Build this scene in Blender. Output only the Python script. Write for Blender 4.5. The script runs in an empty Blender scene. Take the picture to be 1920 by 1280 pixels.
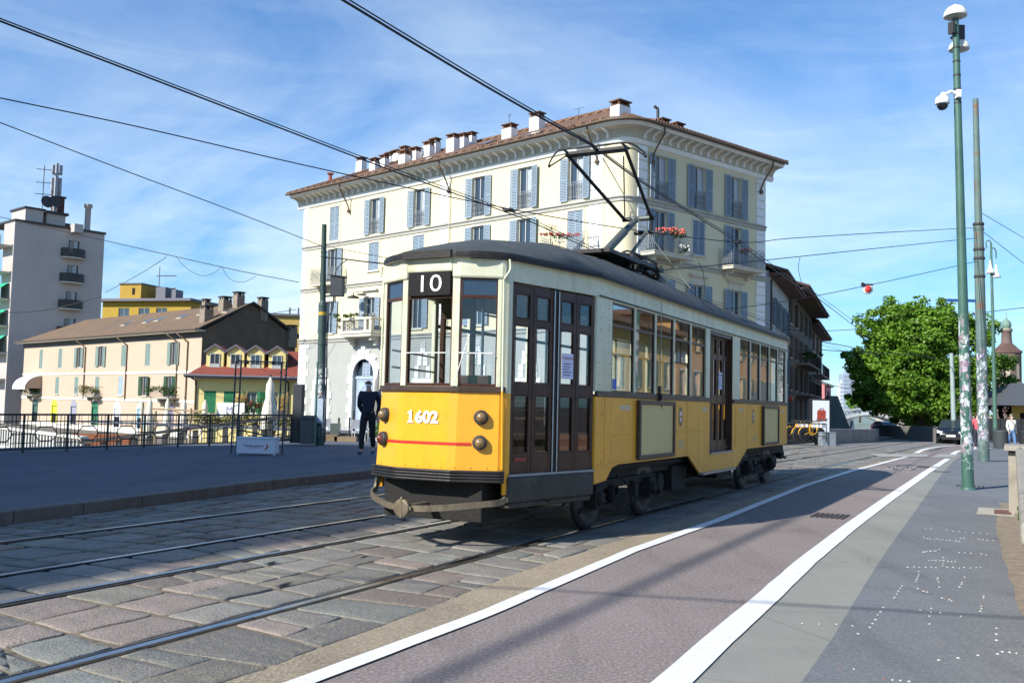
import bpy, math, random
from mathutils import Vector, Matrix, noise
R = math.radians
random.seed(7)
SC = bpy.context.scene
COL = SC.collection
# ---------------------------------------------------------------- camera
FPX, CAMH = 1800.0, 1.33
PIT, ROL = R(3.81), R(1.3)
CF = Vector((0, math.cos(PIT), math.sin(PIT)))
_r = Vector((1, 0, 0)); _u = Vector((0, -math.sin(PIT), math.cos(PIT)))
CR = _r*math.cos(ROL) + _u*math.sin(ROL)
CU = _u*math.cos(ROL) - _r*math.sin(ROL)
CAM = Vector((0, 0, CAMH))
cd = bpy.data.cameras.new("camera"); cam = bpy.data.objects.new("camera", cd); COL.objects.link(cam)
cd.sensor_width = 36; cd.lens = 36*FPX/1920; cd.clip_end = 6000; cd.clip_start = .05
cam.matrix_world = Matrix(((CR.x, CU.x, -CF.x, 0), (CR.y, CU.y, -CF.y, 0), (CR.z, CU.z, -CF.z, CAMH), (0, 0, 0, 1)))
SC.camera = cam
TH = R(27.6); ST, CT = math.sin(TH), math.cos(TH)
def gz(y):                       # the road falls gently away beyond the tram
    return -(min(max(y, 22), 120)-22)*.0105
def ray(px, py): return CR*((px-960)/FPX) + CU*((640-py)/FPX) + CF
def PZ(px, py, z):
    d = ray(px, py); return CAM + d*((z-CAMH)/d.z)
def PY(px, py, y):
    d = ray(px, py); return CAM + d*(y/d.y)
def G(px, py, dz=0):             # picture point -> point of the ground
    z = dz; p = None
    for i in range(12):
        p = PZ(px, py, z); z = gz(p.y)+dz
    return p
def GY(px, y, dz=0):             # column px at depth y, on the ground
    p = PY(px, 770, y); return Vector((p.x, y, gz(y)+dz))
def CS(c, s, dz=0):              # c = metres right of the camera, s = metres along the track
    x = s*ST + c*CT; y = s*CT - c*ST
    return Vector((x, y, gz(y)+dz))
def toCS(p): return (p.x*CT - p.y*ST, p.x*ST + p.y*CT)
# ---------------------------------------------------------------- materials
def nodes(name):
    m = bpy.data.materials.new(name); m.use_nodes = True
    nt = m.node_tree; b = nt.nodes["Principled BSDF"]; return m, nt, b
def N(nt, t, **k):
    n = nt.nodes.new(t)
    for a, v in k.items():
        if a in n.inputs.keys(): n.inputs[a].default_value = v
        else: setattr(n, a, v)
    return n
def L(nt, a, b): nt.links.new(a, b)
def mixc(nt, fac, a, b, blend='MIX'):
    n = nt.nodes.new('ShaderNodeMix'); n.data_type = 'RGBA'; n.blend_type = blend
    for s, v in ((n.inputs[0], fac), (n.inputs[6], a), (n.inputs[7], b)):
        if isinstance(v, bpy.types.NodeSocket): nt.links.new(v, s)
        elif isinstance(v, (int, float)): s.default_value = v
        else: s.default_value = (*v[:3], 1)
    return n.outputs[2]
def ramp(nt, src, a, b, ca=0., cb=1.):
    n = nt.nodes.new('ShaderNodeMapRange'); n.inputs[1].default_value = a; n.inputs[2].default_value = b
    n.inputs[3].default_value = ca; n.inputs[4].default_value = cb; nt.links.new(src, n.inputs[0]); return n.outputs[0]
def coord(nt, sx=1, sy=1, sz=1, rz=0, kind='Object'):
    t = nt.nodes.new('ShaderNodeTexCoord'); m = nt.nodes.new('ShaderNodeMapping')
    m.inputs['Scale'].default_value = (sx, sy, sz); m.inputs['Rotation'].default_value = (0, 0, rz)
    nt.links.new(t.outputs[kind], m.inputs[0]); return m.outputs[0]
def nz(nt, vec, scale, detail=4, rough=.6):
    n = N(nt, 'ShaderNodeTexNoise'); n.inputs['Scale'].default_value = scale
    n.inputs['Detail'].default_value = detail; n.inputs['Roughness'].default_value = rough
    if vec: nt.links.new(vec, n.inputs['Vector'])
    return n.outputs['Fac']
def bumpn(nt, b, h, st, dist=.02):
    n = nt.nodes.new('ShaderNodeBump'); n.inputs['Strength'].default_value = st; n.inputs['Distance'].default_value = dist
    nt.links.new(h, n.inputs['Height']); nt.links.new(n.outputs[0], b.inputs['Normal'])
def M(name, col, rough=.75, var=.14, scale=1.2, bump=.25, bscale=40, metal=0, spec=.4, dirt=0, dcol=(.05, .045, .035), streak=0, bdist=.01):
    m, nt, b = nodes(name)
    v = coord(nt)
    n1 = nz(nt, v, scale, 5); n2 = nz(nt, v, scale*11, 3)
    f = ramp(nt, n1, .3, .7); f2 = ramp(nt, n2, .25, .75)
    lo = [c*(1-var) for c in col]; hi = [min(1, c*(1+var)) for c in col]
    c = mixc(nt, f, lo, hi)
    c = mixc(nt, ramp(nt, n2, .3, .7, 0, .35), c, [x*(1-var*.9) for x in col])
    if dirt: c = mixc(nt, ramp(nt, nz(nt, v, scale*2.3, 6, .7), .52, .72, 0, dirt), c, dcol)
    if streak:
        vs = coord(nt, 6, 6, .35)
        c = mixc(nt, ramp(nt, nz(nt, vs, 1.0, 4, .6), .5, .75, 0, streak), c, dcol)
    L(nt, c, b.inputs['Base Color'])
    b.inputs['Metallic'].default_value = metal; b.inputs['Specular IOR Level'].default_value = spec
    L(nt, ramp(nt, n2, .2, .8, max(0, rough-.1), min(1, rough+.1)), b.inputs['Roughness'])
    if bump: bumpn(nt, b, nz(nt, v, bscale, 3), bump, bdist)
    return m
def emis_free_glass(name, tint, base=.06, rough=.02, gloss=(1, 1, 1), ior=1.5):
    m = bpy.data.materials.new(name); m.use_nodes = True; nt = m.node_tree; nt.nodes.clear()
    o = N(nt, 'ShaderNodeOutputMaterial'); mx = N(nt, 'ShaderNodeMixShader')
    tr = N(nt, 'ShaderNodeBsdfTransparent'); tr.inputs[0].default_value = (*tint, 1)
    gl = N(nt, 'ShaderNodeBsdfGlossy'); gl.inputs['Roughness'].default_value = rough; gl.inputs[0].default_value = (*gloss, 1)
    fr = N(nt, 'ShaderNodeFresnel'); fr.inputs[0].default_value = ior
    v = coord(nt); nb = N(nt, 'ShaderNodeBump'); nb.inputs['Strength'].default_value = .035; nb.inputs['Distance'].default_value = .02
    L(nt, nz(nt, v, 1.1, 2), nb.inputs['Height']); L(nt, nb.outputs[0], gl.inputs['Normal'])
    L(nt, ramp(nt, fr.outputs[0], 0, 1, base, 1), mx.inputs[0]); L(nt, tr.outputs[0], mx.inputs[1]); L(nt, gl.outputs[0], mx.inputs[2])
    L(nt, mx.outputs[0], o.inputs[0]); return m
# ---------------------------------------------------------------- mesh builder
class MB:
    def __init__(s): s.v = []; s.f = []; s.m = []; s.sm = []; s.col = None
    def add(s, vs, fs, mi=0, smooth=False):
        o = len(s.v); s.v += [tuple(v) for v in vs]
        for f in fs: s.f.append(tuple(i+o for i in f)); s.m.append(mi); s.sm.append(smooth)
    def poly(s, pts, mi=0): s.add(pts, [tuple(range(len(pts)))], mi)
    def box(s, x0, x1, y0, y1, z0, z1, mi=0, mat=None):
        vs = [Vector((x, y, z)) for z in (z0, z1) for (x, y) in ((x0, y0), (x1, y0), (x1, y1), (x0, y1))]
        if mat: vs = [mat @ v for v in vs]
        s.add(vs, [(3, 2, 1, 0), (4, 5, 6, 7), (0, 1, 5, 4), (1, 2, 6, 5), (2, 3, 7, 6), (3, 0, 4, 7)], mi)
    def cbox(s, c, sz, mi=0, rz=0, rx=0, ry=0):
        m = Matrix.Translation(Vector(c)) @ Matrix.Rotation(rz, 4, 'Z') @ Matrix.Rotation(ry, 4, 'Y') @ Matrix.Rotation(rx, 4, 'X')
        a, b, c2 = sz[0]/2, sz[1]/2, sz[2]/2; s.box(-a, a, -b, b, -c2, c2, mi, m)
    def prism(s, poly, z0, z1, mi=0):            # poly counter-clockwise seen from above
        n = len(poly); vs = [(p[0], p[1], z0) for p in poly]+[(p[0], p[1], z1) for p in poly]
        fs = [tuple(reversed(range(n))), tuple(range(n, 2*n))]+[(i, (i+1) % n, n+(i+1) % n, n+i) for i in range(n)]
        s.add(vs, fs, mi)
    def vprism(s, poly, y0, y1, mi=0, mat=None):  # poly in (x,z), extruded along y
        n = len(poly); vs = [Vector((p[0], y0, p[1])) for p in poly]+[Vector((p[0], y1, p[1])) for p in poly]
        if mat: vs = [mat @ v for v in vs]
        fs = [tuple(range(n)), tuple(reversed(range(n, 2*n)))]+[((i+1) % n, i, n+i, n+(i+1) % n) for i in range(n)]
        s.add(vs, fs, mi)
    def seg(s, p0, p1, z0, z1, th, mi=0):         # upright slab from p0 to p1, thickness to the left of p0->p1
        a = Vector((p0[0], p0[1], 0)); b = Vector((p1[0], p1[1], 0)); d = (b-a).normalized(); n = Vector((-d.y, d.x, 0))*th
        q = [a, b, b+n, a+n]; s.prism([(p.x, p.y) for p in q], z0, z1, mi)
    def tube(s, pts, r, n=8, mi=0, r2=None, closed=False, caps=True):
        pts = [Vector(p) for p in pts]; k = len(pts); vs = []; up = None
        for i, p in enumerate(pts):
            if closed: d = pts[(i+1) % k]-pts[i-1]
            else: d = pts[min(i+1, k-1)]-pts[max(i-1, 0)]
            d = d.normalized() if d.length > 1e-9 else Vector((0, 0, 1))
            if up is None: up = Vector((0, 0, 1)) if abs(d.z) < .9 else Vector((1, 0, 0))
            a = d.cross(up).normalized(); up = a.cross(d).normalized()
            rr = r if r2 is None else r+(r2-r)*i/max(1, k-1)
            for j in range(n):
                t = 2*math.pi*j/n; vs.append(p+a*(rr*math.cos(t))+up*(rr*math.sin(t)))
        fs = []
        for i in range(k if closed else k-1):
            for j in range(n):
                a0 = i*n+j; a1 = i*n+(j+1) % n; b0 = ((i+1) % k)*n+j; b1 = ((i+1) % k)*n+(j+1) % n
                fs.append((a0, a1, b1, b0))
        s.add(vs, fs, mi, n > 4)
        if caps and not closed:
            s.add(vs[:n], [tuple(reversed(range(n)))], mi); s.add(vs[-n:], [tuple(range(n))], mi)
    def lathe(s, prof, c=(0, 0, 0), n=20, mi=0, mat=None):
        vs = []
        for r, z in prof:
            for j in range(n):
                t = 2*math.pi*j/n; vs.append(Vector((r*math.cos(t), r*math.sin(t), z)))
        if mat: vs = [mat @ v for v in vs]
        c = Vector(c); vs = [v+c for v in vs]
        fs = [(i*n+j, i*n+(j+1) % n, (i+1)*n+(j+1) % n, (i+1)*n+j) for i in range(len(prof)-1) for j in range(n)]
        s.add(vs, fs, mi, True)
        if prof[0][0] > 1e-4: s.add(vs[:n], [tuple(reversed(range(n)))], mi)
        if prof[-1][0] > 1e-4: s.add(vs[-n:], [tuple(range(n))], mi)
    def ball(s, c, r, mi=0, n=8, sc=(1, 1, 1)):
        k = max(4, n//2); pr = [(r*math.sin(math.pi*i/k), -r*math.cos(math.pi*i/k)) for i in range(k+1)]
        s.lathe([(max(a, 1e-5), b) for a, b in pr], c, n, mi, Matrix.Diagonal((*sc, 1)))
    def sheet(s, rows, mi=0, smooth=False):       # rows of points -> quads
        w = len(rows[0]); vs = [p for r in rows for p in r]
        s.add(vs, [(i*w+j, i*w+j+1, (i+1)*w+j+1, (i+1)*w+j) for i in range(len(rows)-1) for j in range(w-1)], mi, smooth)
    def mesh(s, name, mats):
        me = bpy.data.meshes.new(name); me.from_pydata(s.v, [], s.f)
        for m in (mats if isinstance(mats, (list, tuple)) else [mats]): me.materials.append(m)
        me.polygons.foreach_set('material_index', s.m); me.polygons.foreach_set('use_smooth', s.sm); me.update(); return me
    def build(s, name, mats, parent=None, loc=(0, 0, 0), rz=0, bevel=0):
        return put(name, s.mesh(name, mats), parent, loc, rz, bevel)
def put(name, me, parent=None, loc=(0, 0, 0), rz=0, bevel=0):
    o = bpy.data.objects.new(name, me); COL.objects.link(o); o.location = loc; o.rotation_euler = (0, 0, rz)
    if parent: o.parent = parent
    if bevel:
        b = o.modifiers.new('bevel', 'BEVEL'); b.width = bevel; b.segments = 2; b.limit_method = 'ANGLE'; b.angle_limit = R(40)
    return o
def tag(o, label, cat, group=None):
    o['label'] = label; o['category'] = cat
    if group: o['group'] = group
    return o
def thing(name, label, cat, loc=(0, 0, 0), rz=0, group=None):
    o = bpy.data.objects.new(name, None); COL.objects.link(o); o.empty_display_size = .3
    o.location = loc; o.rotation_euler = (0, 0, rz); return tag(o, label, cat, group)
def struct(o): o['kind'] = 'structure'; return o
def dup(root, loc, rz, label=None):
    r = root.copy(); COL.objects.link(r); r.location = loc; r.rotation_euler = (0, 0, rz)
    if label: r['label'] = label
    for ch in list(root.children):
        c = ch.copy(); COL.objects.link(c); c.parent = r
        for g in ch.children:
            d = g.copy(); COL.objects.link(d); d.parent = c
    return r
def textmesh(body, size, mat, depth=.002, offset=0., sx=1., align='CENTER', name='lettering', parent=None, mtx=None):
    cu = bpy.data.curves.new(name, 'FONT'); cu.body = body; cu.size = size; cu.extrude = depth; cu.offset = offset
    cu.align_x = align; cu.align_y = 'CENTER'; cu.resolution_u = 3
    t = bpy.data.objects.new(name, cu); COL.objects.link(t)
    bpy.context.view_layer.update()
    me = bpy.data.meshes.new_from_object(t.evaluated_get(bpy.context.evaluated_depsgraph_get()))
    bpy.data.objects.remove(t); bpy.data.curves.remove(cu)
    me.transform(Matrix.Diagonal((sx, 1, 1, 1)))
    if mtx: me.transform(mtx)
    me.materials.clear(); me.materials.append(mat); me.name = name
    return put(name, me, parent)
def facing(p, nrm, roll=0):      # text plane at p whose front looks along nrm
    n = Vector(nrm).normalized(); x = Vector((0, 0, 1)).cross(n).normalized(); y = n.cross(x)
    m = Matrix(((x.x, y.x, n.x, p[0]), (x.y, y.y, n.y, p[1]), (x.z, y.z, n.z, p[2]), (0, 0, 0, 1)))
    return m @ Matrix.Rotation(roll, 4, 'Z')
def smoothline(pts, sub=6):
    P = [Vector(p) for p in pts]; out = []
    for i in range(len(P)-1):
        a, b, c, d = P[max(i-1, 0)], P[i], P[i+1], P[min(i+2, len(P)-1)]
        for k in range(sub):
            t = k/sub
            out.append(.5*((2*b)+(c-a)*t+(2*a-5*b+4*c-d)*t*t+(3*b-3*c+d-a)*t**3))
    out.append(P[-1]); return out
# ---------------------------------------------------------------- light
w = bpy.data.worlds.new("World"); SC.world = w; w.use_nodes = True; nt = w.node_tree
bg = nt.nodes['Background']; sky = nt.nodes.new('ShaderNodeTexSky'); sky.sky_type = 'NISHITA'; sky.sun_disc = False
SUNYAW, SUNEL = R(50), R(35)
sky.sun_elevation = SUNEL; sky.sun_rotation = R(230); sky.air_density = 1.0; sky.dust_density = .6; sky.ozone_density = 2.2
tc = nt.nodes.new('ShaderNodeTexCoord')
def cl(sx, sy, sz, rz, scale, lo, hi, amt, det=7, dist=.0):
    m = nt.nodes.new('ShaderNodeMapping'); m.vector_type = 'POINT'; m.inputs['Scale'].default_value = (sx, sy, sz); m.inputs['Rotation'].default_value = rz
    nt.links.new(tc.outputs['Generated'], m.inputs[0]); n = nt.nodes.new('ShaderNodeTexNoise')
    n.inputs['Scale'].default_value = scale; n.inputs['Detail'].default_value = det; n.inputs['Roughness'].default_value = .58; n.inputs['Distortion'].default_value = dist
    nt.links.new(m.outputs[0], n.inputs['Vector']); return ramp(nt, n.outputs['Fac'], lo, hi, 0, amt)
sepn = nt.nodes.new('ShaderNodeSeparateXYZ'); nt.links.new(tc.outputs['Generated'], sepn.inputs[0])
c1 = cl(1, 1, 2.2, (0, R(14), R(20)), 1.7, .40, .70, .95, 7, .6)
c2 = cl(1.2, 1, 7, (0, R(-10), R(-30)), 4.0, .48, .85, .35, 7, .8)
hz = ramp(nt, sepn.outputs['Z'], .02, .48, 1.0, .15)
mm = nt.nodes.new('ShaderNodeMath'); mm.operation = 'ADD'; mm.use_clamp = True; nt.links.new(c1, mm.inputs[0]); nt.links.new(c2, mm.inputs[1])
m2 = nt.nodes.new('ShaderNodeMath'); m2.operation = 'MULTIPLY'; nt.links.new(mm.outputs[0], m2.inputs[0]); nt.links.new(hz, m2.inputs[1])
SKYTINT = mixc(nt, 1.0, sky.outputs[0], (.55, 1.13, 1.66), 'MULTIPLY')
out = mixc(nt, m2.outputs[0], SKYTINT, (8.9, 10.2, 10.8))
nt.links.new(out, bg.inputs[0]); bg.inputs[1].default_value = .080
sd = bpy.data.lights.new("sun", 'SUN'); sd.energy = 5.0; sd.angle = R(.53); sd.color = (1, .95, .86)
so = bpy.data.objects.new("sun", sd); COL.objects.link(so)
so.rotation_euler = Vector((math.sin(SUNYAW)*math.cos(SUNEL), math.cos(SUNYAW)*math.cos(SUNEL), -math.sin(SUNEL))).to_track_quat('-Z', 'Y').to_euler()
SC.view_settings.view_transform = 'Standard'; SC.view_settings.look = 'None'; SC.view_settings.exposure = .52; SC.view_settings.gamma = 1
# ---------------------------------------------------------------- shared materials
m_steel = M('rail_steel', (.30, .31, .34), .22, .2, 8, .1, 60, metal=1, spec=.5)
m_iron = M('black_iron', (.018, .018, .02), .5, .3, 3, .2)
m_dkmetal = M('dark_metal', (.045, .043, .042), .55, .3, 4, .3, dirt=.5, dcol=(.10, .08, .06))
m_green = M('pole_green', (.07, .15, .115), .42, .22, 2, .25, 30, spec=.5, dirt=.35, dcol=(.16, .15, .12))
m_rust = M('rusty_green', (.11, .17, .15), .6, .3, 1.4, .5, 30, dirt=1, dcol=(.20, .085, .035))
m_white = M('white_paint', (.78, .78, .76), .45, .06, 2, .1)
m_glass = M('window_glass', (.035, .05, .07), .06, .3, .6, 0, spec=1.0)
m_curtain = M('window_curtain', (.42, .45, .48), .35, .15, 3, .1, spec=.8)
m_dark = M('dark_interior', (.012, .011, .012), .9, .2, 2, 0)
m_stone = M('pale_stone', (.40, .37, .32), .8, .18, 2, .4, 30, dirt=.5)
m_leaf = M('leaf_green', (.060, .125, .026), .55, .35, 3, .2, spec=.3)
m_bark = M('tree_bark', (.07, .055, .04), .9, .3, 4, .8, 20)
m_red = M('red_flower', (.5, .04, .05), .6, .3, 9, 0)
m_shut = M('shutter_blue_grey', (.27, .345, .415), .6, .10, 3, .2, 50, dirt=.2)
# ================================================================ ground
def gmat_asphalt(name, col, sp=.5, var=.12, sc=90, crack=0):
    m, nt, b = nodes(name); v = coord(nt)
    big = nz(nt, v, .45, 6, .65); fine = nz(nt, v, sc, 2, .8); fine2 = nz(nt, v, sc*2.6, 2, .8)
    c = mixc(nt, ramp(nt, big, .38, .62), [x*(1-var) for x in col], [x*(1+var) for x in col])
    c = mixc(nt, ramp(nt, fine, .42, .75, 0, sp), c, [min(1, x*2.0+.02) for x in col])
    c = mixc(nt, ramp(nt, fine2, .55, .8, 0, .5), c, [x*.45 for x in col])
    vs = coord(nt, 1, .10, 1, TH)
    c = mixc(nt, ramp(nt, nz(nt, vs, 2.2, 5, .6), .52, .75, 0, .42), c, [x*.6 for x in col])
    st = nz(nt, v, 1.7, 5, .65)
    c = mixc(nt, ramp(nt, st, .60, .66, 0, .30), c, [x*.55 for x in col])
    if crack:
        vo = N(nt, 'ShaderNodeTexVoronoi', feature='DISTANCE_TO_EDGE'); vo.inputs['Scale'].default_value = .55
        dv = mixc(nt, .06, coord(nt), (0, 0, 0)); nn = N(nt, 'ShaderNodeTexNoise'); nn.inputs['Scale'].default_value = 3
        vv = mixc(nt, .25, coord(nt), nn.outputs['Color'], 'ADD'); L(nt, vv, vo.inputs['Vector'])
        c = mixc(nt, ramp(nt, vo.outputs['Distance'], .0, .006, crack, 0), c, [x*.4 for x in col])
    L(nt, c, b.inputs['Base Color']); b.inputs['Roughness'].default_value = .85; b.inputs['Specular IOR Level'].default_value = .3
    bumpn(nt, b, fine, .5, .008); return m
g_lane = gmat_asphalt('bike_lane_asphalt', (.185, .156, .145), .9, .12, 45, crack=.0)
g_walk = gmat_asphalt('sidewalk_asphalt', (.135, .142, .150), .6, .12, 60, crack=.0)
g_conc = gmat_asphalt('gutter_concrete', (.245, .243, .215), .3, .1, 140, crack=.35)
g_aggr = gmat_asphalt('aggregate', (.25, .205, .145), .8, .25, 45)
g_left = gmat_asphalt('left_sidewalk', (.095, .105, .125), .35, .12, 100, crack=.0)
g_far = gmat_asphalt('far_asphalt', (.20, .195, .19), .3, .15, 60)
g_low = gmat_asphalt('lower_ground', (.13, .12, .105), .3, .2, 30)
g_white = M('marking_white', (.78, .78, .76), .6, .06, 5, .6, 120, dirt=.42, dcol=(.42, .40, .38))
g_kerb = M('granite_kerb', (.145, .135, .125), .8, .2, 5, .5, 60)
g_joint = M('joint_sand', (.185, .155, .11), .95, .35, 5, .8, 90, dirt=.9, dcol=(.035, .03, .025))
# base ground reaching the horizon
mb = MB(); mb.poly([(-3000, -800, -2.02), (3000, -800, -2.02), (3000, 5000, -2.02), (-3000, 5000, -2.02)])
struct(mb.build('ground', g_low))
def strip(name, mat, ca, cb, s0, s1, dz, step=4.0, prism=0):
    mb = MB(); rows = []; n = max(1, int((s1-s0)/step))
    for i in range(n+1):
        s = s0+(s1-s0)*i/n
        a = ca(s) if callable(ca) else ca; b = cb(s) if callable(cb) else cb
        rows.append([CS(a, s, dz), CS(b, s, dz)])
    mb.sheet(rows)
    if prism:
        for side, rev in ((0, True), (1, False)):
            q = [[r[side], r[side]-Vector((0, 0, prism))] for r in rows]
            mb.sheet([list(reversed(x)) for x in q] if rev else q)
    return struct(mb.build(name, mat))
def lerpf(pts):
    def f(s):
        if s <= pts[0][0]: return pts[0][1]
        for (a, x), (b, y) in zip(pts, pts[1:]):
            if s <= b: return x+(y-x)*(s-a)/(b-a)
        return pts[-1][1]
    return f
def cline(pix, ext0=-8, ext1=None):
    P = sorted([tuple(reversed(toCS(G(*p)))) for p in pix])
    return lerpf(P)
kerb = cline([(0, 985), (300, 945), (520, 915), (715, 893)])
kerbL = lambda s: kerb(s) if s < 17 else kerb(17)-(s-17)*.02
wl_l = cline([(560, 1283), (910, 1152), (1006, 1110), (1187, 1032), (1352, 974), (1511, 910), (1617, 878), (1702, 856)])
wl_r = cline([(1266, 1277), (1357, 1192), (1431, 1128), (1511, 1054), (1591, 990), (1660, 939.6), (1729, 891.7), (1777, 860)])
bnd = cline([(1511, 1280), (1644, 1059), (1750, 910), (1790, 862)])
aggL = cline([(450, 1270), (650, 1195), (780, 1150), (940, 1085), (1060, 1043)])
# the deck: one roadbed under everything
railL = cline([(-300, 866), (0, 852), (430, 838), (555, 834)])
strip('road', g_far, lambda s: railL(s)-.3 if s < 30 else (-10.3 if s < 50 else -19.5), 12, -60, 150, -.075, 1.0)
strip('road_lane', gmat_asphalt('far_road', (.185, .18, .175), .35, .15, 60), -9.6, -3.05, 44, 150, .0, 3)
strip('bicycle_lane', g_lane, wl_l, wl_r, -10, 60, .0, 1.5)
strip('concrete_gutter', g_conc, wl_r, bnd, -10, 60, .002, 1.5)
strip('sidewalk', g_walk, bnd, 14, -30, 150, .006, 2)
strip('aggregate_strip', g_aggr, lambda s: aggL(s)-.02, wl_l, -10, 46, -.004, 1.5)
# painted lines
def wob(s, k): return .006*noise.noise(Vector((s*2.3, k, 0)))
def pline(name, f, hw0, s0, s1, k):
    mb = MB(); rows = []; n = int((s1-s0)/.25)
    for i in range(n+1):
        s = s0+(s1-s0)*i/n
        rows.append([CS(f(s)-hw0+wob(s, k), s, .010), CS(f(s)+hw0+wob(s, k+9), s, .010)])
    mb.sheet(rows); return struct(mb.build(name, g_white))
pline('lane_marking', wl_l, .062, -6, toCS(G(1702, 856))[1], 1)
pline('lane_marking', wl_r, .088, -6, toCS(G(1777, 860))[1], 5)
for k, (pl, wd) in enumerate((([(1718, 849), (1729, 843.5), (1745, 839.5), (1771, 836.3), (1803, 834), (1840, 832)], .10),
                              ([(1783, 855), (1790, 848.5), (1800, 844.6), (1822, 842), (1860, 840)], .10))):
    q = smoothline([G(*p, .012) for p in pl], 5); rows = []
    for i, p in enumerate(q):
        d = (q[min(i+1, len(q)-1)]-q[max(0, i-1)]).normalized(); n = Vector((-d.y, d.x, 0))*wd; rows.append([p+n, p-n])
    mb = MB(); mb.sheet(rows); struct(mb.build('lane_marking', g_white))
# faded bars and bicycle symbol
g_fade = M('worn_marking', (.34, .33, .31), .8, .2, 6, .3, 80, dirt=.7, dcol=(.17, .14, .13))
mb = MB()
for a, b, c2, d in (((1632, 850), (1648, 856), (1742, 856), (1738, 851)), ((1745, 857), (1760, 851), (1800, 851), (1790, 857))):
    mb.poly([G(*p, .014) for p in (a, b, c2, d)])
def arc(cx, cy, rx, ry): 
    return [G(cx+rx*math.cos(t*.628), cy+ry*math.sin(t*.628), .016) for t in range(10)]
for cx in (1672, 1706): mb.tube(arc(cx, 877.5, 10, 2.2), .016, 4, closed=True)
mb.tube([G(1672, 877, .016), G(1685, 871, .016), G(1712, 871, .016), G(1706, 877, .016)], .018, 4)
struct(mb.build('worn_lane_marking', g_fade))
# manhole grates
mb = MB()
for (x, y, w_, l_) in ((-2.1, 13.0, .22, .30), (-2.0, 27.5, .25, .5), (-.72, 20.2, .25, .3), (-1.5, 25, .18, .25)):
    for i in range(7):
        q = w_*2*i/7-w_; mb.poly([CS(x+q, y-l_, .011), CS(x+q+w_*.16, y-l_, .011), CS(x+q+w_*.16, y+l_, .011), CS(x+q, y+l_, .011)])
struct(mb.build('drain_grate', M('drain_metal', (.07, .055, .05), .7, .3, 5, .4)))
mb = MB(); mb.poly([CS(-.46, 14.5, .012), CS(.0, 14.5, .012), CS(.0, 15.6, .012), CS(-.46, 15.6, .012)]); mb.poly([CS(-.25, 14.75, .016), CS(-.04, 14.75, .016), CS(-.04, 15.4, .016), CS(-.25, 15.4, .016)], 1)
struct(mb.build('sidewalk_cover', [m_stone, M('rust_cover', (.16, .07, .05), .8, .3, 8, .4)]))
# sidewalk studs, laid out as rows of dots
mb = MB(); rs = random.Random(3)
studs = []
def dotline(a, b, n):
    for i in range(n):
        t = i/max(1, n-1); studs.append((a[0]+(b[0]-a[0])*t+rs.uniform(-1.5, 1.5), a[1]+(b[1]-a[1])*t+rs.uniform(-1, 1)))
for a, b, n in (((1505, 1168), (1600, 1172), 4), ((1610, 1188), (1760, 1206), 4), ((1760, 1236), (1870, 1225), 4), ((1576, 1256), (1600, 1254), 2), ((1657, 1272), (1705, 1276), 4),
                ((1742, 1170), (1745, 1140), 3), ((1868, 1200), (1869, 1177), 3), ((1631, 1175), (1655, 1138), 6), ((1725, 1144), (1803, 1154), 5), ((1675, 1125), (1690, 1097), 6),
                ((1716, 1102), (1738, 1110), 5), ((1768, 1120), (1790, 1128), 5), ((1838, 1145), (1846, 1112), 8), ((1717, 1090), (1724, 1072), 5), ((1758, 1082), (1762, 1100), 5), ((1800, 1100), (1808, 1082), 5),
                ((1703, 1063), (1840, 1064), 14), ((1730, 1035), (1760, 1030), 8), ((1735, 1050), (1790, 1052), 9), ((1800, 1035), (1860, 1040), 7), ((1733, 1008), (1800, 1015), 12), ((1800, 1008), (1870, 1014), 9),
                ((1880, 1221), (1905, 1224), 3), ((1768, 1060), (1769, 1045), 4), ((1735, 990), (1850, 1000), 10)):
    dotline(a, b, n)
for p in studs:
    c = G(*p, .006); r = rs.uniform(.006, .0105); mb.lathe([(r, 0), (r*.8, .004), (1e-4, .005)], c, 7, 0 if rs.random() < .8 else 1)
struct(mb.build('sidewalk_studs', [M('stud_white', (.5, .49, .47), .6, .2, 9, 0), M('stud_rust', (.22, .12, .09), .8, .2, 9, 0)]))
# dirt edge beside the wall
mb = MB(); rows = []
for i in range(60):
    s = 5+i*.20; e = lerpf([(5, -.12), (7, -.06), (9, .05), (13, .20)])(s)+.05*noise.noise(Vector((s*1.1, 4, 0)))+.04*noise.noise(Vector((s*5, 9, 0)))
    rows.append([CS(-e, s, .010), CS(.3, s, .010)])
mb.sheet(rows); struct(mb.build('dirt_edge', M('gravel_dirt', (.27, .225, .17), .95, .3, 9, .9, 120, dirt=.5)))
# left pavement with its kerb
railL = cline([(-300, 866), (0, 852), (430, 838), (555, 834)])
def swL(s): return -19.5 if s > 26 else railL(s)-.35
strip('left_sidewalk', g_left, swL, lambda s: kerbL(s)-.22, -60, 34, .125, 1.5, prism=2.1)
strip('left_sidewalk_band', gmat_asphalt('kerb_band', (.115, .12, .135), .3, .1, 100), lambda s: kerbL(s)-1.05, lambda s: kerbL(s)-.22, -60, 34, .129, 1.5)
mb = MB(); s = -60.0
while s < 34:
    l_ = .95; a, b = kerbL(s+.01), kerbL(s+l_-.01)
    q = [CS(a-.22, s+.006), CS(a, s+.006), CS(b, s+l_-.006), CS(b-.22, s+l_-.006)]
    mb.prism([(p.x, p.y) for p in q], -.1, .134+rs.uniform(-.004, .004)); s += l_
struct(mb.build('kerb', g_kerb, bevel=.015))
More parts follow.
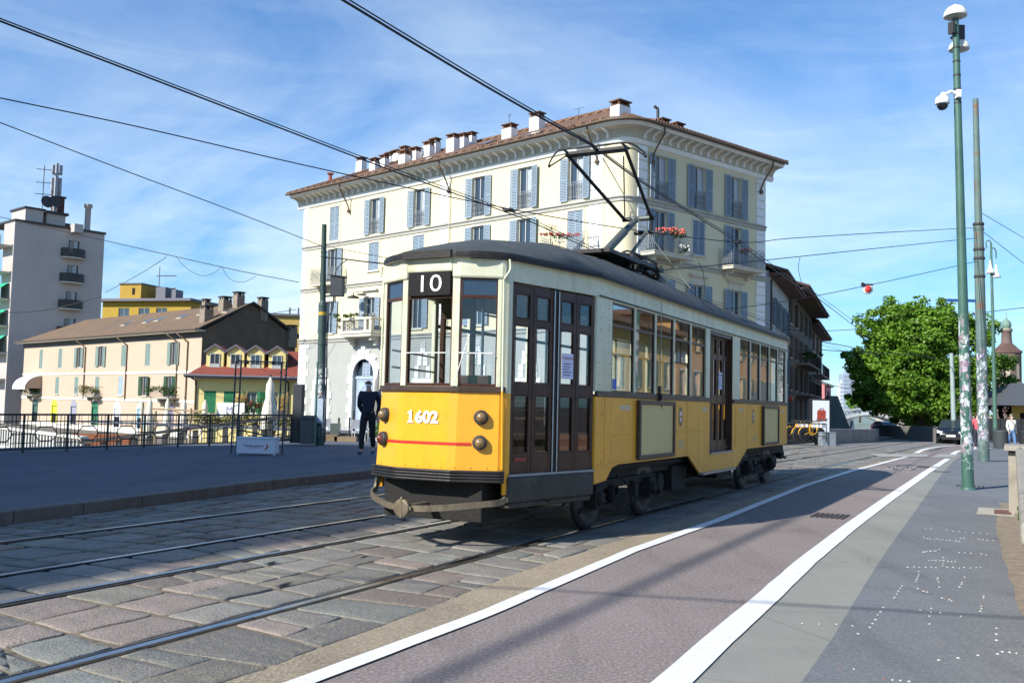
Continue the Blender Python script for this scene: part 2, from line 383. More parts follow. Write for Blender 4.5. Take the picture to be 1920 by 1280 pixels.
# slope down from the bridge to the lower street on the left, in front of the corner building
mb = MB(); rows = []
for i in range(13):
    t = i/12; z = .12-1.28*(t*t*(3-2*t)); s = 30+34*t
    rows.append([CS(-40, s*1.0, 0)+Vector((0, 0, 0)), CS(-9.9, s, 0)])
    rows[-1] = [Vector((p.x, p.y, (z if k == 0 else max(z, p.z-.02)) )) for k, p in enumerate(rows[-1])]
mb.sheet(rows); struct(mb.build('side_street', g_left))
# paving slabs between and beside the rails: every slab its own raised, worn polygon
RAILS = [-4.17, -5.70, -6.62, -8.07]
mb = MB(); colr = []
def slab(q, z, rsd, cd=0):
    n0 = len(mb.f)
    cen = sum(q, Vector())/4
    pts = []
    for i in range(4):
        a, b = q[i], q[(i+1) % 4]; 
        for t in ((.045, .35, .65, .955) if cd else (.06, .5, .94)):
            p = a.lerp(b, t); j = Vector((rsd.uniform(-1, 1), rsd.uniform(-1, 1), 0))*.013
            bow = .020*rsd.random()
            pts.append(p.lerp(cen, bow)+j)
    tilt = Vector((rsd.uniform(-.005, .005), rsd.uniform(-.005, .005)))
    if rsd.random() < .09: z += rsd.uniform(.004, .010)
    def zz(p, d): r = p-cen; return z+d+r.x*tilt.x+r.y*tilt.y
    n = len(pts)
    o = [(p.x, p.y, z-.035) for p in pts]; m1 = [p.lerp(cen, .012) for p in pts]; m1 = [(p.x, p.y, zz(p, -.0035)) for p in m1]
    m2 = [p.lerp(cen, .05) for p in pts]; m2 = [(p.x, p.y, zz(p, -.0005)) for p in m2]
    m3 = [p.lerp(cen, .45) for p in pts]; m3 = [(p.x, p.y, zz(p, .0015+rsd.uniform(-.0012, .0012))) for p in m3]
    vs = o+m1+m2+m3+[(cen.x, cen.y, zz(cen, .001))]; fs = []
    for r in range(3):
        fs += [(r*n+i, r*n+(i+1) % n, (r+1)*n+(i+1) % n, (r+1)*n+i) for i in range(n)]
    fs += [(3*n+i, 3*n+(i+1) % n, 4*n) for i in range(n)]
    mb.add(vs, fs, 0, True)
    k = rsd.random(); g = rsd.uniform(.16, .30)
    if k < .15: c = (g*1.10, g*.93, g*.88)
    elif k < .36: c = (g*.92, g*1.0, g*.98)
    elif k < .55: c = (g*1.04, g*1.0, g*.88)
    else: c = (g*.99, g*.98, g*.96)
    c = (c[0]*1.06, c[1]*1.0, c[2]*.90); colr.extend([c]*len(fs))
rsd = random.Random(11)
bands = [(-3.40, -4.10, 1), (-4.26, -5.63, 2), (-5.78, -6.56, 1), (-6.70, -8.01, 2), (-8.16, None, 3)]
for bi, (b0, b1, nc) in enumerate(bands):
    s = -3.0 + bi*.13
    near_c = [rsd.uniform(-.1, .1) for _ in range(6)]
    skew = rsd.uniform(-.1, .1)
    while s < 46:
        ln = rsd.uniform(.34, .60); gp = rsd.choice((.006, .010, .016, .026)) if bi < 2 else rsd.choice((.016, .022, .03))
        e1 = (lambda x: kerbL(x)+.03) if b1 is None else (lambda x, v=b1: v)
        e0 = (lambda x: aggL(x)-.0) if bi == 0 else (lambda x, v=b0: v)
        k = (nc if nc != 1 else rsd.choice((2, 2, 1))) if nc != 2 else rsd.choice((3, 4, 3, 4)); k = k if bi != 0 else rsd.choice((2, 2, 1)); k = rsd.choice((4, 5, 6)) if bi == 4 else k
        cuts = [0]+[min(.9, max(.1, (i+1)/k+rsd.uniform(-.24, .24)/k)) for i in range(k-1)]+[1]
        nskew = max(-.2, min(.2, skew+rsd.uniform(-.32, .32)*ln))
        for i in range(k):
            pass
            def pt(t, ss, sk): return CS(e0(ss)+(e1(ss)-e0(ss))*t, ss+sk*(t-.5)*1.2)
            j0 = .010 if bi < 2 else .03
            q = [pt(cuts[i]+j0*0.6, s+gp, skew), pt(cuts[i]+j0*.6+rsd.uniform(-.02, .02), s+ln-gp, nskew),
                 pt(cuts[i+1]-j0*.6+(rsd.uniform(-.02, .02) if i < k-1 else 0), s+ln-gp, nskew), pt(cuts[i+1]-j0*.6, s+gp, skew)]
            if rsd.random() < .35 and ln > .46 and s < 25:
                tt = rsd.uniform(.4, .6); a = q[0].lerp(q[1], tt); b = q[3].lerp(q[2], tt+rsd.uniform(-.1, .1)); g1 = (q[1]-q[0]).normalized()*.012
                z = (q[0].z)
                slab([q[0], a-g1, b-g1, q[3]], z+rsd.uniform(-.003, .002), rsd); slab([a+g1, q[1], q[2], b+g1], z+rsd.uniform(-.003, .002), rsd)
            else: slab(q, q[0].z+rsd.uniform(-.003, .002), rsd, 1)
        s += ln; skew = nskew
m, nt, b = nodes('paving_slab'); v = coord(nt)
at = N(nt, 'ShaderNodeAttribute', attribute_name='stone')
n1 = nz(nt, v, 3.5, 5, .65); n2 = nz(nt, v, 60, 3, .7); n3 = nz(nt, v, 14, 4, .6)
c = mixc(nt, ramp(nt, n1, .35, .7, 0, .5), at.outputs['Color'], (.105, .10, .095))
c = mixc(nt, ramp(nt, n3, .52, .66, 0, .6), c, (.29, .25, .18))
c = mixc(nt, ramp(nt, n2, .48, .72, 0, .6), c, (.06, .06, .058))
c = mixc(nt, ramp(nt, nz(nt, v, 30, 2, .8), .60, .70, 0, .7), c, (.36, .34, .29))
L(nt, c, b.inputs['Base Color']); L(nt, ramp(nt, n3, .3, .7, .5, .85), b.inputs['Roughness']); b.inputs['Specular IOR Level'].default_value = .35
hh = N(nt, 'ShaderNodeMath', operation='ADD'); L(nt, n3, hh.inputs[0]); L(nt, n2, hh.inputs[1]); bumpn(nt, b, hh.outputs[0], .9, .014)
o = mb.build('stone_paving', m); struct(o)
ca = o.data.color_attributes.new('stone', 'FLOAT_COLOR', 'CORNER'); li = 0; buf = []
for p, cc in zip(o.data.polygons, colr): buf += [*cc, 1.]*p.loop_total
ca.data.foreach_set('color', buf)
strip('paving_bed', g_joint, -5.72, lambda s: aggL(s)+.05, -8, 46, -.009, 1.0)
strip('paving_bed', M('joint_dark', (.05, .046, .042), .95, .3, 6, .8, 90), lambda s: kerbL(s)+.0, -5.72, -8, 46, -.018, 1.0)
# rails: head, groove and check lip
for k, rc in enumerate(RAILS):
    mb = MB()
    for (x0, x1, z0, z1, mi) in ((-.045, .012, -.06, .008, 0), (.042, .060, -.06, .003, 1), (.012, .042, -.06, -.028, 1)):
        rows = []
        for i in range(96):
            s = -8+i*1.6
            rows.append([CS(rc+(x0 if k % 2 else -x1), s, z0), CS(rc+(x0 if k % 2 else -x1), s, z1), CS(rc+(x1 if k % 2 else -x0), s, z1), CS(rc+(x1 if k % 2 else -x0), s, z0)])
        mb.sheet(rows, mi)
    struct(mb.build('tram_rail', [m_steel, m_dkmetal]))
# lit lower pavement behind the man and canal-side quay, canal
mb = MB()
mb.sheet([[(20, 95, -1.99), (62, 95, -1.99)], [(40, 900, -1.99), (190, 900, -1.99)]])
# ================================================================ the tram
y_yel = M('tram_yellow', (.80, .365, .018), .35, .06, 2, .2, 8, spec=.5, dirt=.22, dcol=(.42, .20, .03), streak=.25, bdist=.02)
y_yels = M('tram_yellow_side', (.74, .355, .025), .38, .08, 2, .2, 6, spec=.5, dirt=.22, dcol=(.30, .15, .03), streak=.22, bdist=.02)
y_cream = M('tram_cream', (.62, .62, .46), .42, .08, 2.2, .2, 8, spec=.5, dirt=.4, dcol=(.36, .33, .19), streak=.5, bdist=.02)
y_brown = M('tram_belt_brown', (.055, .035, .024), .45, .25, 5, .2)
y_wood = M('tram_wood', (.062, .022, .011), .42, .45, 4, .3, 30, spec=.35, streak=.5, dcol=(.02, .01, .008))
y_roof = M('tram_roof_canvas', (.060, .068, .068), .72, .25, 1.5, .4, 20, dirt=.4, dcol=(.12, .12, .11))
y_gut = M('tram_gutter', (.018, .016, .016), .5, .3, 6, .2)
y_under = M('tram_underframe', (.012, .011, .010), .75, .3, 5, .5, dirt=.6, dcol=(.035, .027, .02))
y_skirt = M('tram_step_skirt', (.040, .040, .036), .6, .3, 3, .4, dirt=.6, dcol=(.10, .09, .07))
y_bar = M('tram_bar_steel', (.19, .155, .105), .5, .3, 8, .3, metal=.4, dirt=.6, dcol=(.10, .06, .04))
y_panel = M('tram_advert_panel', (.58, .46, .20), .5, .05, 1, .1)
y_glass = emis_free_glass('tram_glass', (.88, .92, .95), .04, ior=1.45)
y_glass2 = emis_free_glass('tram_side_glass', (.50, .55, .56), .16, ior=2.0)
y_blind = M('front_window_tint', (.02, .04, .075), .1, .2, 3, 0, spec=.9)
y_ceil = M('tram_ceiling', (.55, .52, .42), .6, .1, 2, .1)
y_lit = M('white_lettering', (.82, .82, .80), .5, .04, 5, 0)
y_rline = M('red_stripe', (.55, .03, .02), .4, .05, 4, 0)
tram = thing('tram', 'old yellow and cream single tram numbered 1602 on line 10, roof pantograph raised', 'tram', CS(-4.955, 8.01, .012), -TH)
HW = 1.025
front = [(-.70, .0), (-.67, -.045), (-.33, -.235), (-.25, -.255), (.25, -.255), (.33, -.235), (.67, -.045), (.70, .0)]
def slabs(mb, pts, z0, z1, th, mi=0):
    for a, b in zip(pts, pts[1:]): mb.seg(a, b, z0, z1, th, mi)
def ringw(mb, pts, z0, z1, th, mi=0, bev=0):       # continuous thin wall following pts (outer line), thickness to the left
    P = [Vector((p[0], p[1], 0)) for p in pts]; inn = []
    for i, p in enumerate(P):
        d = (P[min(i+1, len(P)-1)]-P[max(i-1, 0)]).normalized(); inn.append(p+Vector((-d.y, d.x, 0))*th)
    n = len(P); o = len(mb.v)
    vs = [(p.x, p.y, z) for z in (z0, z1) for p in P]+[(p.x, p.y, z) for z in (z0, z1) for p in inn]
    fs = []
    for i in range(n-1):
        fs += [(i, i+1, n+i+1, n+i), (2*n+i+1, 2*n+i, 3*n+i, 3*n+i+1), (n+i, n+i+1, 3*n+i+1, 3*n+i), (i+1, i, 2*n+i, 2*n+i+1)]
    fs += [(0, n, 3*n, 2*n), (n-1, 2*n+n-1, 3*n+n-1, n+n-1)]
    mb.add(vs, fs, mi)
# front yellow apron
def apr(z): return [(x*(1+(1.43-z)*.035), y-(1.43-z)*.05) for x, y in front]
mb = MB(); rows = [[(x, y, z) for x, y in apr(z)] for z in (.70, .9, 1.2, 1.432)]; mb.sheet([r for r in rows])
mb.sheet([[(x*.97, y+.03, z) for x, y in front] for z in (.70, 1.43)])
o = mb.build('front_apron', y_yel, tram)
for sg in (1, -1):
    mb = MB(); ringw(mb, [(sg*.70, .0), (sg*.715, .02), (sg*.725, .08)][::sg], .48, 1.432, .03); mb.build('corner_panel', y_yel, tram)
# stripe and number
mb = MB()
def onfront(x, z, off=.006):
    q = apr(z)
    for a, b in zip(q, q[1:]):
        if a[0] <= x <= b[0]:
            t = (x-a[0])/(b[0]-a[0]); d = Vector((b[0]-a[0], b[1]-a[1], 0)).normalized(); n = Vector((d.y, -d.x, 0))
            return Vector((x, a[1]+(b[1]-a[1])*t, z))+n*off, n
xs = [-.50+i*.04 for i in range(25)]
mb.sheet([[onfront(x, z, .005)[0] for x in xs] for z in (.935, .962)]); mb.build('red_stripe', y_rline, tram)
p, n = onfront(-.03, 1.185, .006)
nn = Vector((0, -1, .0))
mtx = facing(p+Vector((0, -.004, 0)), nn)
num = textmesh('602', .155, y_lit, .002, .006, 1.12, 'CENTER', 'fleet_number', tram, mtx @ Matrix.Translation((.045, 0, 0)))
nx0 = min(v.co.x for v in num.data.vertices)-.022; zb_ = min(v.co.z for v in num.data.vertices)+.002; zt_ = max(v.co.z for v in num.data.vertices)-.002
# serif feet of the number's one
mb = MB(); cx = nx0-.032; mb.vprism([(cx-.034, zb_), (cx+.034, zb_), (cx+.034, zb_+.012), (cx+.016, zb_+.017), (cx+.016, zt_), (cx+.002, zt_), (cx-.034, zt_-.022), (cx-.034, zt_-.032), (cx-.014, zt_-.028), (cx-.014, zb_+.017), (cx-.034, zb_+.012)], p.y-.006, p.y-.001); mb.build('fleet_number', y_lit, tram)
# belt
mb = MB(); ringw(mb, [(x*1.03, y*1.03-.012) for x, y in front], 1.432, 1.488, .05)
ringw(mb, [(-HW-.015, 11.2), (-HW-.015, 1.45), (-.735, .05)], 1.432, 1.492, .04)
ringw(mb, [(HW+.015, 1.47), (HW+.015, 5.77)], 1.432, 1.495, .04); ringw(mb, [(HW+.015, 7.09), (HW+.015, 11.2), (.77, 12.5), (.3, 12.88), (-.3, 12.88), (-.77, 12.5), (-HW-.015, 11.2)], 1.432, 1.495, .04)
mb.build('belt_rail', y_brown, tram, bevel=.006)
# front window frame: posts, transoms, fascia
mb = MB()
def post(x0, x1, z0, z1, mi=0, off=0.0):
    pts = [onf2(x0), onf2((x0+x1)/2), onf2(x1)]; ringw(mb, pts, z0, z1, .06, mi)
def onf2(x):
    for a, b in zip(front, front[1:]):
        if a[0] <= x <= b[0]:
            t = (x-a[0])/(b[0]-a[0]); return (x, a[1]+(b[1]-a[1])*t)
    return front[-1] if x > 0 else front[0]
for a, b in ((-.70, -.64), (-.325, -.255), (.255, .325), (.64, .70)): post(a, b, 1.488, 2.53)
ringw(mb, [(.70, 0), (.715, .02), (.725, .085)], 1.43, 2.72, .05); ringw(mb, [(-.725, .085), (-.715, .02), (-.70, 0)], 1.43, 2.72, .05)
mb.build('front_post', y_cream, tram, bevel=.008)
mb = MB()
ringw(mb, [(x*1.02, y*1.02-.015) for x, y in front[:4]], 2.515, 2.72, .06); ringw(mb, [(x*1.02, y*1.02-.015) for x, y in front[4:]], 2.515, 2.72, .06)
ringw(mb, [(-.255, -.278), (.255, -.278)], 2.575, 2.725, .06)
mb.build('front_fascia', y_cream, tram, bevel=.02)
mb = MB()
for a, b in ((-.64, -.325), (-.255, .255), (.325, .64)):
    xs = [a+.008, (a+b)/2, b-.008]; P = [Vector((*onf2(x), 0))+Vector((0, .012, 0)) for x in xs]
    for z0, z1 in ((2.325, 2.355), (1.488, 1.515), (2.50, 2.518)): ringw(mb, P, z0, z1, .03)
    for e in (a, b-.016):
        ringw(mb, [(e, onf2(e)[1]+.012), (e+.016, onf2(e+.016)[1]+.012)], 1.49, 2.51, .03)
mb.build('front_window_frame', y_wood, tram)
mb = MB()
for a, b in ((-.64, -.325), (.325, .64), (-.255, .255)):
    p0, p1 = onf2(a+.01), onf2(b-.01); mb = MB(); mb.poly([(p0[0], p0[1]+.03, 1.51), (p1[0], p1[1]+.03, 1.51), (p1[0], p1[1]+.03, 2.33), (p0[0], p0[1]+.03, 2.33)]); mb.build('windscreen', y_glass, tram)
mb = MB()
for a, b in ((-.64, -.325), (.325, .64)):
    p0, p1 = onf2(a+.01), onf2(b-.01); mb = MB(); mb.seg((p0[0], p0[1]+.026), (p1[0], p1[1]+.026), 2.352, 2.505, .004); mb.build('tinted_toplight', y_blind, tram)
mb = MB(); mb.box(-.235, .235, -.272, -.16, 2.35, 2.575); db = mb.build('destination_box', m_dark, tram, bevel=.004)
textmesh('10', .235, y_lit, .002, -.001, 1.30, 'CENTER', 'route_number', db, facing((0.0, -.2765, 2.458), (0, -1, 0)))
mb = MB(); mb.tube([(.705, -.055, 1.45), (.718, -.05, .72)], .011, 6); mb.build('drain_pipe', y_yel, tram)
# wiper / handrail
mb = MB(); mb.tube([(.33, -.24, 1.80), (.62, -.11, 1.80)], .007, 6); mb.tube([(-.24, -.29, 1.80), (.22, -.29, 1.80)], .005, 6); mb.tube([(.30, -.28, 1.49), (.44, -.23, 1.98)], .005, 5); mb.build('windscreen_bar', m_white, tram)
mb = MB(); mb.tube(smoothline([(.735, -.02, 2.70), (.742, -.02, 2.60), (.70, -.06, 2.50), (.70, -.06, 2.40), (.705, -.055, 1.45)], 4), .011, 6); mb.build('drain_pipe', y_cream, tram); mb = MB(); mb.tube(smoothline([(-.745, .0, 2.70), (-.74, -.02, 2.60), (-.70, -.03, 2.50), (-.705, -.03, 1.45)], 4), .011, 6); mb.build('drain_pipe', y_cream, tram)
# headlights
for x, z, red in ((.53, 1.20, 0), (.53, .965, 0), (-.55, 1.20, 0), (-.55, .965, 1)):
    p, n = onfront(x, z, 0); q = n.to_track_quat('Z', 'Y').to_matrix().to_4x4(); mb = MB()
    mb.lathe([(.070, -.01), (.070, .035), (.062, .05), (.050, .052), (.045, .046)], p, 20, 0, q)
    h = mb.build('headlight', m_dkmetal, tram); mb = MB(); mb.lathe([(.047, .048), (.040, .070), (.020, .084), (1e-4, .088)], p, 16, 0, q)
    mb.build('lens', M('lens_red' if red else 'lens_amber', (.14, .035, .012) if red else (.24, .15, .06), .12, .2, 9, 0, spec=.9), h)
# rivets
RV = []
def riv(p, n): RV.append(p)
for x in [-.6+i*.133 for i in range(10)]: p, n = onfront(x, .73, .001); riv(p, n)
for i in range(5): riv((.703+.001, -.03, .6+i*.18), 0)
for y in (1.62, 1.90, 4.78, 5.62, 7.2, 7.75, 10.9):
    for z in [.75+i*.10 for i in range(7)]: riv((HW+.001, y, z), 0)
for y in [1.62+i*.12 for i in range(26)]: riv((HW+.001, y, .725), 0)
for y in [1.95+i*.12 for i in range(6)]+[4.25+i*.13 for i in range(11)]+[7.8+i*.13 for i in range(9)]: riv((HW+.001, y, 1.02), 0)
for k in range(9): t = k/8; riv((HW+.001, 4.86+.62*t, .70-.26*t+.03), 0); riv((HW+.001, 7.40+.6*t, .46+.25*t), 0)
RVY = RV; RV = []
for y in (1.55, 1.80):
    for z in [1.56+i*.12 for i in range(9)]: riv((HW+.003, y, z), 0)
for y in [1.6+i*.25 for i in range(38)]: riv((HW+.003, y, 2.60), 0)
RVC = RV
# side bodies
def sidepoly(mb, sg, poly, mi=0, th=.03):          # poly in (y,z)
    x0 = sg*HW; x1 = sg*(HW-th); n = len(poly)
    vs = [(x0, y, z) for y, z in poly]+[(x1, y, z) for y, z in poly]
    f = [tuple(range(n)), tuple(reversed(range(n, 2*n)))]+[((i+1) % n, i, n+i, n+(i+1) % n) for i in range(n)]
    mb.add(vs, f, mi)
mb = MB()
sidepoly(mb, 1, [(1.45, .51), (1.78, .53), (1.95, .66), (2.15, .69), (4.76, .69), (5.30, .43), (5.78, .43), (5.78, 1.432), (1.45, 1.432)])
sidepoly(mb, 1, [(5.784, .43), (7.066, .43), (7.066, .685), (5.784, .685)])
sidepoly(mb, 1, [(7.07, .43), (7.40, .43), (8.03, .69), (11.2, .69), (11.2, 1.432), (7.07, 1.432)])
mb.seg((1.025, 11.2), (.75, 12.5), .69, 1.432, .03); mb.seg((.75, 12.5), (.30, 12.85), .69, 1.432, .03); mb.seg((.3, 12.85), (-.3, 12.85), .69, 1.432, .03); mb.seg((-.3, 12.85), (-.75, 12.5), .69, 1.432, .03); mb.seg((-.75, 12.5), (-1.025, 11.2), .69, 1.432, .03)
sidepoly(mb, -1, [(1.45, .6), (11.2, .6), (11.2, 1.432), (1.45, 1.432)]); mb.seg((-1.025, 1.45), (-.72, .07), .6, 1.432, .03)
for p in RVY: mb.ball(p, .008, 0, 6)
mb.build('side_panel', y_yels, tram)
for y in (1.72, 4.70, 7.28, 8.02): mb = MB(); mb.box(HW, HW+.004, y-.012, y+.012, .72, 1.43); mb.build('panel_joint', y_yels, tram)
mb = MB()
mb.box(HW, HW+.004, 4.7, 5.77, .990, 1.006); mb.box(HW, HW+.004, 1.73, 2.68, .990, 1.006); mb.box(HW, HW+.012, 1.5, 4.7, .69, .705)
mb.build('panel_joint', y_yels, tram)
# uppers: letterboard, pillars
mb = MB()
mb.box(HW-.05, HW, 1.45, 11.2, 2.49, 2.72); mb.box(-HW, -HW+.05, 1.45, 11.2, 2.49, 2.72)
for sg in (1, -1):
    pts = [(.725, .08), (1.025, 1.45)]; q = [(sg*a, b) for a, b in pts]; ringw(mb, q if sg > 0 else q[::-1], 2.505, 2.72, .05)
ringw(mb, [(1.025, 11.2), (.75, 12.5), (.3, 12.85), (-.3, 12.85), (-.75, 12.5), (-1.025, 11.2)], 2.49, 2.72, .05)
for a, b in ((1.45, 1.90), (5.58, 5.78), (7.07, 7.53), (11.06, 11.2)): mb.box(HW-.05, HW-.001, a, b, 1.49, 2.495)
W1 = [1.90+i*.736 for i in range(6)]; W2 = [7.53+i*.706 for i in range(6)]
for y in W1[1:-1]+W2[1:-1]: mb.box(HW-.04, HW-.001, y-.025, y+.025, 1.49, 2.495)
WL = [1.45+i*.8125 for i in range(13)]
for y in WL: mb.box(-HW+.001, -HW+.045, y-.035, y+.035, 1.49, 2.495)
ringw(mb, [(.76, 12.45), (.72, 12.52), (.66, 12.58)], 1.49, 2.495, .05); ringw(mb, [(-.66, 12.58), (-.72, 12.52), (-.76, 12.45)], 1.49, 2.495, .05)
mb.seg((.35, 12.81), (.28, 12.85), 1.49, 2.495, .05); mb.seg((-.28, 12.85), (-.35, 12.81), 1.49, 2.495, .05)
for p in RVC: mb.ball(p, .008, 0, 6)
mb.build('window_pillar', y_cream, tram)
for y0, y1 in list(zip(W1, W1[1:]))+list(zip(W2, W2[1:])):
    mb = MB()
    for z in (2.225, 1.492, 2.47): mb.box(HW-.035, HW-.012, y0+.025, y1-.025, z, z+(.03 if z > 1.5 else .02))
    for y in (y0+.025, y1-.045): mb.box(HW-.036, HW-.013, y, y+.02, 1.5, 2.49)
    mb.build('side_window_frame', y_wood, tram)
for y0, y1 in zip(WL, WL[1:]):
    mb = MB()
    mb.box(-HW+.012, -HW+.035, y0+.035, y1-.035, 2.2, 2.24)
    mb.box(-HW+.012, -HW+.035, y0+.035, y1-.035, 1.492, 1.53)
    mb.build('side_window_frame', y_wood, tram)
for i, (y0, y1) in enumerate(list(zip(W1, W1[1:]))+list(zip(W2, W2[1:]))):
    mb = MB(); x = HW-.024
    mb.poly([(x, y0+.03, 2.25), (x, y1-.03, 2.25), (x, y1-.03, 2.48), (x, y0+.03, 2.48)])
    if i != 3: mb.poly([(x-.004, y0+.03, 1.505), (x-.004, y1-.03, 1.505), (x-.004, y1-.03, 2.23), (x-.004, y0+.03, 2.23)])
    else: mb.poly([(x-.004, y0+.03, 1.505), (x-.004, y1-.03, 1.505), (x-.004, y1-.03, 1.93), (x-.004, y0+.03, 1.93)]); mb.box(x-.015, x+.003, y0+.03, y1-.03, 1.925, 1.95, 1)
    mb.build('side_window', [y_glass2, y_wood], tram)
mb = MB(); x = -HW+.024
mb.poly([(x, 1.5, 1.5), (x, 11.15, 1.5), (x, 11.15, 2.49), (x, 1.5, 2.49)]); mb.poly([(-.73, .12, 1.5), (-1.0, 1.42, 1.5), (-1.0, 1.42, 2.5), (-.73, .12, 2.5)])
mb.poly([(.98, 11.25, 1.5), (.73, 12.45, 1.5), (.73, 12.45, 2.48), (.98, 11.25, 2.48)]); mb.poly([(.6, 12.6, 1.5), (.3, 12.82, 1.5), (.3, 12.82, 2.48), (.6, 12.6, 2.48)]); mb.poly([(.3, 12.82, 1.5), (-.3, 12.82, 1.5), (-.3, 12.82, 2.48), (.3, 12.82, 2.48)])
mb.build('side_window', y_glass, tram)
# doors
def leaf(mbf, mbg, a, b, zb, zt, panes):           # a,b outer xy
    A = Vector((*a, 0)); B = Vector((*b, 0)); d = (B-A); ln = d.length; d.normalize(); n = Vector((-d.y, d.x, 0))
    m = Matrix(((d.x, n.x, 0, A.x), (d.y, n.y, 0, A.y), (0, 0, 1, 0), (0, 0, 0, 1)))
    st = .045
    mbf.box(0, st, 0, .035, zb, zt, 0, m); mbf.box(ln-st, ln, 0, .035, zb, zt, 0, m)
    zs = [zb]+[z for p in panes for z in p]+[zt]
    for i in range(0, len(zs), 2): mbf.box(st, ln-st, .002, .033, zs[i], zs[i+1], 0, m)
    for p0, p1 in panes: mbg.add([m @ Vector(q) for q in ((st, .017, p0), (ln-st, .017, p0), (ln-st, .017, p1), (st, .017, p1))], [(0, 1, 2, 3)])
    for p0, p1 in panes:
        mbf.box(st, st+.010, -.004, .002, p0, p1, 0, m); mbf.box(ln-st-.01, ln-st, -.004, .002, p0, p1, 0, m)
        mbf.box(st+.01, ln-st-.01, -.004, .002, p0, p0+.010, 0, m); mbf.box(st+.01, ln-st-.01, -.004, .002, p1-.01, p1, 0, m)
PN = [(.86, 1.42), (1.54, 2.09), (2.16, 2.40)]
def lerp2(a, b, t): return (a[0]+(b[0]-a[0])*t, a[1]+(b[1]-a[1])*t)
dA, dB = (.715, .10), (1.005, 1.43)
for t0, t1 in ((.0, .235), (.24, .475), (.535, .765), (.77, 1.0)):
    f, g = MB(), MB(); leaf(f, g, lerp2(dA, dB, t0), lerp2(dA, dB, t1), .665, 2.49, PN); o = f.build('door_leaf', y_wood, tram, bevel=.004); g.build('pane', y_glass, o)
mb = MB(); a, b = lerp2(dA, dB, .478), lerp2(dA, dB, .532); mb.seg(a, b, .665, 2.49, .05); mb.build('door_post', y_gut, tram)
mb = MB()
for t in (.478, .532): q = lerp2(dA, dB, t); mb.tube([(q[0]+.01, q[1], .67), (q[0]+.01, q[1], 2.48)], .007, 6)
mb.build('door_seal', M('door_metal_strip', (.45, .47, .50), .35, .1, 5, 0, metal=.8), tram)
for t0, t1 in ((0, .49), (.51, 1)):
    f, g = MB(), MB(); a, b = (HW-.07, 5.82), (HW-.07, 7.04); leaf(f, g, lerp2(a, b, t0), lerp2(a, b, (t0+t1)/2-.004), .70, 2.44, PN); leaf(f, g, lerp2(a, b, (t0+t1)/2+.004), lerp2(a, b, t1), .70, 2.44, PN)
    o = f.build('door_leaf', y_wood, tram, bevel=.004); g.build('pane', y_glass, o)
mb = MB(); mb.box(HW-.10, HW-.002, 5.785, 5.82, .69, 2.49); mb.box(HW-.10, HW-.002, 7.04, 7.066, .69, 2.49); mb.box(HW-.10, HW-.01, 5.8, 7.05, 2.43, 2.49); mb.build('door_jamb', y_wood, tram)
m_stp = M('step_metal', (.30, .32, .35), .4, .2, 6, .2, metal=.7)
mb = MB(); mb.box(HW-.10, HW+.03, 5.80, 7.05, .675, .70); mb.build('door_step', m_stp, tram); mb = MB(); mb.seg((.735, .06), (1.035, 1.44), .645, .667, .12); mb.build('door_step', m_stp, tram); mb = MB(); mb.box(HW-.05, HW+.03, 5.4, 7.2, .395, .43); mb.build('door_step', m_stp, tram)
# paper notices
mpap = M('notice_paper', (.62, .62, .80), .7, .05, 5, 0); mtx_ = M('notice_print', (.35, .10, .16), .7, .05, 5, 0)
def notice(a, b, t0, t1, z0, z1, words):
    A = Vector((*lerp2(a, b, t0), 0)); B = Vector((*lerp2(a, b, t1), 0)); d = (B-A).normalized(); n = Vector((d.y, -d.x, 0)); mb = MB()
    q0, q1 = A+n*.006, B+n*.006
    mb.poly([(q0.x, q0.y, z0), (q1.x, q1.y, z0), (q1.x, q1.y, z1), (q0.x, q0.y, z1)]); o = mb.build('notice', mpap, tram)
    c = (q0+q1)/2; w_ = (B-A).length
    textmesh(words, w_*.17, mtx_, .0003, 0, 1, 'CENTER', 'print', o, facing((c.x+n.x*.002, c.y+n.y*.002, z1-.05), n))
    mb = MB()
    for i in range(7):
        z = z1-.11-i*.028
        if z > z0+.02: mb.poly([tuple(Vector((q0.x, q0.y, zz))+d*(w_*.12)+n*.002) if k in (0, 3) else tuple(Vector((q0.x, q0.y, zz))+d*(w_*(.85-.1*(i % 3)))+n*.002) for k, zz in enumerate((z, z, z+.009, z+.009))])
    mb.build('print', M('print_ink', (.12, .14, .3), .8, 0, 5, 0), o)
notice(dA, dB, .58, .725, 1.60, 1.86, 'ATTENZIONE'); notice((HW-.07, 5.82), (HW-.07, 7.04), .54, .70, 1.64, 1.90, 'ATTENZIONE')
mb = MB(); mb.poly([(HW-.018, 1.97, 1.52), (HW-.018, 2.1, 1.52), (HW-.018, 2.1, 1.64), (HW-.018, 1.97, 1.64)]); mb.build('notice', M('blue_notice', (.05, .12, .5), .5, .1, 20, 0), tram)
mb = MB(); q0 = Vector((*lerp2(dA, dB, .05), 0)); q1 = Vector((*lerp2(dA, dB, .18), 0)); mb.seg((q0.x+.006, q0.y), (q1.x+.006, q1.y), .79, .82, .004); mb.build('warning_strip', M('red_strip', (.28, .03, .02), .4, .1, 4, 0), tram)
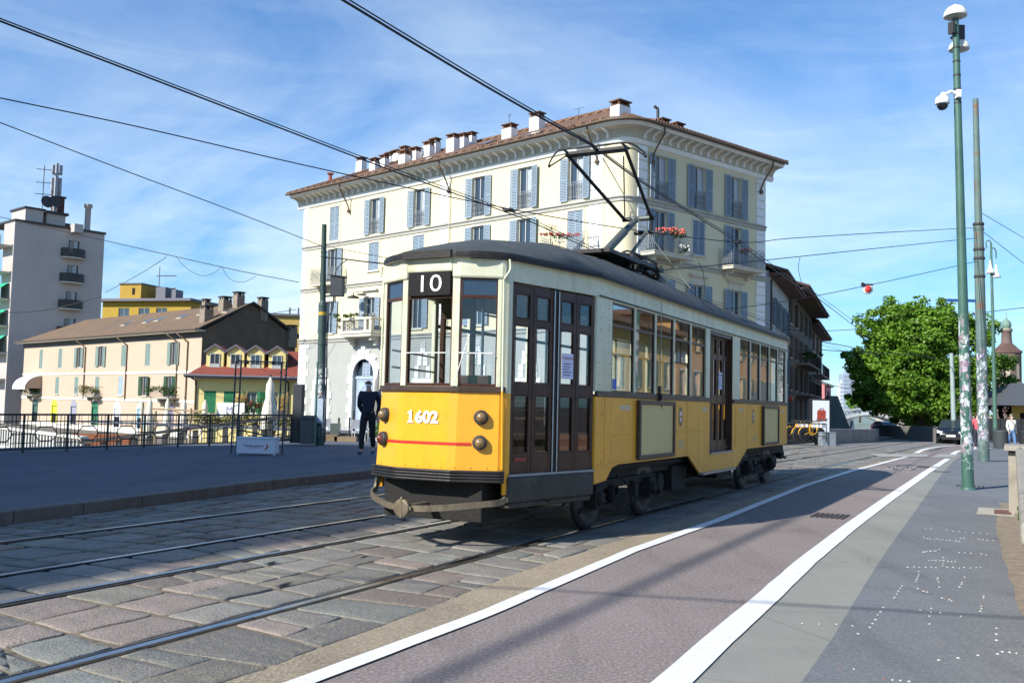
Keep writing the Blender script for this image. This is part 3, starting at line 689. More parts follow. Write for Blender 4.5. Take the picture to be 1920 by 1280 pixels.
# adverts, lettering and crests
for y0, y1 in ((2.70, 4.05), (9.05, 10.30)):
    mb = MB()
    for a in ((y0, y1, .715, .765), (y0, y1, 1.365, 1.415), (y0, y0+.06, .765, 1.365), (y1-.06, y1, .765, 1.365)): mb.box(HW+.002, HW+.05, a[0], a[1], a[2], a[3])
    o = mb.build('advert_frame', y_brown, tram, bevel=.006); mb = MB(); mb.box(HW+.003, HW+.028, y0+.05, y1-.05, .75, 1.38); mb.build('advert_panel', y_panel, o)
m_fadew = M('faded_lettering', (.66, .62, .50), .6, .1, 20, 0, dirt=.5, dcol=(.66, .36, .05))
m_fadeg = M('gold_lettering', (.62, .50, .28), .6, .1, 20, 0, dirt=.5, dcol=(.66, .36, .05))
for s_, y, z, sz in (('entrata', 2.33, 1.33, .115), ('uscita', 5.52, 1.335, .10), ('uscita', 7.62, 1.335, .095), ('1602', 4.42, .845, .16), ('1602', 8.55, .855, .14), ('entrata', 10.8, 1.335, .09)):
    textmesh(s_, sz, m_fadew if sz < .13 else m_fadeg, .0012, .002, 1., 'CENTER', 'side_lettering', tram, facing((HW+.002, y, z), (1, 0, 0)))
for y in (4.40, 8.45):
    mb = MB(); m4 = facing((HW, y, 1.22), (1, 0, 0))
    def el(rx, rz, z, mi, k=18): mb.add([m4 @ Vector((rx*math.cos(t*6.283/k), rz*math.sin(t*6.283/k), z)) for t in range(k)], [tuple(range(k))], mi)
    el(.085, .125, .002, 2); el(.066, .10, .003, 3)
    sh = [(-.05, .07), (-.05, -.02), (-.03, -.065), (0, -.09), (.03, -.065), (.05, -.02), (.05, .07)]
    mb.add([m4 @ Vector((a, b, .004)) for a, b in sh], [tuple(range(7))], 0)
    for a in ((-.011, .011, -.085, .07), (-.05, .05, -.01, .012)): mb.add([m4 @ Vector((x, z, .005)) for x, z in ((a[0], a[2]), (a[1], a[2]), (a[1], a[3]), (a[0], a[3]))], [(0, 1, 2, 3)], 1)
    mb.add([m4 @ Vector(q) for q in ((-.045, .085, .004), (.045, .085, .004), (.055, .125, .004), (.02, .105, .004), (0, .135, .004), (-.02, .105, .004), (-.055, .125, .004))], [tuple(range(7))], 3)
    mb.build('city_crest', [y_lit, y_rline, M('crest_green', (.12, .12, .05), .6, .3, 30, 0), M('crest_gold', (.35, .22, .08), .6, .3, 30, 0)], tram)
# roof
def hwr(y):
    if y < .3: return .81*math.sqrt(max(.03, 1-((.30-y)/.66)**2))
    P = [(.3, .81), (1.45, 1.075), (11.2, 1.075), (12.5, .80), (12.85, .40), (12.93, .25)]
    return lerpf(P)(y)
zc = lerpf([(-.335, 2.775), (-.1, 2.86), (.5, 3.02), (1.5, 3.15), (2.5, 3.19), (3.5, 3.21), (6, 3.17), (9, 3.09), (11, 2.99), (12.3, 2.88), (12.93, 2.77)])
ys = [-.335, -.31, -.26, -.22, -.14, -.06, 0, .06, .3, .6, 1, 1.45, 2, 2.6, 3.2, 3.8]+[4.5+i*.75 for i in range(9)]+[11.2, 11.6, 12.0, 12.3, 12.5, 12.65, 12.8, 12.85, 12.93]
rows = []
for y in ys:
    h = hwr(y); r = []
    for k in range(19):
        t = math.pi*k/18; cx = -math.cos(t); r.append((h*cx, y, 2.745+(zc(y)-2.745)*(abs(math.sin(t))**1.55)))
    rows.append(r)
mb = MB(); mb.sheet([list(reversed(r)) for r in rows], 0, True); mb.sheet([[(-hwr(y), y, 2.70), (hwr(y), y, 2.70)] for y in ys], 2)
for sg in (0, -1): mb.sheet([[(r[sg][0], r[sg][1], 2.70), (r[sg][0]*1.012, r[sg][1], 2.722), (r[sg][0]*1.012, r[sg][1], 2.75), (r[sg][0]*.99, r[sg][1], 2.765)] for r in rows], 1)
mb.box(-.27, .27, -.34, -.30, 2.70, 2.775, 1); mb.box(-.25, .25, 12.9, 12.94, 2.70, 2.77, 1)
mb.build('roof', [y_roof, y_gut, y_ceil], tram)
mb = MB()
for y in [1.6+i*1.05 for i in range(10)]: mb.tube([(hwr(y)*.995*math.cos(math.pi*k/24), y, 2.752+(zc(y)-2.745)*abs(math.sin(math.pi*k/24))**1.55) for k in range(0, 25)], .006, 5)
mb.tube([(hwr(y)+.014, y, 2.70) for y in ys[2:-3]], .012, 6); mb.tube([(HW+.012, 1.5+i, 2.515) for i in range(11)], .008, 5)
mb.build('roof_seam', y_gut, tram)
# bumper: four ribs
for i, z in enumerate((.692, .664, .636, .608)):
    mb = MB(); pts = [(x*1.045, y*1.0-.055) for x, y in front]
    mb.tube([(x, y, z) for x, y in smoothline([(p[0], p[1], 0) for p in pts], 3) for _ in (0,)] if False else [(p.x, p.y, z) for p in smoothline([(q[0], q[1], 0) for q in pts], 3)], .0155, 8)
    mb.build('bumper_rib', y_gut, tram)
mb = MB(); ringw(mb, [(x*1.025, y-.035) for x, y in front], .595, .705, .05); mb.build('bumper_backing', y_gut, tram)
# lifeguard bar and coupler
mb = MB()
bar = smoothline([(-.665, -.06, .58), (-.67, -.10, .47), (-.63, -.22, .42), (-.25, -.50, .37), (0, -.56, .36), (.28, -.50, .37), (.66, -.22, .41), (.73, -.08, .42), (.73, .0, .44)], 5)
for a, b in zip(bar, bar[1:]):
    d = (b-a); ln = d.length; m4 = Matrix.Translation((a+b)/2) @ Matrix.Rotation(math.atan2(d.y, d.x), 4, 'Z') @ Matrix.Rotation(-math.atan2(d.z, Vector((d.x, d.y)).length), 4, 'Y')
    mb.box(-ln/2-.004, ln/2+.004, -.01, .01, -.028, .028, 0, m4)
mb.build('lifeguard_bar', y_bar, tram)
mb = MB(); qx = Matrix.Rotation(R(90), 4, 'X')
mb.lathe([(.035, -.02), (.082, -.02), (.086, .01), (.082, .035), (.035, .035)], (-.02, -.58, .36), 22, 0, qx); mb.box(-.12, .08, -.605, -.575, .345, .375); mb.box(-.035, .035, -.6, -.2, .33, .39); mb.box(-.03, -.005, -.62, -.60, .27, .46)
mb.build('coupler', y_bar, tram, bevel=.004)
# skirt box below the front door, underframe, bogies
mb = MB()
mb.seg((.74, .04), (1.03, 1.43), .40, .645, .10); mb.seg((.72, .10), (1.0, 1.43), .34, .40, .16); mb.build('step_skirt', y_skirt, tram, bevel=.02)
mb = MB()
mb.box(-.55, .55, -.12, .9, .22, .60); mb.box(-.8, .8, .9, 11.9, .50, .74); mb.box(-.9, .9, 1.45, 11.2, .60, .72); mb.box(-.5, .5, 11.9, 12.6, .40, .70)
mb.box(.35, .85, 4.6, 5.2, .22, .55); mb.box(.3, .8, 7.0, 7.9, .25, .6); mb.box(-.8, .1, 5.2, 7.3, .25, .5)
for y in (.5, 5.0, 7.6, 11.7): mb.tube([(.8, y, .48), (.84, y+.2, .38), (.80, y+.5, .40)], .02, 6)
mb.tube(smoothline([(.80, 1.3, .42), (.86, 1.0, .30), (.80, .6, .28), (.7, .3, .36)], 4), .018, 6)
mb.box(-.5, .5, 12.5, 12.75, .45, .6)
mb.build('underframe', y_under, tram, bevel=.01)
def bogie(y0, wb):
    mb = MB(); mb.box(-.55, .55, y0+.2, y0+wb-.2, .28, .55)
    for sg in (1, -1):
        mb.box(sg*.80-.04, sg*.80+.04, y0-.35, y0+wb+.35, .40, .50); mb.box(sg*.80-.03, sg*.80+.03, y0-.3, y0+wb+.3, .18, .23)
        for y in (y0, y0+wb):
            mb.box(sg*.86-.07, sg*.86+.07, y-.11, y+.11, .22, .46); mb.lathe([(.075, 0), (.085, .04), (.05, .07)], (sg*.90, y, .33), 14, 0, Matrix.Rotation(R(90*sg), 4, 'Y'))
        for k in range(5):
            t = y0+wb/2; mb.box(sg*.83-.04, sg*.83+.04, t-.34+k*.05, t+.34-k*.05, .24+k*.028, .262+k*.028)
        for yy in (y0+wb*.3, y0+wb*.7):
            for k in range(6): mb.lathe([(.05, 0), (.062, .012), (.05, .024)], (sg*.84, yy, .27+k*.03), 10)
        mb.lathe([(.13, -.1), (.15, 0), (.15, .2), (.12, .24)], (sg*.62, y0+wb+.52, .36), 16, 0, Matrix.Rotation(R(90*sg), 4, 'Y'))
    mb.tube(smoothline([(.93, y0+.5, .55), (.98, y0+.75, .42), (.95, y0+.9, .20), (.9, y0+.6, .16)], 5), .014, 6)
    mb.build('bogie_frame', y_under, tram, bevel=.006)
    for y in (y0, y0+wb):
        for sg in (1, -1):
            mb = MB(); mb.lathe([(.05, -.03), (.06, -.05), (.30, -.02), (.345, -.02), (.362, .035), (.335, .05), (.325, .07), (.285, .07), (.10, .045), (.09, .09), (.001, .09)], (sg*.74, y, .335), 28, 0, Matrix.Rotation(R(90*sg), 4, 'Y'))
            mb.build('wheel', m_dkmetal, tram)
bogie(1.85, 1.75); bogie(8.65, 1.75)
mb = MB(); mb.lathe([(.04, 0), (.05, .1), (.10, .14), (.11, .28), (.09, .30)], (.60, 12.2, .45), 14, 0, Matrix.Rotation(R(-90), 4, 'X')); mb.box(.4, .7, 12.2, 12.4, .35, .6); mb.build('rear_coupling_gear', y_under, tram)
mb = MB(); mb.lathe([(.03, 0), (.055, .02), (.055, .07), (.02, .085)], (.97, 11.6, 1.58), 12, 0, Matrix.Rotation(R(90), 4, 'Y')); mb.build('tail_lamp', M('tail_red', (.35, .02, .02), .3, .1, 5, 0), tram)
mb = MB(); mb.box(HW+.0, HW+.03, 3.46, 3.52, 1.36, 1.60); mb.box(HW, HW+.05, 3.47, 3.51, 1.44, 1.50); mb.tube(smoothline([(HW+.03, 3.49, 1.46), (HW+.03, 3.52, 1.36), (HW+.02, 3.60, 1.30)], 4), .008, 5); mb.build('cord_catcher', y_gut, tram)
# interior: floor, benches, partitions, stanchions, driver's desk
i_wood = M('bench_wood', (.30, .15, .055), .4, .3, 6, .2, 40)
mb = MB(); mb.prism([(-.66, .02), (-.25, -.2), (.25, -.2), (.66, .02), (.97, 1.45), (.97, 11.15), (.70, 12.4), (-.70, 12.4), (-.97, 11.15), (-.97, 1.45)], .74, .76)
mb.box(-.95, .95, 1.5, 11.0, 2.64, 2.67, 1)
for sg in (1, -1):
    mb.box(sg*.98-.01, sg*.98+.01, 1.55, 5.75 if sg > 0 else 11.1, .76, 1.44, 2); 
mb.box(.97, .99, 7.1, 11.1, .76, 1.44, 2)
mb.build('interior', [M('tram_floor', (.10, .07, .05), .7, .3, 4, .2), y_ceil, y_wood], tram)
for a, b, sg in ((2.0, 5.4, 1), (1.9, 10.9, -1), (7.5, 11.0, 1)):
    mb = MB()
    for k in range(7): mb.box(min(sg*(.93-k*.065), sg*(.88-k*.065)), max(sg*(.93-k*.065), sg*(.88-k*.065)), a, b, 1.16-.005*k, 1.18-.005*k)
    for k in range(4): mb.box(min(sg*.95, sg*.925), max(sg*.95, sg*.925), a, b, 1.24+k*.06, 1.28+k*.06)
    for k in range(int((b-a)/.9)+1): mb.box(min(sg*.9, sg*.52), max(sg*.9, sg*.52), a+k*.9, a+k*.9+.04, .76, 1.15)
    mb.build('bench', i_wood, tram)
mb = MB()
for y in (1.6, 3.3, 5.2, 7.3, 9, 10.8):
    for x in (-.45, .45): mb.tube([(x, y, .76), (x, y, 2.64)], .016, 6)
for x in (-.42, .42): mb.tube([(x, 1.6, 2.35), (x, 10.8, 2.35)], .013, 6)
mb.tube([(-.62, .05, 1.85), (-.98, 1.4, 1.85)], .012, 5); mb.tube([(-.62, .05, 1.68), (-.98, 1.4, 1.68)], .012, 5)
mb.build('stanchion', M('brass_rail', (.35, .36, .36), .3, .2, 5, 0, metal=.9), tram)
mb = MB(); mb.box(-.30, .05, -.12, .18, .76, 1.32); mb.lathe([(.09, 0), (.10, .05), (.03, .07), (.02, .16)], (-.12, .03, 1.32), 14); mb.box(-.12, .12, .03, .05, 1.48, 1.5)
mb.box(-.22, .22, .55, .62, 1.25, 1.62); mb.box(-.22, .22, .40, .62, 1.20, 1.25); mb.tube([(0, .5, .76), (0, .5, 1.2)], .03, 8); mb.build('driver_desk', y_wood, tram, bevel=.01)
mb = MB()
for x0, x1 in ((-.95, -.5), (.45, .95)):
    mb.box(x0, x1, 1.48, 1.52, .76, 1.45); mb.box(x0, x1, 1.48, 1.52, 2.3, 2.64)
    for x in (x0, x1-.05): mb.box(x, x+.05, 1.475, 1.525, 1.45, 2.3)
mb.build('partition', y_wood, tram)
# pantograph (raised)
pm = M('pantograph_grey', (.11, .125, .12), .5, .2, 8, .2, metal=.3); pk = y_gut
def V(*a): return Vector(a)
mb = MB(); mb.box(-.6, .6, 2.85, 3.95, 3.22, 3.27); 
for x in (-.42, .42):
    for y in (3.9, 5.1): mb.lathe([(.05, 0), (.07, .02), (.04, .04), (.07, .06), (.04, .08), (.06, .10), (.03, .12)], (x, y, 3.18), 12)
    mb.box(x-.03, x+.03, 3.75, 5.35, 3.30, 3.36)
mb.box(-.5, .5, 3.92, 3.98, 3.31, 3.37); mb.box(-.5, .5, 5.05, 5.12, 3.31, 3.37)
for k in range(4): mb.tube([(-.3+k*.09, 4.2, 3.40), (-.32+k*.09, 5.3, 3.36)], .022, 8)
mb.tube(smoothline([(.1, 4.2, 3.35), (.25, 4.35, 3.48), (.35, 4.6, 3.40), (.3, 4.8, 3.3)], 4), .014, 6); mb.tube(smoothline([(-.1, 4.3, 3.35), (-.2, 4.5, 3.5), (-.3, 4.8, 3.42), (-.2, 5.0, 3.3)], 4), .014, 6)
mb.lathe([(.07, 0), (.09, .04), (.06, .1)], (0, 4.15, 3.36), 12); mb.box(.12, .3, 4.6, 4.9, 3.26, 3.42); mb.box(-.16, .02, 4.9, 5.5, 3.28, 3.40)
for k in range(6): mb.box(-.25+k*.09, -.20+k*.09, 4.4+.07*(k % 3), 4.9, 3.27, 3.36+.02*(k % 2))
for k in range(9): mb.lathe([(.02, 0), (.035, .015), (.02, .03), (.035, .045), (.02, .06), (.01, .12)], (-.45+.11*k, 4.25+.35*(k % 3), 3.27), 8); mb.cbox((-.38+.1*k, 4.45+.25*(k % 4), 3.40), (.08, .16, .05), rz=.3*k)
for x in (-.45, .45, .1): mb.tube([(x, 3.95, 3.40), (x*.8, 5.2, 3.44)], .018, 6)
mb.cbox((.2, 5.55, 3.30), (.12, .9, .10), rx=-.12); mb.cbox((-.1, 5.3, 3.42), (.5, .10, .10))
pb = mb.build('pantograph_base', pk, tram, bevel=.004)
K = V(0, 5.42, 4.14)
mb = MB(); mb.tube([V(-.02, 4.16, 3.42), V(0, 4.9, 3.86)], .062, 10); mb.tube([V(0, 4.88, 3.85), K], .052, 10, r2=.045); mb.tube([K-V(.13, 0, 0), K+V(.2, 0, 0)], .04, 10)
mb.tube([V(.10, 4.75, 3.42), V(.17, 5.40, 3.95)], .025, 8); mb.build('lower_arm', pm, pb)
H = V(0, 3.80, 4.78)
mb = MB()
mb.tube([K-V(.20, 0, -.0), H-V(.42, 0, .03)], .026, 8); mb.tube([K+V(.22, 0, 0), H+V(.42, 0, -.03)], .026, 8); mb.tube([K-V(.20, 0, -.05), H+V(.40, -.02, .25)+V(0, 0, -.38)], .009, 6)
mb.tube([K-V(.23, 0, 0), K-V(.11, 0, 0)], .034, 8); mb.tube([K+V(.17, 0, 0), K+V(.27, 0, 0)], .038, 8); mb.tube([K+V(.23, 0, 0), K+V(.21, .03, -.22)], .018, 8); mb.tube([K+V(-.05, .03, -.21), K+V(.25, .03, -.21)], .03, 8)
for x in (-.12, .14): mb.tube(smoothline([K+V(x, 0, 0), K+V(x+.02, 0, .11), K+V(x+.07, 0, .09), K+V(x+.10, 0, 0)], 4), .006, 5)
mb.build('upper_arm', pk, pb)
mb = MB(); mb.box(-.44, .44, 3.75, 3.85, 4.725, 4.785); mb.tube([(-.42, 3.66, 4.80), (.42, 3.66, 4.80)], .013, 6); mb.tube([(-.42, 3.94, 4.80), (.42, 3.94, 4.80)], .013, 6)
for x in (-.42, 0, .42): mb.box(x-.012, x+.012, 3.66, 3.94, 4.78, 4.80)
for sg in (1, -1):
    mb.tube(smoothline([(sg*.42, 3.66, 4.80), (sg*.55, 3.70, 4.78), (sg*.68, 3.78, 4.68), (sg*.70, 3.80, 4.63)], 4), .011, 6); mb.tube(smoothline([(sg*.42, 3.94, 4.80), (sg*.52, 3.90, 4.76), (sg*.66, 3.84, 4.66), (sg*.70, 3.80, 4.63)], 4), .011, 6); mb.ball((sg*.70, 3.80, 4.63), .025)
mb.build('contact_head', pk, pb)
mb = MB(); mb.tube([V(.05, 3.9, 4.7), V(.35, 4.6, 3.9), V(.93, 5.1, 3.02)], .007, 5); mb.build('pull_cord', M('cord', (.35, .34, .28), .8, .1, 9, 0), tram); mb = MB(); mb.tube([V(HW+.07, 3.35, 2.72), V(HW+.03, 3.49, 1.5)], .006, 5); mb.build('pull_cord', M('cord', (.35, .34, .28), .8, .1, 9, 0), tram)
# ================================================================ buildings
def cells(mb, x0, x1, z0, z1, holes, mi=0, y=0., depth=.22, rmi=0):
    xs = sorted({x0, x1, *[h[0] for h in holes], *[h[1] for h in holes]}); zs = sorted({z0, z1, *[h[2] for h in holes], *[h[3] for h in holes]})
    for a, b in zip(xs, xs[1:]):
        for c, d in zip(zs, zs[1:]):
            if b-a < 1e-4 or d-c < 1e-4: continue
            mx, mz = (a+b)/2, (c+d)/2
            if any(h[0] < mx < h[1] and h[2] < mz < h[3] for h in holes): continue
            mb.poly([(a, y, c), (b, y, c), (b, y, d), (a, y, d)], mi)
    for a, b, c, d in holes:
        e = y+depth
        mb.poly([(a, y, c), (a, e, c), (b, e, c), (b, y, c)][::-1], rmi); mb.poly([(a, y, d), (a, e, d), (b, e, d), (b, y, d)], rmi)
        mb.poly([(a, y, c), (a, y, d), (a, e, d), (a, e, c)][::-1], rmi); mb.poly([(b, y, c), (b, y, d), (b, e, d), (b, e, c)], rmi)
_wm = {}; _wr = random.Random(21)
def shutter_mb(w, h, n=None, panels=2):
    mb = MB(); f = .05; n = n or int(h/.085)
    mb.box(-w/2, -w/2+f, -.02, .02, 0, h); mb.box(w/2-f, w/2, -.02, .02, 0, h)
    for k in range(panels+1): z = k*(h-f)/panels; mb.box(-w/2+f, w/2-f, -.018, .018, z, z+f)
    for k in range(n):
        z = f+(h-2*f)*(k+.5)/n; mb.cbox((0, 0, z), (w-2*f, .012, (h-2*f)/n*1.02), 0, rx=R(-32))
    return mb
def window(par, x, z, w, h, state='open', mat=None, rail=False, sur=True, sill=True, glass=None, sw=None, curtain=None, surm=None, ped=False):
    """window at the facade-local point (x, z bottom); the frame is the window, with pane, shutters, rail as children"""
    mat = mat or m_shut; key = (round(w, 2), round(h, 2), state, mat.name, rail, sur, sill, ped, curtain)
    if key not in _wm:
        K = []
        mb = MB(); t = .06
        mb.box(-w/2+.002, -w/2+t, .10, .16, 0, h); mb.box(w/2-t, w/2-.002, .10, .16, 0, h); mb.box(-w/2+t, w/2-t, .10, .16, h-t, h-.002); mb.box(-w/2+t, w/2-t, .10, .16, 0.002, t); mb.box(-.03, .03, .095, .155, t, h-t)
        K.append(('window', mb.mesh('window', m_wframe), (0, 0, 0), 0))
        mb = MB()
        for a, b, k in ((-w/2+t, -.03, 0), (.03, w/2-t, 1)): mb.poly([(a, .14, t), (b, .14, t), (b, .14, h-t), (a, .14, h-t)], (1 if (curtain and (curtain == 2 or k)) else 0))
        K.append(('pane', mb.mesh('pane', [m_glass, m_curtain]), (0, 0, 0), 0))
        if sur:
            mb = MB(); s = .10
            mb.box(-w/2-s, -w/2-.004, -.03, .05, 0, h); mb.box(w/2+.004, w/2+s, -.03, .05, 0, h); mb.box(-w/2-s, w/2+s, -.04, .05, h+.004, h+s+.02)
            if ped: mb.box(-w/2-.1, w/2+.1, -.02, .02, h+.12, h+.42); mb.box(-w/2-.28, w/2+.28, -.20, .0, h+.42, h+.50); mb.box(-w/2-.2, w/2+.2, -.12, .0, h+.36, h+.42)
            K.append(('surround', mb.mesh('surround', surm or m_trim), (0, 0, 0), 0))
        if sill:
            mb = MB(); mb.box(-w/2-.12, w/2+.12, -.09, .09, -.09, -.004); K.append(('sill', mb.mesh('sill', surm or m_trim), (0, 0, 0), 0))
        if state in ('open', 'half', 'ajar'):
            s_ = sw or w/2; me = shutter_mb(s_, h-.02).mesh('shutter', mat)
            K.append(('shutter', me, (-w/2-.02, -.045, .01), ('h', -1, s_))); K.append(('shutter', me, (w/2+.02, -.045, .01), ('h', 1, s_)))
        if state == 'closed':
            me = shutter_mb(w/2-.01, h-.02).mesh('shutter', mat); K.append(('shutter', me, (-w/4, .03, .01), 0)); K.append(('shutter', me, (w/4, .03, .01), 0))
        if rail:
            mb = MB(); hh = .95
            for zz in (.04, .18, hh-.12, hh): mb.box(-w/2, w/2, -.045, -.02, zz, zz+.022)
            n = int(w/.12)
            for k in range(n+1): xx = -w/2+w*k/n; mb.box(xx-.008, xx+.008, -.04, -.025, .05, hh)
            for k in range(n):
                a = -w/2+w*k/n; b = a+w/n
                for z0 in (.22, .52): mb.tube([(a, -.032, z0), ((a+b)/2, -.032, z0+.15), (b, -.032, z0)], .008, 4, caps=False); mb.tube([(a, -.032, z0+.3), ((a+b)/2, -.032, z0+.15), (b, -.032, z0+.3)], .008, 4, caps=False)
            K.append(('railing', mb.mesh('railing', m_ironlt), (0, 0, 0), 0))
        _wm[key] = K
    K = _wm[key]; fr = put('window', K[0][1], par, (x, 0, z)); 
    for nm, me, lo, rz in K[1:]:
        if isinstance(rz, tuple):
            a = _wr.choice((2, 3, 5, 8, 14)); a = R(a); sg, s_ = rz[1:]
            put(nm, me, fr, (lo[0]+sg*s_/2*math.cos(a), lo[1]-.02-s_/2*math.sin(a), lo[2]), -sg*a)
        else: put(nm, me, fr, lo, rz)
    return fr
m_wframe = M('window_frame', (.42, .43, .42), .5, .1, 4, 0)
m_ironlt = M('balcony_iron', (.24, .26, .28), .5, .15, 4, 0)
m_trim = M('stucco_trim', (.58, .54, .44), .8, .1, 2, .1, dirt=.25, dcol=(.38, .34, .28))
m_cream = M('cream_stucco', (.68, .605, .405), .85, .06, .8, .15, 40, streak=.22, dcol=(.55, .47, .30))
m_grey = M('grey_stucco', (.36, .36, .33), .85, .07, .8, .15, 40, streak=.12, dcol=(.22, .21, .19))
m_quoin = M('white_quoin', (.80, .80, .77), .8, .05, 2, .15, dirt=.12, dcol=(.55, .53, .47))
m_pipe = M('copper_pipe', (.13, .085, .055), .5, .3, 4, .1)
def rooftile(name, col, dirt=.5, rz=0, sc=4.5, dcol=(.10, .085, .075)):
    m, nt, b = nodes(name); v = coord(nt, 1, 1, 1, rz)
    wv = N(nt, 'ShaderNodeTexWave', wave_type='BANDS', bands_direction='X'); wv.inputs['Scale'].default_value = sc; wv.inputs['Distortion'].default_value = .5; wv.inputs['Detail'].default_value = 1
    L(nt, v, wv.inputs['Vector'])
    wy = N(nt, 'ShaderNodeTexWave', wave_type='BANDS', bands_direction='Y', wave_profile='SAW'); wy.inputs['Scale'].default_value = .9; wy.inputs['Distortion'].default_value = .8; L(nt, v, wy.inputs['Vector'])
    n1 = nz(nt, v, .55, 6, .7); n2 = nz(nt, v, 9, 3, .7)
    c = mixc(nt, ramp(nt, n2, .3, .7), [x*.62 for x in col], [min(1, x*1.38) for x in col])
    c = mixc(nt, ramp(nt, n1, .42, .68, 0, dirt), c, dcol)
    c = mixc(nt, ramp(nt, wv.outputs['Fac'], 0, .35, .55, 0), c, [x*.3 for x in col])
    L(nt, c, b.inputs['Base Color']); b.inputs['Roughness'].default_value = .85
    mm = N(nt, 'ShaderNodeMath', operation='ADD'); L(nt, wv.outputs['Fac'], mm.inputs[0]); L(nt, wy.outputs['Fac'], mm.inputs[1]); bumpn(nt, b, mm.outputs[0], .8, .08); return m
def lenx(x, P0, d):                                        # distance along d from P0 where picture column x is met
    k = (x-960)/FPX; a, b = P0, d
    # px of a ground point (ignoring pitch/roll cross terms) solved numerically
    lo, hi = 0., 200.
    def col(t):
        p = P0+d*t; q = p-CAM; q.z = 0+3.0; return 960+FPX*q.dot(CR)/q.dot(CF)
    s = 1 if col(5) > col(0) else -1
    for _ in range(50):
        m_ = (lo+hi)/2
        if (col(m_)-x)*s < 0: lo = m_
        else: hi = m_
    return lo
# ---------------- the cream corner building
ZC = 46.0
CC = PY(1170, 700, ZC); CC.z = 0
pL, pR = R(-46.7), R(49.4)
dL = Vector((math.sin(pL), math.cos(pL), 0)); dR = Vector((math.sin(pR), math.cos(pR), 0))
LL, LR = 27.1, 11.45
BA = CC+dL*LL; BB = CC+dR*LR
fL = math.atan2(-dL.y, -dL.x); fR = math.atan2(dR.y, dR.x)
big = thing('corner_building', 'four storey cream corner apartment building with blue grey shutters behind the tram', 'building', CC)
def Lx(l): return LL-l            # distance from the corner -> facade x (left facade)
def facade_obj(par, name, mb, mats, org, phi, bevel=0):
    return mb.build(name, mats, par, org-par.location, phi, bevel)
Z0, ZG, Z2, Z1, ZCB, ZE = -1.25, 5.3, 8.75, 11.6, 14.52, 15.16
RC = .75      # corner rounding
wins = []
topc = [23.6, 19.4, 15.2, 10.2, 6.7, 3.2]
for i, l in enumerate(topc):
    wins.append((Lx(l), 11.78, .98, 2.25, 'closed' if i == 0 else 'open', i != 0, 'top', i))
for l, st in ((23.6, 'open'), (19.4, 'closed'), (15.2, 'closed'), (10.2, 'open'), (6.7, 'open'), (3.2, 'closed')):
    fr = l in (23.6, 6.7, 3.2)
    wins.append((Lx(l), 8.95 if fr else 9.5, .98, 2.3 if fr else 1.75, st, False, 'mid', 0))
for l in (23.9, 19.6, 15.2, 10.2, 6.7, 3.2): wins.append((Lx(l), 5.72, .98, 2.1, 'open', False, 'low', 0))
doorL = 20.0
ghole = [(Lx(doorL)-1.05, Lx(doorL)+1.05, -1.1, 4.05), (Lx(24.4)-.62, Lx(24.4)+.62, -.1, 2.35)]+[(Lx(l)-.62, Lx(l)+.62, -.1, 2.35) for l in (14.5, 10, 6.2)]
mb = MB(); hl = [(x-w/2, x+w/2, z, z+h) for x, z, w, h, *_ in wins]
cells(mb, 0, LL-RC, ZG, ZE-.1, [h for h in hl]); cells(mb, 0, LL-RC, Z0, ZG, ghole, 1, depth=.35, rmi=1)
wl = facade_obj(big, 'wall', mb, [m_cream, m_grey], BA, fL)
rwin = [(2.5, 11.75, .98, 2.25, 'open'), (5.55, 11.75, .98, 2.25, 'open'), (8.7, 11.75, .98, 2.25, 'open'), (2.5, 8.95, .98, 2.3, 'open'), (5.55, 9.35, .98, 1.8, 'closed'), (8.7, 8.95, .98, 2.3, 'open'),
        (2.5, 5.8, .98, 2.0, 'open'), (5.55, 5.8, .98, 2.0, 'open'), (8.7, 5.8, .98, 2.0, 'open')]
mb = MB(); cells(mb, RC, LR, ZG, ZE-.1, [(x-w/2, x+w/2, z, z+h) for x, z, w, h, _ in rwin]); cells(mb, RC, LR, Z0, ZG, [], 1)
wr = facade_obj(big, 'wall', mb, [m_cream, m_grey], CC, fR)
# rounded corner shaft and back walls
mb = MB(); A0 = dL*RC; A1 = dR*RC; bis = (dL+dR).normalized(); rows = []
def cornerpt(t, off=0):
    # quadratic curve between the two facade tangents
    p = A0*(1-t)**2+A1*t*t; n = -bis
    return p+n*off
for z in (Z0, ZG, ZE-.1): rows.append([(cornerpt(i/10).x, cornerpt(i/10).y, z) for i in range(11)])
mb.sheet([rows[0], rows[1]], 1, True); mb.sheet([rows[1], rows[2]], 0, True)
DD = BA+dR*LR-CC
for a, b in ((BB-CC, DD), (DD, BA-CC)): mb.poly([(a.x, a.y, Z0), (b.x, b.y, Z0), (b.x, b.y, ZE-.1), (a.x, a.y, ZE-.1)])
mb.build('wall', [m_cream, m_grey], big)
mb = MB()     # dark interior lining so windows have depth
for (o_, f_, ln) in ((BA-CC, -dL, LL-1), (CC-CC, dR, LR-.5)):
    n = Vector((f_.y, -f_.x, 0)) if False else (dR if f_ == -dL else dL)
    a = o_+n*.9+f_*.5; b = o_+n*.9+f_*(ln)
    mb.poly([(a.x, a.y, Z0), (b.x, b.y, Z0), (b.x, b.y, ZE-.2), (a.x, a.y, ZE-.2)])
mb.build('inner_wall', m_dark, big)
pst = []
for (x, z, w_, h, st, rail, fl, i) in wins:
    cu = {0: None, 1: 1, 2: 1, 3: None, 4: 1, 5: 1}[i] if fl == 'top' else None
    if fl == 'mid' and abs(x-Lx(6.7)) < .1: cu = None
    window(wl, x, z, w_, h, st, rail=rail, sill=not rail, curtain=cu, ped=(fl == 'low'))
for (x, z, w_, h, st) in rwin: window(wr, x, z, w_, h, st, rail=z > 11, sill=(h < 1.9), curtain=(1 if z > 11 else None), ped=(z < 6))
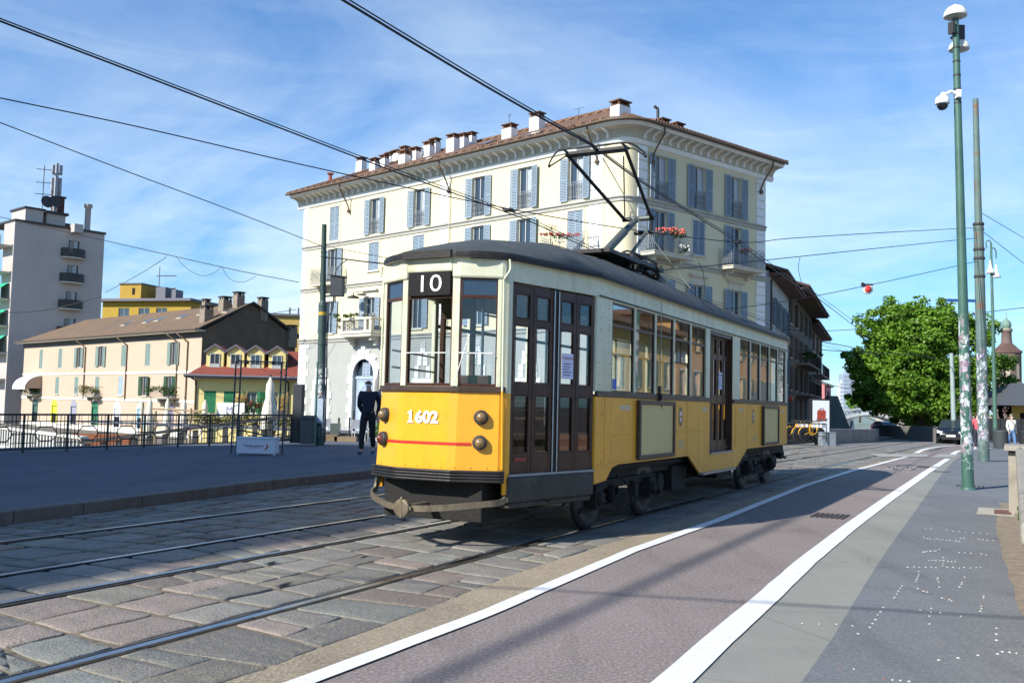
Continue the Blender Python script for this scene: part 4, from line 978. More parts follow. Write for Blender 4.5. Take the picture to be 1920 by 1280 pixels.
# bands, cornice, corbels
m_course = M('string_course_grey', (.40, .385, .34), .8, .1, 2, .1, dirt=.3, dcol=(.28, .27, .24))
m_cove = M('cornice_cove', (.50, .45, .36), .8, .1, 2, .1, dirt=.4, dcol=(.34, .29, .22))  # cream cove, darkened in colour for the shade of the recess
def profile_sweep(mb, prof, mi=0, ext=0., mis=None):
    """prof = list of (out, z); swept along left facade, round the corner, along the right facade"""
    nL = Vector((-dL.y, dL.x, 0)); nL = nL if nL.dot(-dR) > 0 else -nL
    nR = Vector((dR.y, -dR.x, 0)); nR = nR if nR.dot(-dL) > 0 else -nR
    path = [(dL*(LL+ext), nL)]+[(dL*RC, nL)]
    for i in range(1, 8):
        t = i/8; path.append((cornerpt(t), (nL*(1-t)+nR*t).normalized()))
    path += [(dR*RC, nR), (dR*(LR+ext), nR)]
    rows = [[(p+n*o_)+Vector((0, 0, z)) for p, n in path] for o_, z in prof]
    [mb.sheet(rows[k:k+2], mis[k] if mis else mi) for k in range(len(rows)-1)]
    for e, rv in ((0, False), (-1, True)):
        pts = [r[e] for r in rows]; mb.poly(pts if rv else pts[::-1], mi)
mb = MB()
profile_sweep(mb, [(0, Z1-.20), (.06, Z1-.18), (.07, Z1-.02), (.14, Z1), (.14, Z1+.06), (0, Z1+.08)]); profile_sweep(mb, [(0, Z2-.20), (.06, Z2-.18), (.07, Z2-.02), (.14, Z2), (.14, Z2+.06), (0, Z2+.08)])
profile_sweep(mb, [(0, ZG-.16), (.07, ZG-.14), (.09, ZG+.02), (.16, ZG+.04), (.16, ZG+.12), (0, ZG+.14)])
mb.build('string_course', m_course, big)
mb = MB(); profile_sweep(mb, [(0, ZCB-.22), (.08, ZCB-.20), (.16, ZCB-.06), (.18, ZCB), (.10, ZCB+.03), (.12, ZCB+.20), (.24, ZCB+.38), (.45, ZCB+.46), (.78, ZCB+.48), (.80, ZCB+.58), (.90, ZCB+.61), (.90, ZE), (0, ZE)], 0, .6, [0, 0, 0, 0, 1, 1, 1, 1, 0, 0, 0, 0])
mb.build('cornice', [m_quoin, m_cove], big)
mb = MB()
def corb(o_, d, ln, phi):
    n = int(ln/.62)
    for k in range(n):
        p = o_+d*(RC+.3+k*.62); m4 = Matrix.Translation(p) @ Matrix.Rotation(phi, 4, 'Z')
        put('corbel', cme, cor, p, phi)
cor = [o for o in big.children if o.name.startswith('cornice')][0]
mb = MB(); a_ = [(-.10, .24), (-.22, .30), (-.50, .40), (-.70, .46), (-.70, .478), (-.10, .478)]
mb.add([(sx, y, ZCB+z) for sx in (-.07, .07) for y, z in a_], [tuple(range(6)), tuple(reversed(range(6, 12)))]+[((i+1) % 6, i, 6+i, 6+(i+1) % 6) for i in range(6)]); mb.box(-.045, .045, -.26, -.10, ZCB+.06, ZCB+.30); cme = mb.mesh('corbel', m_quoin)
corb(Vector(), dL, LL-RC, fL); corb(Vector(), dR, LR-RC, fR)
# quoins
def quoins(par, mb, x0, x1, z0, z1, h=.46, alt=.0):
    z = z0; k = 0
    while z < z1-.05:
        zz = min(z+h, z1); a = alt if k % 2 else 0
        mb.box(x0-(a if x0 > 1 else 0), x1+(a if x0 < 1 else 0), -.05, .0, z+.016, zz-.016); z = zz; k += 1
mb = MB()
for z0, z1 in ((ZG+.16, Z2-.21), (Z2+.09, Z1-.21), (Z1+.09, ZCB-.23)):
    for a_, b_ in ((.02, .62), (LL-RC-1.55, LL-RC-.65), (LL-13.4, LL-12.6)): mb = MB(); quoins(wl, mb, a_, b_, z0, z1); mb.build('quoin', m_quoin, wl, bevel=.012)
mb = MB(); quoins(wl, mb, 0.02, .9, -1.2, ZG-.2, .46, .25); mb.build('quoin', m_quoin, wl, bevel=.012)
# rusticated surrounds of ground-floor openings
for xc, hw, zt in ((Lx(24.4), .62, 2.35), (Lx(14.5), .62, 2.35), (Lx(10), .62, 2.35), (Lx(6.2), .62, 2.35)):
    mb = MB()
    for k in range(8):
        z = -1.2+k*.45; e = .32 if k % 2 else .50
        for sg in (1, -1): mb.box(min(xc+sg*(hw), xc+sg*(hw+e)), max(xc+sg*hw, xc+sg*(hw+e)), -.07, 0, z+.012, z+.44)
    for k in range(7):
        z = 2.42+k*.36; e = .9-k*.12-(.1 if k % 2 else 0); mb.box(xc-e, xc+e, -.07, 0, z+.012, z+.35) if k < 1 else [mb.box(min(xc+sg*(e-.35), xc+sg*e), max(xc+sg*(e-.35), xc+sg*e), -.07, 0, z+.012, z+.35) for sg in (1, -1)]
    mb.build('window_surround', m_quoin, wl, bevel=.012)
xc = Lx(doorL); zs = 2.95; r0 = 1.05; mb = MB()
for k in range(9):
    z = -1.15+k*.455; e = .34 if k % 2 else .55
    if z < zs-.1:
        for sg in (1, -1): mb.box(min(xc+sg*(r0+.02), xc+sg*(r0+e)), max(xc+sg*(r0+.02), xc+sg*(r0+e)), -.09, 0, z+.012, z+.445)
for k in range(13):
    a0 = math.pi*k/13+.012; a1 = math.pi*(k+1)/13-.012; ro = r0+(.62 if k % 2 else .45)
    if k == 6: ro = r0+.85
    q = [(xc+r0*math.cos(a0), zs+r0*math.sin(a0)), (xc+ro*math.cos(a0), zs+ro*math.sin(a0)), (xc+ro*math.cos(a1), zs+ro*math.sin(a1)), (xc+r0*math.cos(a1), zs+r0*math.sin(a1))]
    mb.vprism(q, -.10 if k != 6 else -.16, 0)
mb.build('portal_surround', m_quoin, wl, bevel=.012)
# quoins on the right facade
mb = MB()
for z0, z1 in ((ZG+.16, Z2-.21), (Z2+.09, Z1-.21), (Z1+.09, ZCB-.23)):
    for a_, b_ in ((.78, 1.45), (LR-.85, LR-.02)): mb = MB(); quoins(wr, mb, a_, b_, z0, z1); mb.build('quoin', m_quoin, wr, bevel=.012)
# portal door with tympanum
mb = MB()
n = 10
for sg in (1, -1):                                             # spandrels closing the square hole to an arch
    arcp = [(xc+sg*r0*math.cos(math.pi/2*i/n), zs+r0*math.sin(math.pi/2*i/n)) for i in range(n+1)]
    for i in range(n):
        a, b = arcp[i], arcp[i+1]; q = [(a[0], -.001, a[1]), (xc+sg*r0, -.001, a[1]) , (xc+sg*r0, -.001, b[1]), (b[0], -.001, b[1])]
        mb.poly(q if sg > 0 else q[::-1])
    a = arcp[-1]; mb.poly([(xc, -.001, a[1]), (xc+sg*r0, -.001, a[1]), (xc+sg*r0, -.001, 4.05), (xc, -.001, 4.05)][::sg])
mb.build('arch_spandrel', m_grey, wl)
m_door = M('door_blue_grey', (.36, .43, .52), .55, .08, 3, .1)
mb = MB(); mb.box(xc-1.0, xc-.01, .22, .28, -1.1, 2.75); mb.box(xc+.01, xc+1.0, .22, .28, -1.1, 2.75)
for sg in (1, -1):
    for z0, z1 in ((-.95, -.1), (0, .85), (.95, 1.8), (1.9, 2.65)):
        for a in ((.12, .16), (.84, .88)): mb.box(min(xc+sg*a[0], xc+sg*a[1]), max(xc+sg*a[0], xc+sg*a[1]), .19, .22, z0, z1)
        mb.box(min(xc+sg*.16, xc+sg*.84), max(xc+sg*.16, xc+sg*.84), .19, .22, z0, z0+.04); mb.box(min(xc+sg*.16, xc+sg*.84), max(xc+sg*.16, xc+sg*.84), .19, .22, z1-.04, z1)
        mb.cbox((xc+sg*.5, .205, (z0+z1)/2), (.34, .03, .34), 0, ry=R(45))
mb.box(xc-1.05, xc+1.05, .15, .30, 2.76, 2.95)
d_ = mb.build('portal_door', m_door, wl)
mb = MB(); mb.add([(xc+1.03*math.cos(math.pi*i/16), .24, 2.95+1.03*math.sin(math.pi*i/16)) for i in range(17)], [tuple(reversed(range(17)))]); mb.build('fanlight', m_glass, d_)
mb = MB(); 
for i in range(9): mb.box(xc-.32, xc+.32, .18, .20, 3.0+i*.09, 3.06+i*.09)
for a in (-.34, 0, .34): mb.box(xc+a-.03, xc+a+.03, .17, .22, 2.95, 3.9)
mb.build('fanlight_shutter', m_door, d_)
for x_ in (Lx(24.4), Lx(14.5), Lx(10), Lx(6.2)): 
    mb = MB()
    for k in range(22): mb.cbox((x_, .12, .0+k*.07), (1.2, .012, .075), rx=R(-30))
    mb.box(x_-.6, x_+.6, .1, .14, 1.55, 2.3, 1)
    mb.build('roller_shutter', [M('shop_shutter', (.40, .42, .42), .5, .1, 5, 0), m_dark], wl)
# iron balconies
def balcony(par, xc, z, w_, d, h=.95, stone=False, wrap=True):
    mb = MB(); mb.box(xc-w_/2, xc+w_/2, -d, -.002, z-.16, z-.02); mb.box(xc-w_/2-.04, xc+w_/2+.04, -d-.04, -.002, z-.02, z+.02)
    for sg in (-.33, .33): mb.vprism([(xc+sg*w_-.09, z-.55), (xc+sg*w_+.09, z-.55), (xc+sg*w_+.09, z-.16), (xc+sg*w_-.09, z-.16)], -.22, -.002); mb.box(xc+sg*w_-.08, xc+sg*w_+.08, -.6*d, -.22, z-.36, z-.16)
    o = mb.build('balcony', m_trim, par, bevel=.01); mb = MB()
    def run(a, b):
        a = Vector(a); b = Vector(b); ln = (b-a).length; n = max(2, int(ln/.13)); dd = (b-a)
        for zz in (.06, .20, h-.14, h): mb.tube([a+V(0, 0, zz), b+V(0, 0, zz)], .012, 4)
        for k in range(n+1): p = a+dd*(k/n); mb.tube([p+V(0, 0, .02), p+V(0, 0, h)], .010, 4, caps=False)
        for k in range(n):
            p = a+dd*(k/n); q = a+dd*((k+1)/n)
            mb.tube([p+V(0, 0, .22), (p+q)/2+V(0, 0, .5), p+V(0, 0, .78)], .008, 4, caps=False); mb.tube([q+V(0, 0, .22), (p+q)/2+V(0, 0, .5), q+V(0, 0, .78)], .008, 4, caps=False)
    e = w_/2-.03; y = -d+.03
    run((xc-e, y, z), (xc+e, y, z)); run((xc-e, -.01, z), (xc-e, y, z)); run((xc+e, y, z), (xc+e, -.01, z))
    mb.build('railing', m_ironlt, o); return o
balcony(wl, Lx(3.2), 8.95, 3.1, .95); balcony(wl, Lx(23.6), 8.95, 2.9, .8); balcony(wr, 2.5, 8.95, 3.0, .95); balcony(wr, 8.7, 8.95, 2.9, .95)
# stone balcony above the portal
zB = 5.55; xc = Lx(19.75); mb = MB(); w_ = 3.1; d = 1.0
mb.box(xc-w_/2, xc+w_/2, -d, -.002, zB-.22, zB-.04); mb.box(xc-w_/2-.06, xc+w_/2+.06, -d-.06, -.002, zB-.04, zB+.04); mb.box(xc-w_/2, xc+w_/2, -d+.04, -d+.22, zB+.04, zB+.16); mb.box(xc-w_/2-.03, xc+w_/2+.03, -d-.02, -d+.26, zB+.80, zB+.95)
for x in (xc-w_/2+.12, xc+w_/2-.12, xc+w_/2-.62): mb.box(x-.12, x+.12, -d+.02, -d+.24, zB+.04, zB+.80)
for sg in (-1, 1): mb.box(min(xc+sg*w_/2, xc+sg*(w_/2-.2)), max(xc+sg*w_/2, xc+sg*(w_/2-.2)), -d+.26, -.002, zB+.04, zB+.16); mb.box(min(xc+sg*w_/2, xc+sg*(w_/2-.2)), max(xc+sg*w_/2, xc+sg*(w_/2-.2)), -d+.26, -.002, zB+.80, zB+.94)
for sg in (-.38, .38): mb.box(xc+sg*w_-.13, xc+sg*w_+.13, -.75, -.1, zB-.45, zB-.22); mb.box(xc+sg*w_-.12, xc+sg*w_+.12, -.4, -.1, zB-.75, zB-.45)
bs = mb.build('balcony', m_trim, wl, bevel=.015); mb = MB()
n = 16
for k in range(n):
    a = xc-w_/2+.26+k*(w_-1.0)/n; b = a+(w_-1.0)/n
    for z0 in (.18, .40, .60): mb.tube([(a, -d+.12, zB+z0), (b, -d+.12, zB+z0+.2)], .018, 4); mb.tube([(a, -d+.12, zB+z0+.2), (b, -d+.12, zB+z0)], .018, 4)
mb.build('lattice', m_ironlt, bs); mb = MB()
for sg in (-1, 1):
    for k in range(5): mb.tube([(xc+sg*(w_/2-.1), -.15-k*.16, zB+.16), (xc+sg*(w_/2-.1), -.15-k*.16, zB+.8)], .02, 5)
mb.build('side_bars', m_ironlt, bs)
mb = MB(); mb.box(xc-.45, xc+.0, -.6, -.2, 7.95, 8.03); mb.lathe([(.02, .35), (.04, .2), (.35, .08), (.38, 0), (.02, .02)], (xc-.55, -.8, 7.75), 14); mb.tube([(xc-.55, -.8, 8.1), (xc-.55, -.1, 8.25)], .02, 5); mb.build('wall_lamp', m_dkmetal, wl)
# roof with hips
EAV = 1.05
def hull(off): # eave outline pulled outward
    nL = -(dR-dL*dR.dot(dL)).normalized(); nR = -(dL-dR*dL.dot(dR)).normalized()
    a = dL*LL+nL*off+dL*off; d4 = DD+(dL*off-nL*off*.0); 
    co = []
    for i in range(9):
        t = i/8; co.append(cornerpt(t)+((nL*(1-t)+nR*t).normalized())*off)
    return [dL*(LL+off*.6)+nL*off]+co+[dR*(LR+off*.6)+nR*off], nL, nR
ev, nL, nR = hull(EAV)
DDo = DD+(dL+dR)*EAV*.6
zr = ZE+3.2
ins = 6.2
pk1 = dL*ins+dR*ins*.95; pk2 = dL*(LL-ins*.55)+dR*ins*.95; pk3 = dL*(LL-ins)+dR*ins
mb = MB()
m_tileL = rooftile('roof_tiles_left', (.27, .145, .088), .5, -fL, 4.2); m_tileR = rooftile('roof_tiles_right', (.27, .145, .088), .5, -fR, 4.2)
Ea, Eb = ev[0], ev[-1]
P1 = pk1+V(0, 0, zr); P2 = pk2+V(0, 0, zr)
def e3(p, z=ZE+.05): return V(p.x, p.y, z)
mb.poly([e3(Ea), e3(ev[1]), P1, P2], 0); 
for i in range(1, 9): mb.poly([e3(ev[i]), e3(ev[i+1]), P1], 0 if i < 5 else 1)
mb.poly([e3(ev[9]), e3(Eb), P1], 1); mb.poly([e3(Eb), e3(DDo), P2, P1], 0); mb.poly([e3(DDo), e3(Ea), P2], 1)
roof = mb.build('roof', [m_tileL, m_tileR], big)
# gutter and tile ends
mb = MB(); q = [e3(p, ZE+.03)+ (nL*.04) for p in ev]; mb.tube(q, .075, 8); mb.build('gutter', m_pipe, roof)
mb = MB()
def tend(a, b, inw):
    n = int((b-a).length/.21)
    for k in range(n):
        p = a+(b-a)*((k+.5)/n); rr = .075
        mb.tube([p+V(0, 0, ZE+.12)-inw*.04, p+V(0, 0, ZE+.12+.16)+inw*.55], rr, 6)
tend(ev[9], Eb, -nR); mb.build('eave_tile', m_tileR, roof); mb = MB(); tend(Ea, ev[1], -nL); mb.build('eave_tile', m_tileR, roof)
mb = MB()
for a, b in ((e3(ev[5]), P1), (P1, P2), (e3(Ea), P2), (e3(Eb), P1)):
    n = int((b-a).length/.35)
    for k in range(n): p = a+(b-a)*(k/n); q2 = a+(b-a)*((k+1.15)/n); mb.tube([p+V(0, 0, .06), q2+V(0, 0, .03)], .11, 6)
mb.build('ridge_tile', m_tileR, roof)
# downpipes
m_wh = m_quoin
def downp(mb, x): mb.tube(smoothline([(x, -.92, ZE-.05), (x+.02, -.86, ZE-.35), (x, -.55, ZE-.75), (x, -.30, ZE-1.1), (x+.02, -.10, ZE-1.5)], 4), .045, 7); mb.lathe([(.05, 0), (.10, .05), (.11, .2), (.05, .24)], (x+.02, -.14, ZE-1.75), 10)
for w__, x in ((wl, Lx(22)), (wl, Lx(12.6)), (wl, Lx(1.8)), (wr, 1.7), (wr, LR-.6)): mb = MB(); downp(mb, x); mb.build('downpipe', m_pipe, w__)
mb = MB(); mb.tube([(Lx(12.5), -.09, 5.4), (Lx(12.5), -.09, 13.4)], .03, 6); mb.build('wall_cable', m_trim, wl)
# chimneys: base point found on the front roof plane from picture column and height
def roofhit(px, py):
    n = (e3(ev[1])-e3(Ea)).cross(P2-e3(Ea)).normalized(); d = ray(px, py); o = CAM-CC
    t = (e3(Ea)-o).dot(n)/d.dot(n); return o+d*t
def roofhitR(px, py):
    n = (e3(Eb)-e3(ev[9])).cross(P1-e3(ev[9])).normalized(); d = ray(px, py); o = CAM-CC
    t = (e3(Eb)-o).dot(n)/d.dot(n); return o+d*t
m_chim = M('chimney_white', (.80, .79, .76), .8, .06, 2, .2); m_cap = M('chimney_brick', (.16, .085, .055), .8, .3, 5, .3)
def chimney(p, w_, h, phi, par=roof):
    mb = MB(); m4 = Matrix.Translation(p) @ Matrix.Rotation(phi, 4, 'Z'); d = w_*.75
    mb.box(-w_/2, w_/2, -d/2, d/2, -.6, h, 0, m4)
    for sx in (-1, 1):
        for sy in (-1, 1): mb.box(min(sx*(w_/2-.04), sx*(w_/2-.16)), max(sx*(w_/2-.04), sx*(w_/2-.16)), min(sy*(d/2-.04), sy*(d/2-.14)), max(sy*(d/2-.04), sy*(d/2-.14)), h, h+.22, 1, m4)
    mb.box(-w_/2+.02, w_/2-.02, -d/2+.02, d/2-.02, h, h+.08, 1, m4); mb.box(-w_/2-.05, w_/2+.05, -d/2-.05, d/2+.05, h+.22, h+.29, 1, m4)
    return mb.build('chimney', [m_chim, m_cap], par, bevel=.01)
for px, yt, sb, w_ in ((678, 292, 5.2, .66), (703, 296, 3.2, .62), (721, 289.6, 4.4, .62), (731.5, 283, 5.6, .62), (744.5, 278.6, 5.8, .62), (758.8, 271.7, 6.0, .62), (758.8, 283, 3.0, .66), (779, 275, 3.6, .72), (804.5, 263, 4.2, .66),
                      (816, 257, 5.4, .66), (850, 249.6, 2.9, .70), (868.8, 248.3, 4.2, .66), (883, 246.5, 5.2, .66), (956, 231.5, 3.0, .76), (1007.5, 209.6, 4.2, .76)):
    o_ = CC+dR*sb; q = dL*lenx(px, V(o_.x, o_.y, 0), dL)+dR*sb; zz = ZE+.05+(zr-ZE)*(sb+EAV)/(ins*.95+EAV); zt_ = PY(px, yt, (CC+q).y).z
    q = dL*(q-dR*sb).dot(dL)+dR*sb; q.z = zz
    for _ in range(6):                       # settle the column (the picture leans a little with height)
        d_ = (CC+V(q.x, q.y, zt_))-CAM; cx_ = 960+FPX*d_.dot(CR)/d_.dot(CF); q = q+dL*((cx_-px)*.05); q.z = zz
    chimney(q, w_, max(.45, zt_-zz-.29), fL)
chimney(PY(1163, 224, 47.6)-CC, .85, .62, fR)
for px, py in ((1243, 246), (1270, 254)):
    chimney(PY(px, py, 54)-CC, .7, .40, fR)
mb = MB(); p = PY(1233, 245, 54)-CC; mb.tube(smoothline([p, p+V(0, 0, 1.15), p+V(-.06, 0, 1.3), p+V(-.22, 0, 1.42)], 4), .085, 8); mb.build('flue_pipe', m_dkmetal, roof)
mb = MB(); p = roofhit(619, 340); mb.tube([p, p+V(0, 0, .5)], .12, 8); mb.box(p.x-.2, p.x+.2, p.y-.2, p.y+.2, p.z+.5, p.z+.58); mb.build('flue_pipe', M('terracotta', (.33, .09, .06), .8, .2, 5, .2), roof)
mb = MB(); p = roofhit(955, 236); mb.tube([p+V(0, 0, 0), p+V(0, 0, 1.0)], .015, 4); 
for k in range(5): mb.tube([p+V(-.1+.05*k, -.25, .75+k*.05), p+V(-.1+.05*k, .25, .75+k*.05)], .01, 4)
p = roofhit(1085, 226); mb.tube([p, p+V(0, 0, .7)], .015, 4); mb.tube([p+V(-.3, 0, .6), p+V(.3, 0, .75)], .01, 4); mb.build('roof_antenna', m_dkmetal, roof)
for px, py in ((652, 335), (802, 300), (912, 270), (1075, 238), (1000, 253)):
    p = roofhit(px, py); nrm = (e3(ev[1])-e3(Ea)).cross(P2-e3(Ea)).normalized(); nrm = nrm if nrm.z > 0 else -nrm
    up = (nrm.cross(-dL)).normalized(); xx = dL; m4 = Matrix(((xx.x, up.x, nrm.x, p.x), (xx.y, up.y, nrm.y, p.y), (xx.z, up.z, nrm.z, p.z), (0, 0, 0, 1)))
    mb = MB(); mb.box(-.45, .45, -.5, .5, -.02, .07, 0, m4); mb.box(-.38, .38, -.43, .43, .07, .09, 1, m4); mb.build('skylight', [m_cap, m_glass], roof)

# ---------------- generic simple block
def house(name, label, A, ln, phi, depth, zb, zt, wall, cat='building', grp=None):
    b = thing(name, label, cat, A, 0, grp); dx = V(math.cos(phi), math.sin(phi), 0); dy = V(-math.sin(phi), math.cos(phi), 0); return b, dx, dy
def box_walls(b, phi, ln, depth, zb, zt, wall, holes=(), side=(), mats=None, zbz=None):
    mb = MB(); cells(mb, 0, ln, zb, zt, list(holes)); f = mb.build('wall', wall, b, (0, 0, 0), phi)
    mb = MB(); cells(mb, 0, depth, zb, zt, list(side)); e = V(math.cos(phi), math.sin(phi), 0)*ln; s = mb.build('wall', wall, b, e, phi+math.pi/2)
    mb = MB(); mb.poly([(0, depth, zb), (0, 0, zb), (0, 0, zt), (0, depth, zt)]); mb.poly([(ln, depth, zb), (0, depth, zb), (0, depth, zt), (ln, depth, zt)]); mb.build('wall', wall, b, (0, 0, 0), phi)
    return f, s
# ---------------- long pink-beige house with brown gable
m_pink = M('peach_stucco', (.50, .385, .285), .85, .06, .6, .1, 40, streak=.10, dcol=(.50, .38, .26))
m_gable = M('brown_gable', (.165, .125, .085), .9, .2, .5, .2, 20, dirt=.5, dcol=(.09, .08, .07), streak=.4)
m_gshut = M('shutter_sage', (.22, .30, .27), .6, .1, 3, 0); m_gdk = M('shutter_green', (.03, .09, .045), .6, .15, 3, 0); m_gbl = M('shutter_pale_blue', (.36, .45, .50), .6, .1, 3, 0)
phP = R(-43); pd = V(-math.cos(phP), -math.sin(phP), 0)      # direction to the left and away
PR_ = PY(376, 700, 80); PR_.z = 0
lp = 0
pd = V(math.sin(R(-47)), math.cos(R(-47)), 0); PLN = lenx(44, PR_, pd); PAo = PR_+pd*PLN; phP = math.atan2(-pd.y, -pd.x)
pink = thing('canal_house', 'long three storey peach house with brown tiled roof and brown gable by the canal', 'house', PAo)
zg = -2.0; ze = 7.0
def PX(x): return PLN-lenx(x, PR_, pd)
holesP = []; wp = []
for x, w_, st, mt in ((76, .9, 'closed', m_gshut), (112, .9, 'closed', m_gshut), (148, 1.0, 'open', m_gshut), (189, 1.0, 'open', m_gshut), (231, .95, 'closed', m_gshut), (276, .95, 'closed', m_gshut), (325, 1.0, 'open', m_gshut)):
    wp.append((PX(x), 4.15, w_, 2.0, st, mt))
for x, w_, st, mt in ((109, .9, 'closed', m_gshut), (145, .9, 'closed', m_gshut), (184, .9, 'closed', m_gshut), (228, .95, 'closed', m_gbl), (273, 1.0, 'open', m_gdk), (321, 1.0, 'open', m_gdk), (66, .9, 'closed', m_gshut)):
    wp.append((PX(x), 1.45, w_, 1.75, st, mt))
arch = [(70, (.05, .10, .09)), (106, (.62, .60, .05)), (142, (.30, .30, .36)), (182, (.03, .16, .09)), (224, (.75, .75, .78)), (268, (.45, .62, .66)), (321, (.22, .16, .30))]
ha = [(PX(x)-.75, PX(x)+.75, zg+.02, .25) for x, c in arch]
fP, sP = box_walls(pink, phP, PLN, 9.2, zg, ze, m_pink, [(x-w_/2, x+w_/2, z, z+h) for x, z, w_, h, *_ in wp]+ha)
for x, z, w_, h, st, mt in wp: window(fP, x, z, w_, h, st, mt, sur=False, sill=z < 3)
for (x, c) in arch:
    xx = PX(x); mt = M('shop_door', c, .6, .1, 3, 0); mb = MB()
    mb.box(xx-.74, xx+.74, .1, .16, -.55, .25); mb.add([(xx+.75*math.cos(math.pi*i/12), -.03, .25+.62*math.sin(math.pi*i/12)) for i in range(13)], [tuple(reversed(range(13)))])
    mb.box(xx-.74, xx-.6, -.02, .12, zg, .25); mb.box(xx+.6, xx+.74, -.02, .12, zg, .25)
    o = mb.build('shop_door', mt, fP); mb = MB(); mb.box(xx-.6, xx+.6, .17, .2, zg, -.5); mb.build('door_leaf', m_gdk if c[1] == .16 else m_dark, o)
mb = MB(); mb.box(-.0, PLN, -.06, 0, 3.42, 3.62); mb.box(0, PLN, -.06, 0, .72+.2, .92+.2); mb.box(0, PLN, -.05, 0, zg, zg+.5); mb.build('string_course', M('white_band', (.72, .68, .60), .8, .06, 2, 0), fP)
mb = MB(); mb.box(-.7, PLN+.5, -.75, .0, ze-.10, ze+.02); mb.box(-.4, PLN, -.02, 0, ze-.55, ze-.1, 1); mb.build('eave', [m_trim, m_dkmetal], fP)
mb = MB(); mb.tube([(-.7, -.8, ze+.06), (PLN+.5, -.8, ze+.06)], .09, 8)
for x in (160, 238, 333, 352): 
    q = PX(x); mb.tube(smoothline([(q-1, -.8, ze), (q-.5, -.6, ze-.4), (q, -.1, ze-.9), (q, -.08, ze-1.4), (q, -.08, 1.0)], 3), .06, 6)
mb.build('downpipe', m_pipe, fP)
tP = rooftile('old_roof_tiles', (.27, .17, .10), .6, 0, 3.2, (.13, .115, .095))
rise = 2.75; W9 = 9.2
mb = MB(); a = (-.7, -.8, ze); b = (PLN+.25, -.8, ze); r1 = (PLN+.25, W9/2, ze+rise); r0_ = (4.8, W9/2, ze+rise); c_ = (PLN+.25, W9+.7, ze-.0); d_ = (-.7, W9+.7, ze)
mb.poly([a, b, r1, r0_]); mb.poly([c_, d_, r0_, r1]); mb.poly([d_, a, r0_])
rp = mb.build('roof', tP, pink, (0, 0, 0), phP)
mb = MB(); mb.poly([(PLN-.001, 0, ze-.02), (PLN-.001, W9, ze-.02), (PLN-.001, W9/2, ze+rise-.1)]); mb.poly([(PLN+.012, -.0, 2.9), (PLN+.012, W9, 2.9), (PLN+.012, W9, ze), (PLN+.012, 0, ze)]); mb.build('gable', m_gable, pink, (0, 0, 0), phP)
mb = MB()
for s0, s1 in (((-.8, ze-.06), (W9/2, ze+rise+.06)), ((W9+.7, ze-.06), (W9/2, ze+rise+.06))):
    mb.poly([(PLN+.28, s0[0], s0[1]-.12), (PLN+.28, s1[0], s1[1]-.14), (PLN+.28, s1[0], s1[1]+.05), (PLN+.28, s0[0], s0[1]+.08)]); 
mb.build('verge_board', m_dkmetal, pink, (0, 0, 0), phP)
m_ochim = M('old_chimney', (.26, .21, .16), .9, .2, 3, .4)
def ochim(x, y, z, w_, h, par, phi):
    mb = MB(); mb.box(x-w_/2, x+w_/2, y-w_/2, y+w_/2, z-.8, z+h)
    for sx in (-1, 1):
        for sy in (-1, 1): mb.box(x+sx*(w_/2-.1)-.07, x+sx*(w_/2-.1)+.07, y+sy*(w_/2-.1)-.07, y+sy*(w_/2-.1)+.07, z+h, z+h+.22)
    mb.box(x-w_/2-.05, x+w_/2+.05, y-w_/2-.05, y+w_/2+.05, z+h+.22, z+h+.32, 1); mb.box(x-w_/4, x+w_/4, y-w_/4, y+w_/4, z+h, z+h+.2, 1); mb.build('chimney', [m_ochim, m_dkmetal], par, bevel=.01)
zz_ = lambda y: ze+rise*(1-abs(y-W9/2)/(W9/2+.8))
ochim(PLN-1.4, 1.1, zz_(1.1), .85, .95, rp, 0); ochim(PLN-1.2, W9/2-.6, zz_(W9/2-.6), .75, .95, rp, 0); ochim(PLN-.2, W9/2+1.2, zz_(W9/2+1.2)-.1, .7, 1.0, rp, 0); ochim(PX(346), 3.6, zz_(3.6), .85, .8, rp, 0); ochim(PX(300), 4.2, zz_(4.2), .6, .6, rp, 0); ochim(PLN+.0, W9-.4, ze-.1, .7, .9, rp, 0)
for x, y in ((250, 2.4), (232, 2.2), (288, 2.6), (318, 3.0), (364, 3.0), (196, 2.0)):
    mb = MB(); q = PX(x); z = zz_(y); t_ = math.atan2(rise, W9/2+.8); mb.cbox((q, y, z+.05), (.9, 1.0, .08), rx=t_); mb.cbox((q, y-.01, z+.10), (.72, .85, .02), 1, rx=t_); mb.build('skylight', [m_trim, m_glass], rp)
# balconies with plants and awning (balcony parts of the house; awning and plants below)
for x, w_ in ((70, 2.9), (184, 2.6), (321, 3.4)):
    q = PX(x); mb = MB(); mb.box(q-w_/2, q+w_/2, -.95, 0, 1.22, 1.34); mb.box(q-w_*.3, q-w_*.2, -.6, 0, .85, 1.22); mb.box(q+w_*.2, q+w_*.3, -.6, 0, .85, 1.22); o = mb.build('balcony', m_stone, fP)
    mb = MB(); mb.tube([(q-w_/2, 0, 2.2), (q-w_/2, -.93, 2.2), (q+w_/2, -.93, 2.2), (q+w_/2, 0, 2.2)], .02, 4)
    for k in range(22): t = k/21; mb.tube([(q-w_/2+t*w_, -.93, 1.34), (q-w_/2+t*w_, -.93, 2.2)], .010, 4)
    mb.build('railing', m_iron, o)
q = PX(70)-.2; mb = MB(); rows = []
for i in range(9): t = math.pi/2*i/8; rows.append([(x, -1.75*math.sin(t), 3.35-(1-math.cos(t))*0-1.35*(1-math.cos(t))) for x in [q-1.7+k*.34 for k in range(11)]])
mb.sheet(rows, 0, True)
for sg, xx in ((0, q-1.7), (1, q+1.7)): mb.add([(xx, 0, 2.0)]+[(xx, -1.75*math.sin(math.pi/2*i/8), 3.35-1.35*(1-math.cos(math.pi/2*i/8))) for i in range(9)], [tuple(range(10))], 1)
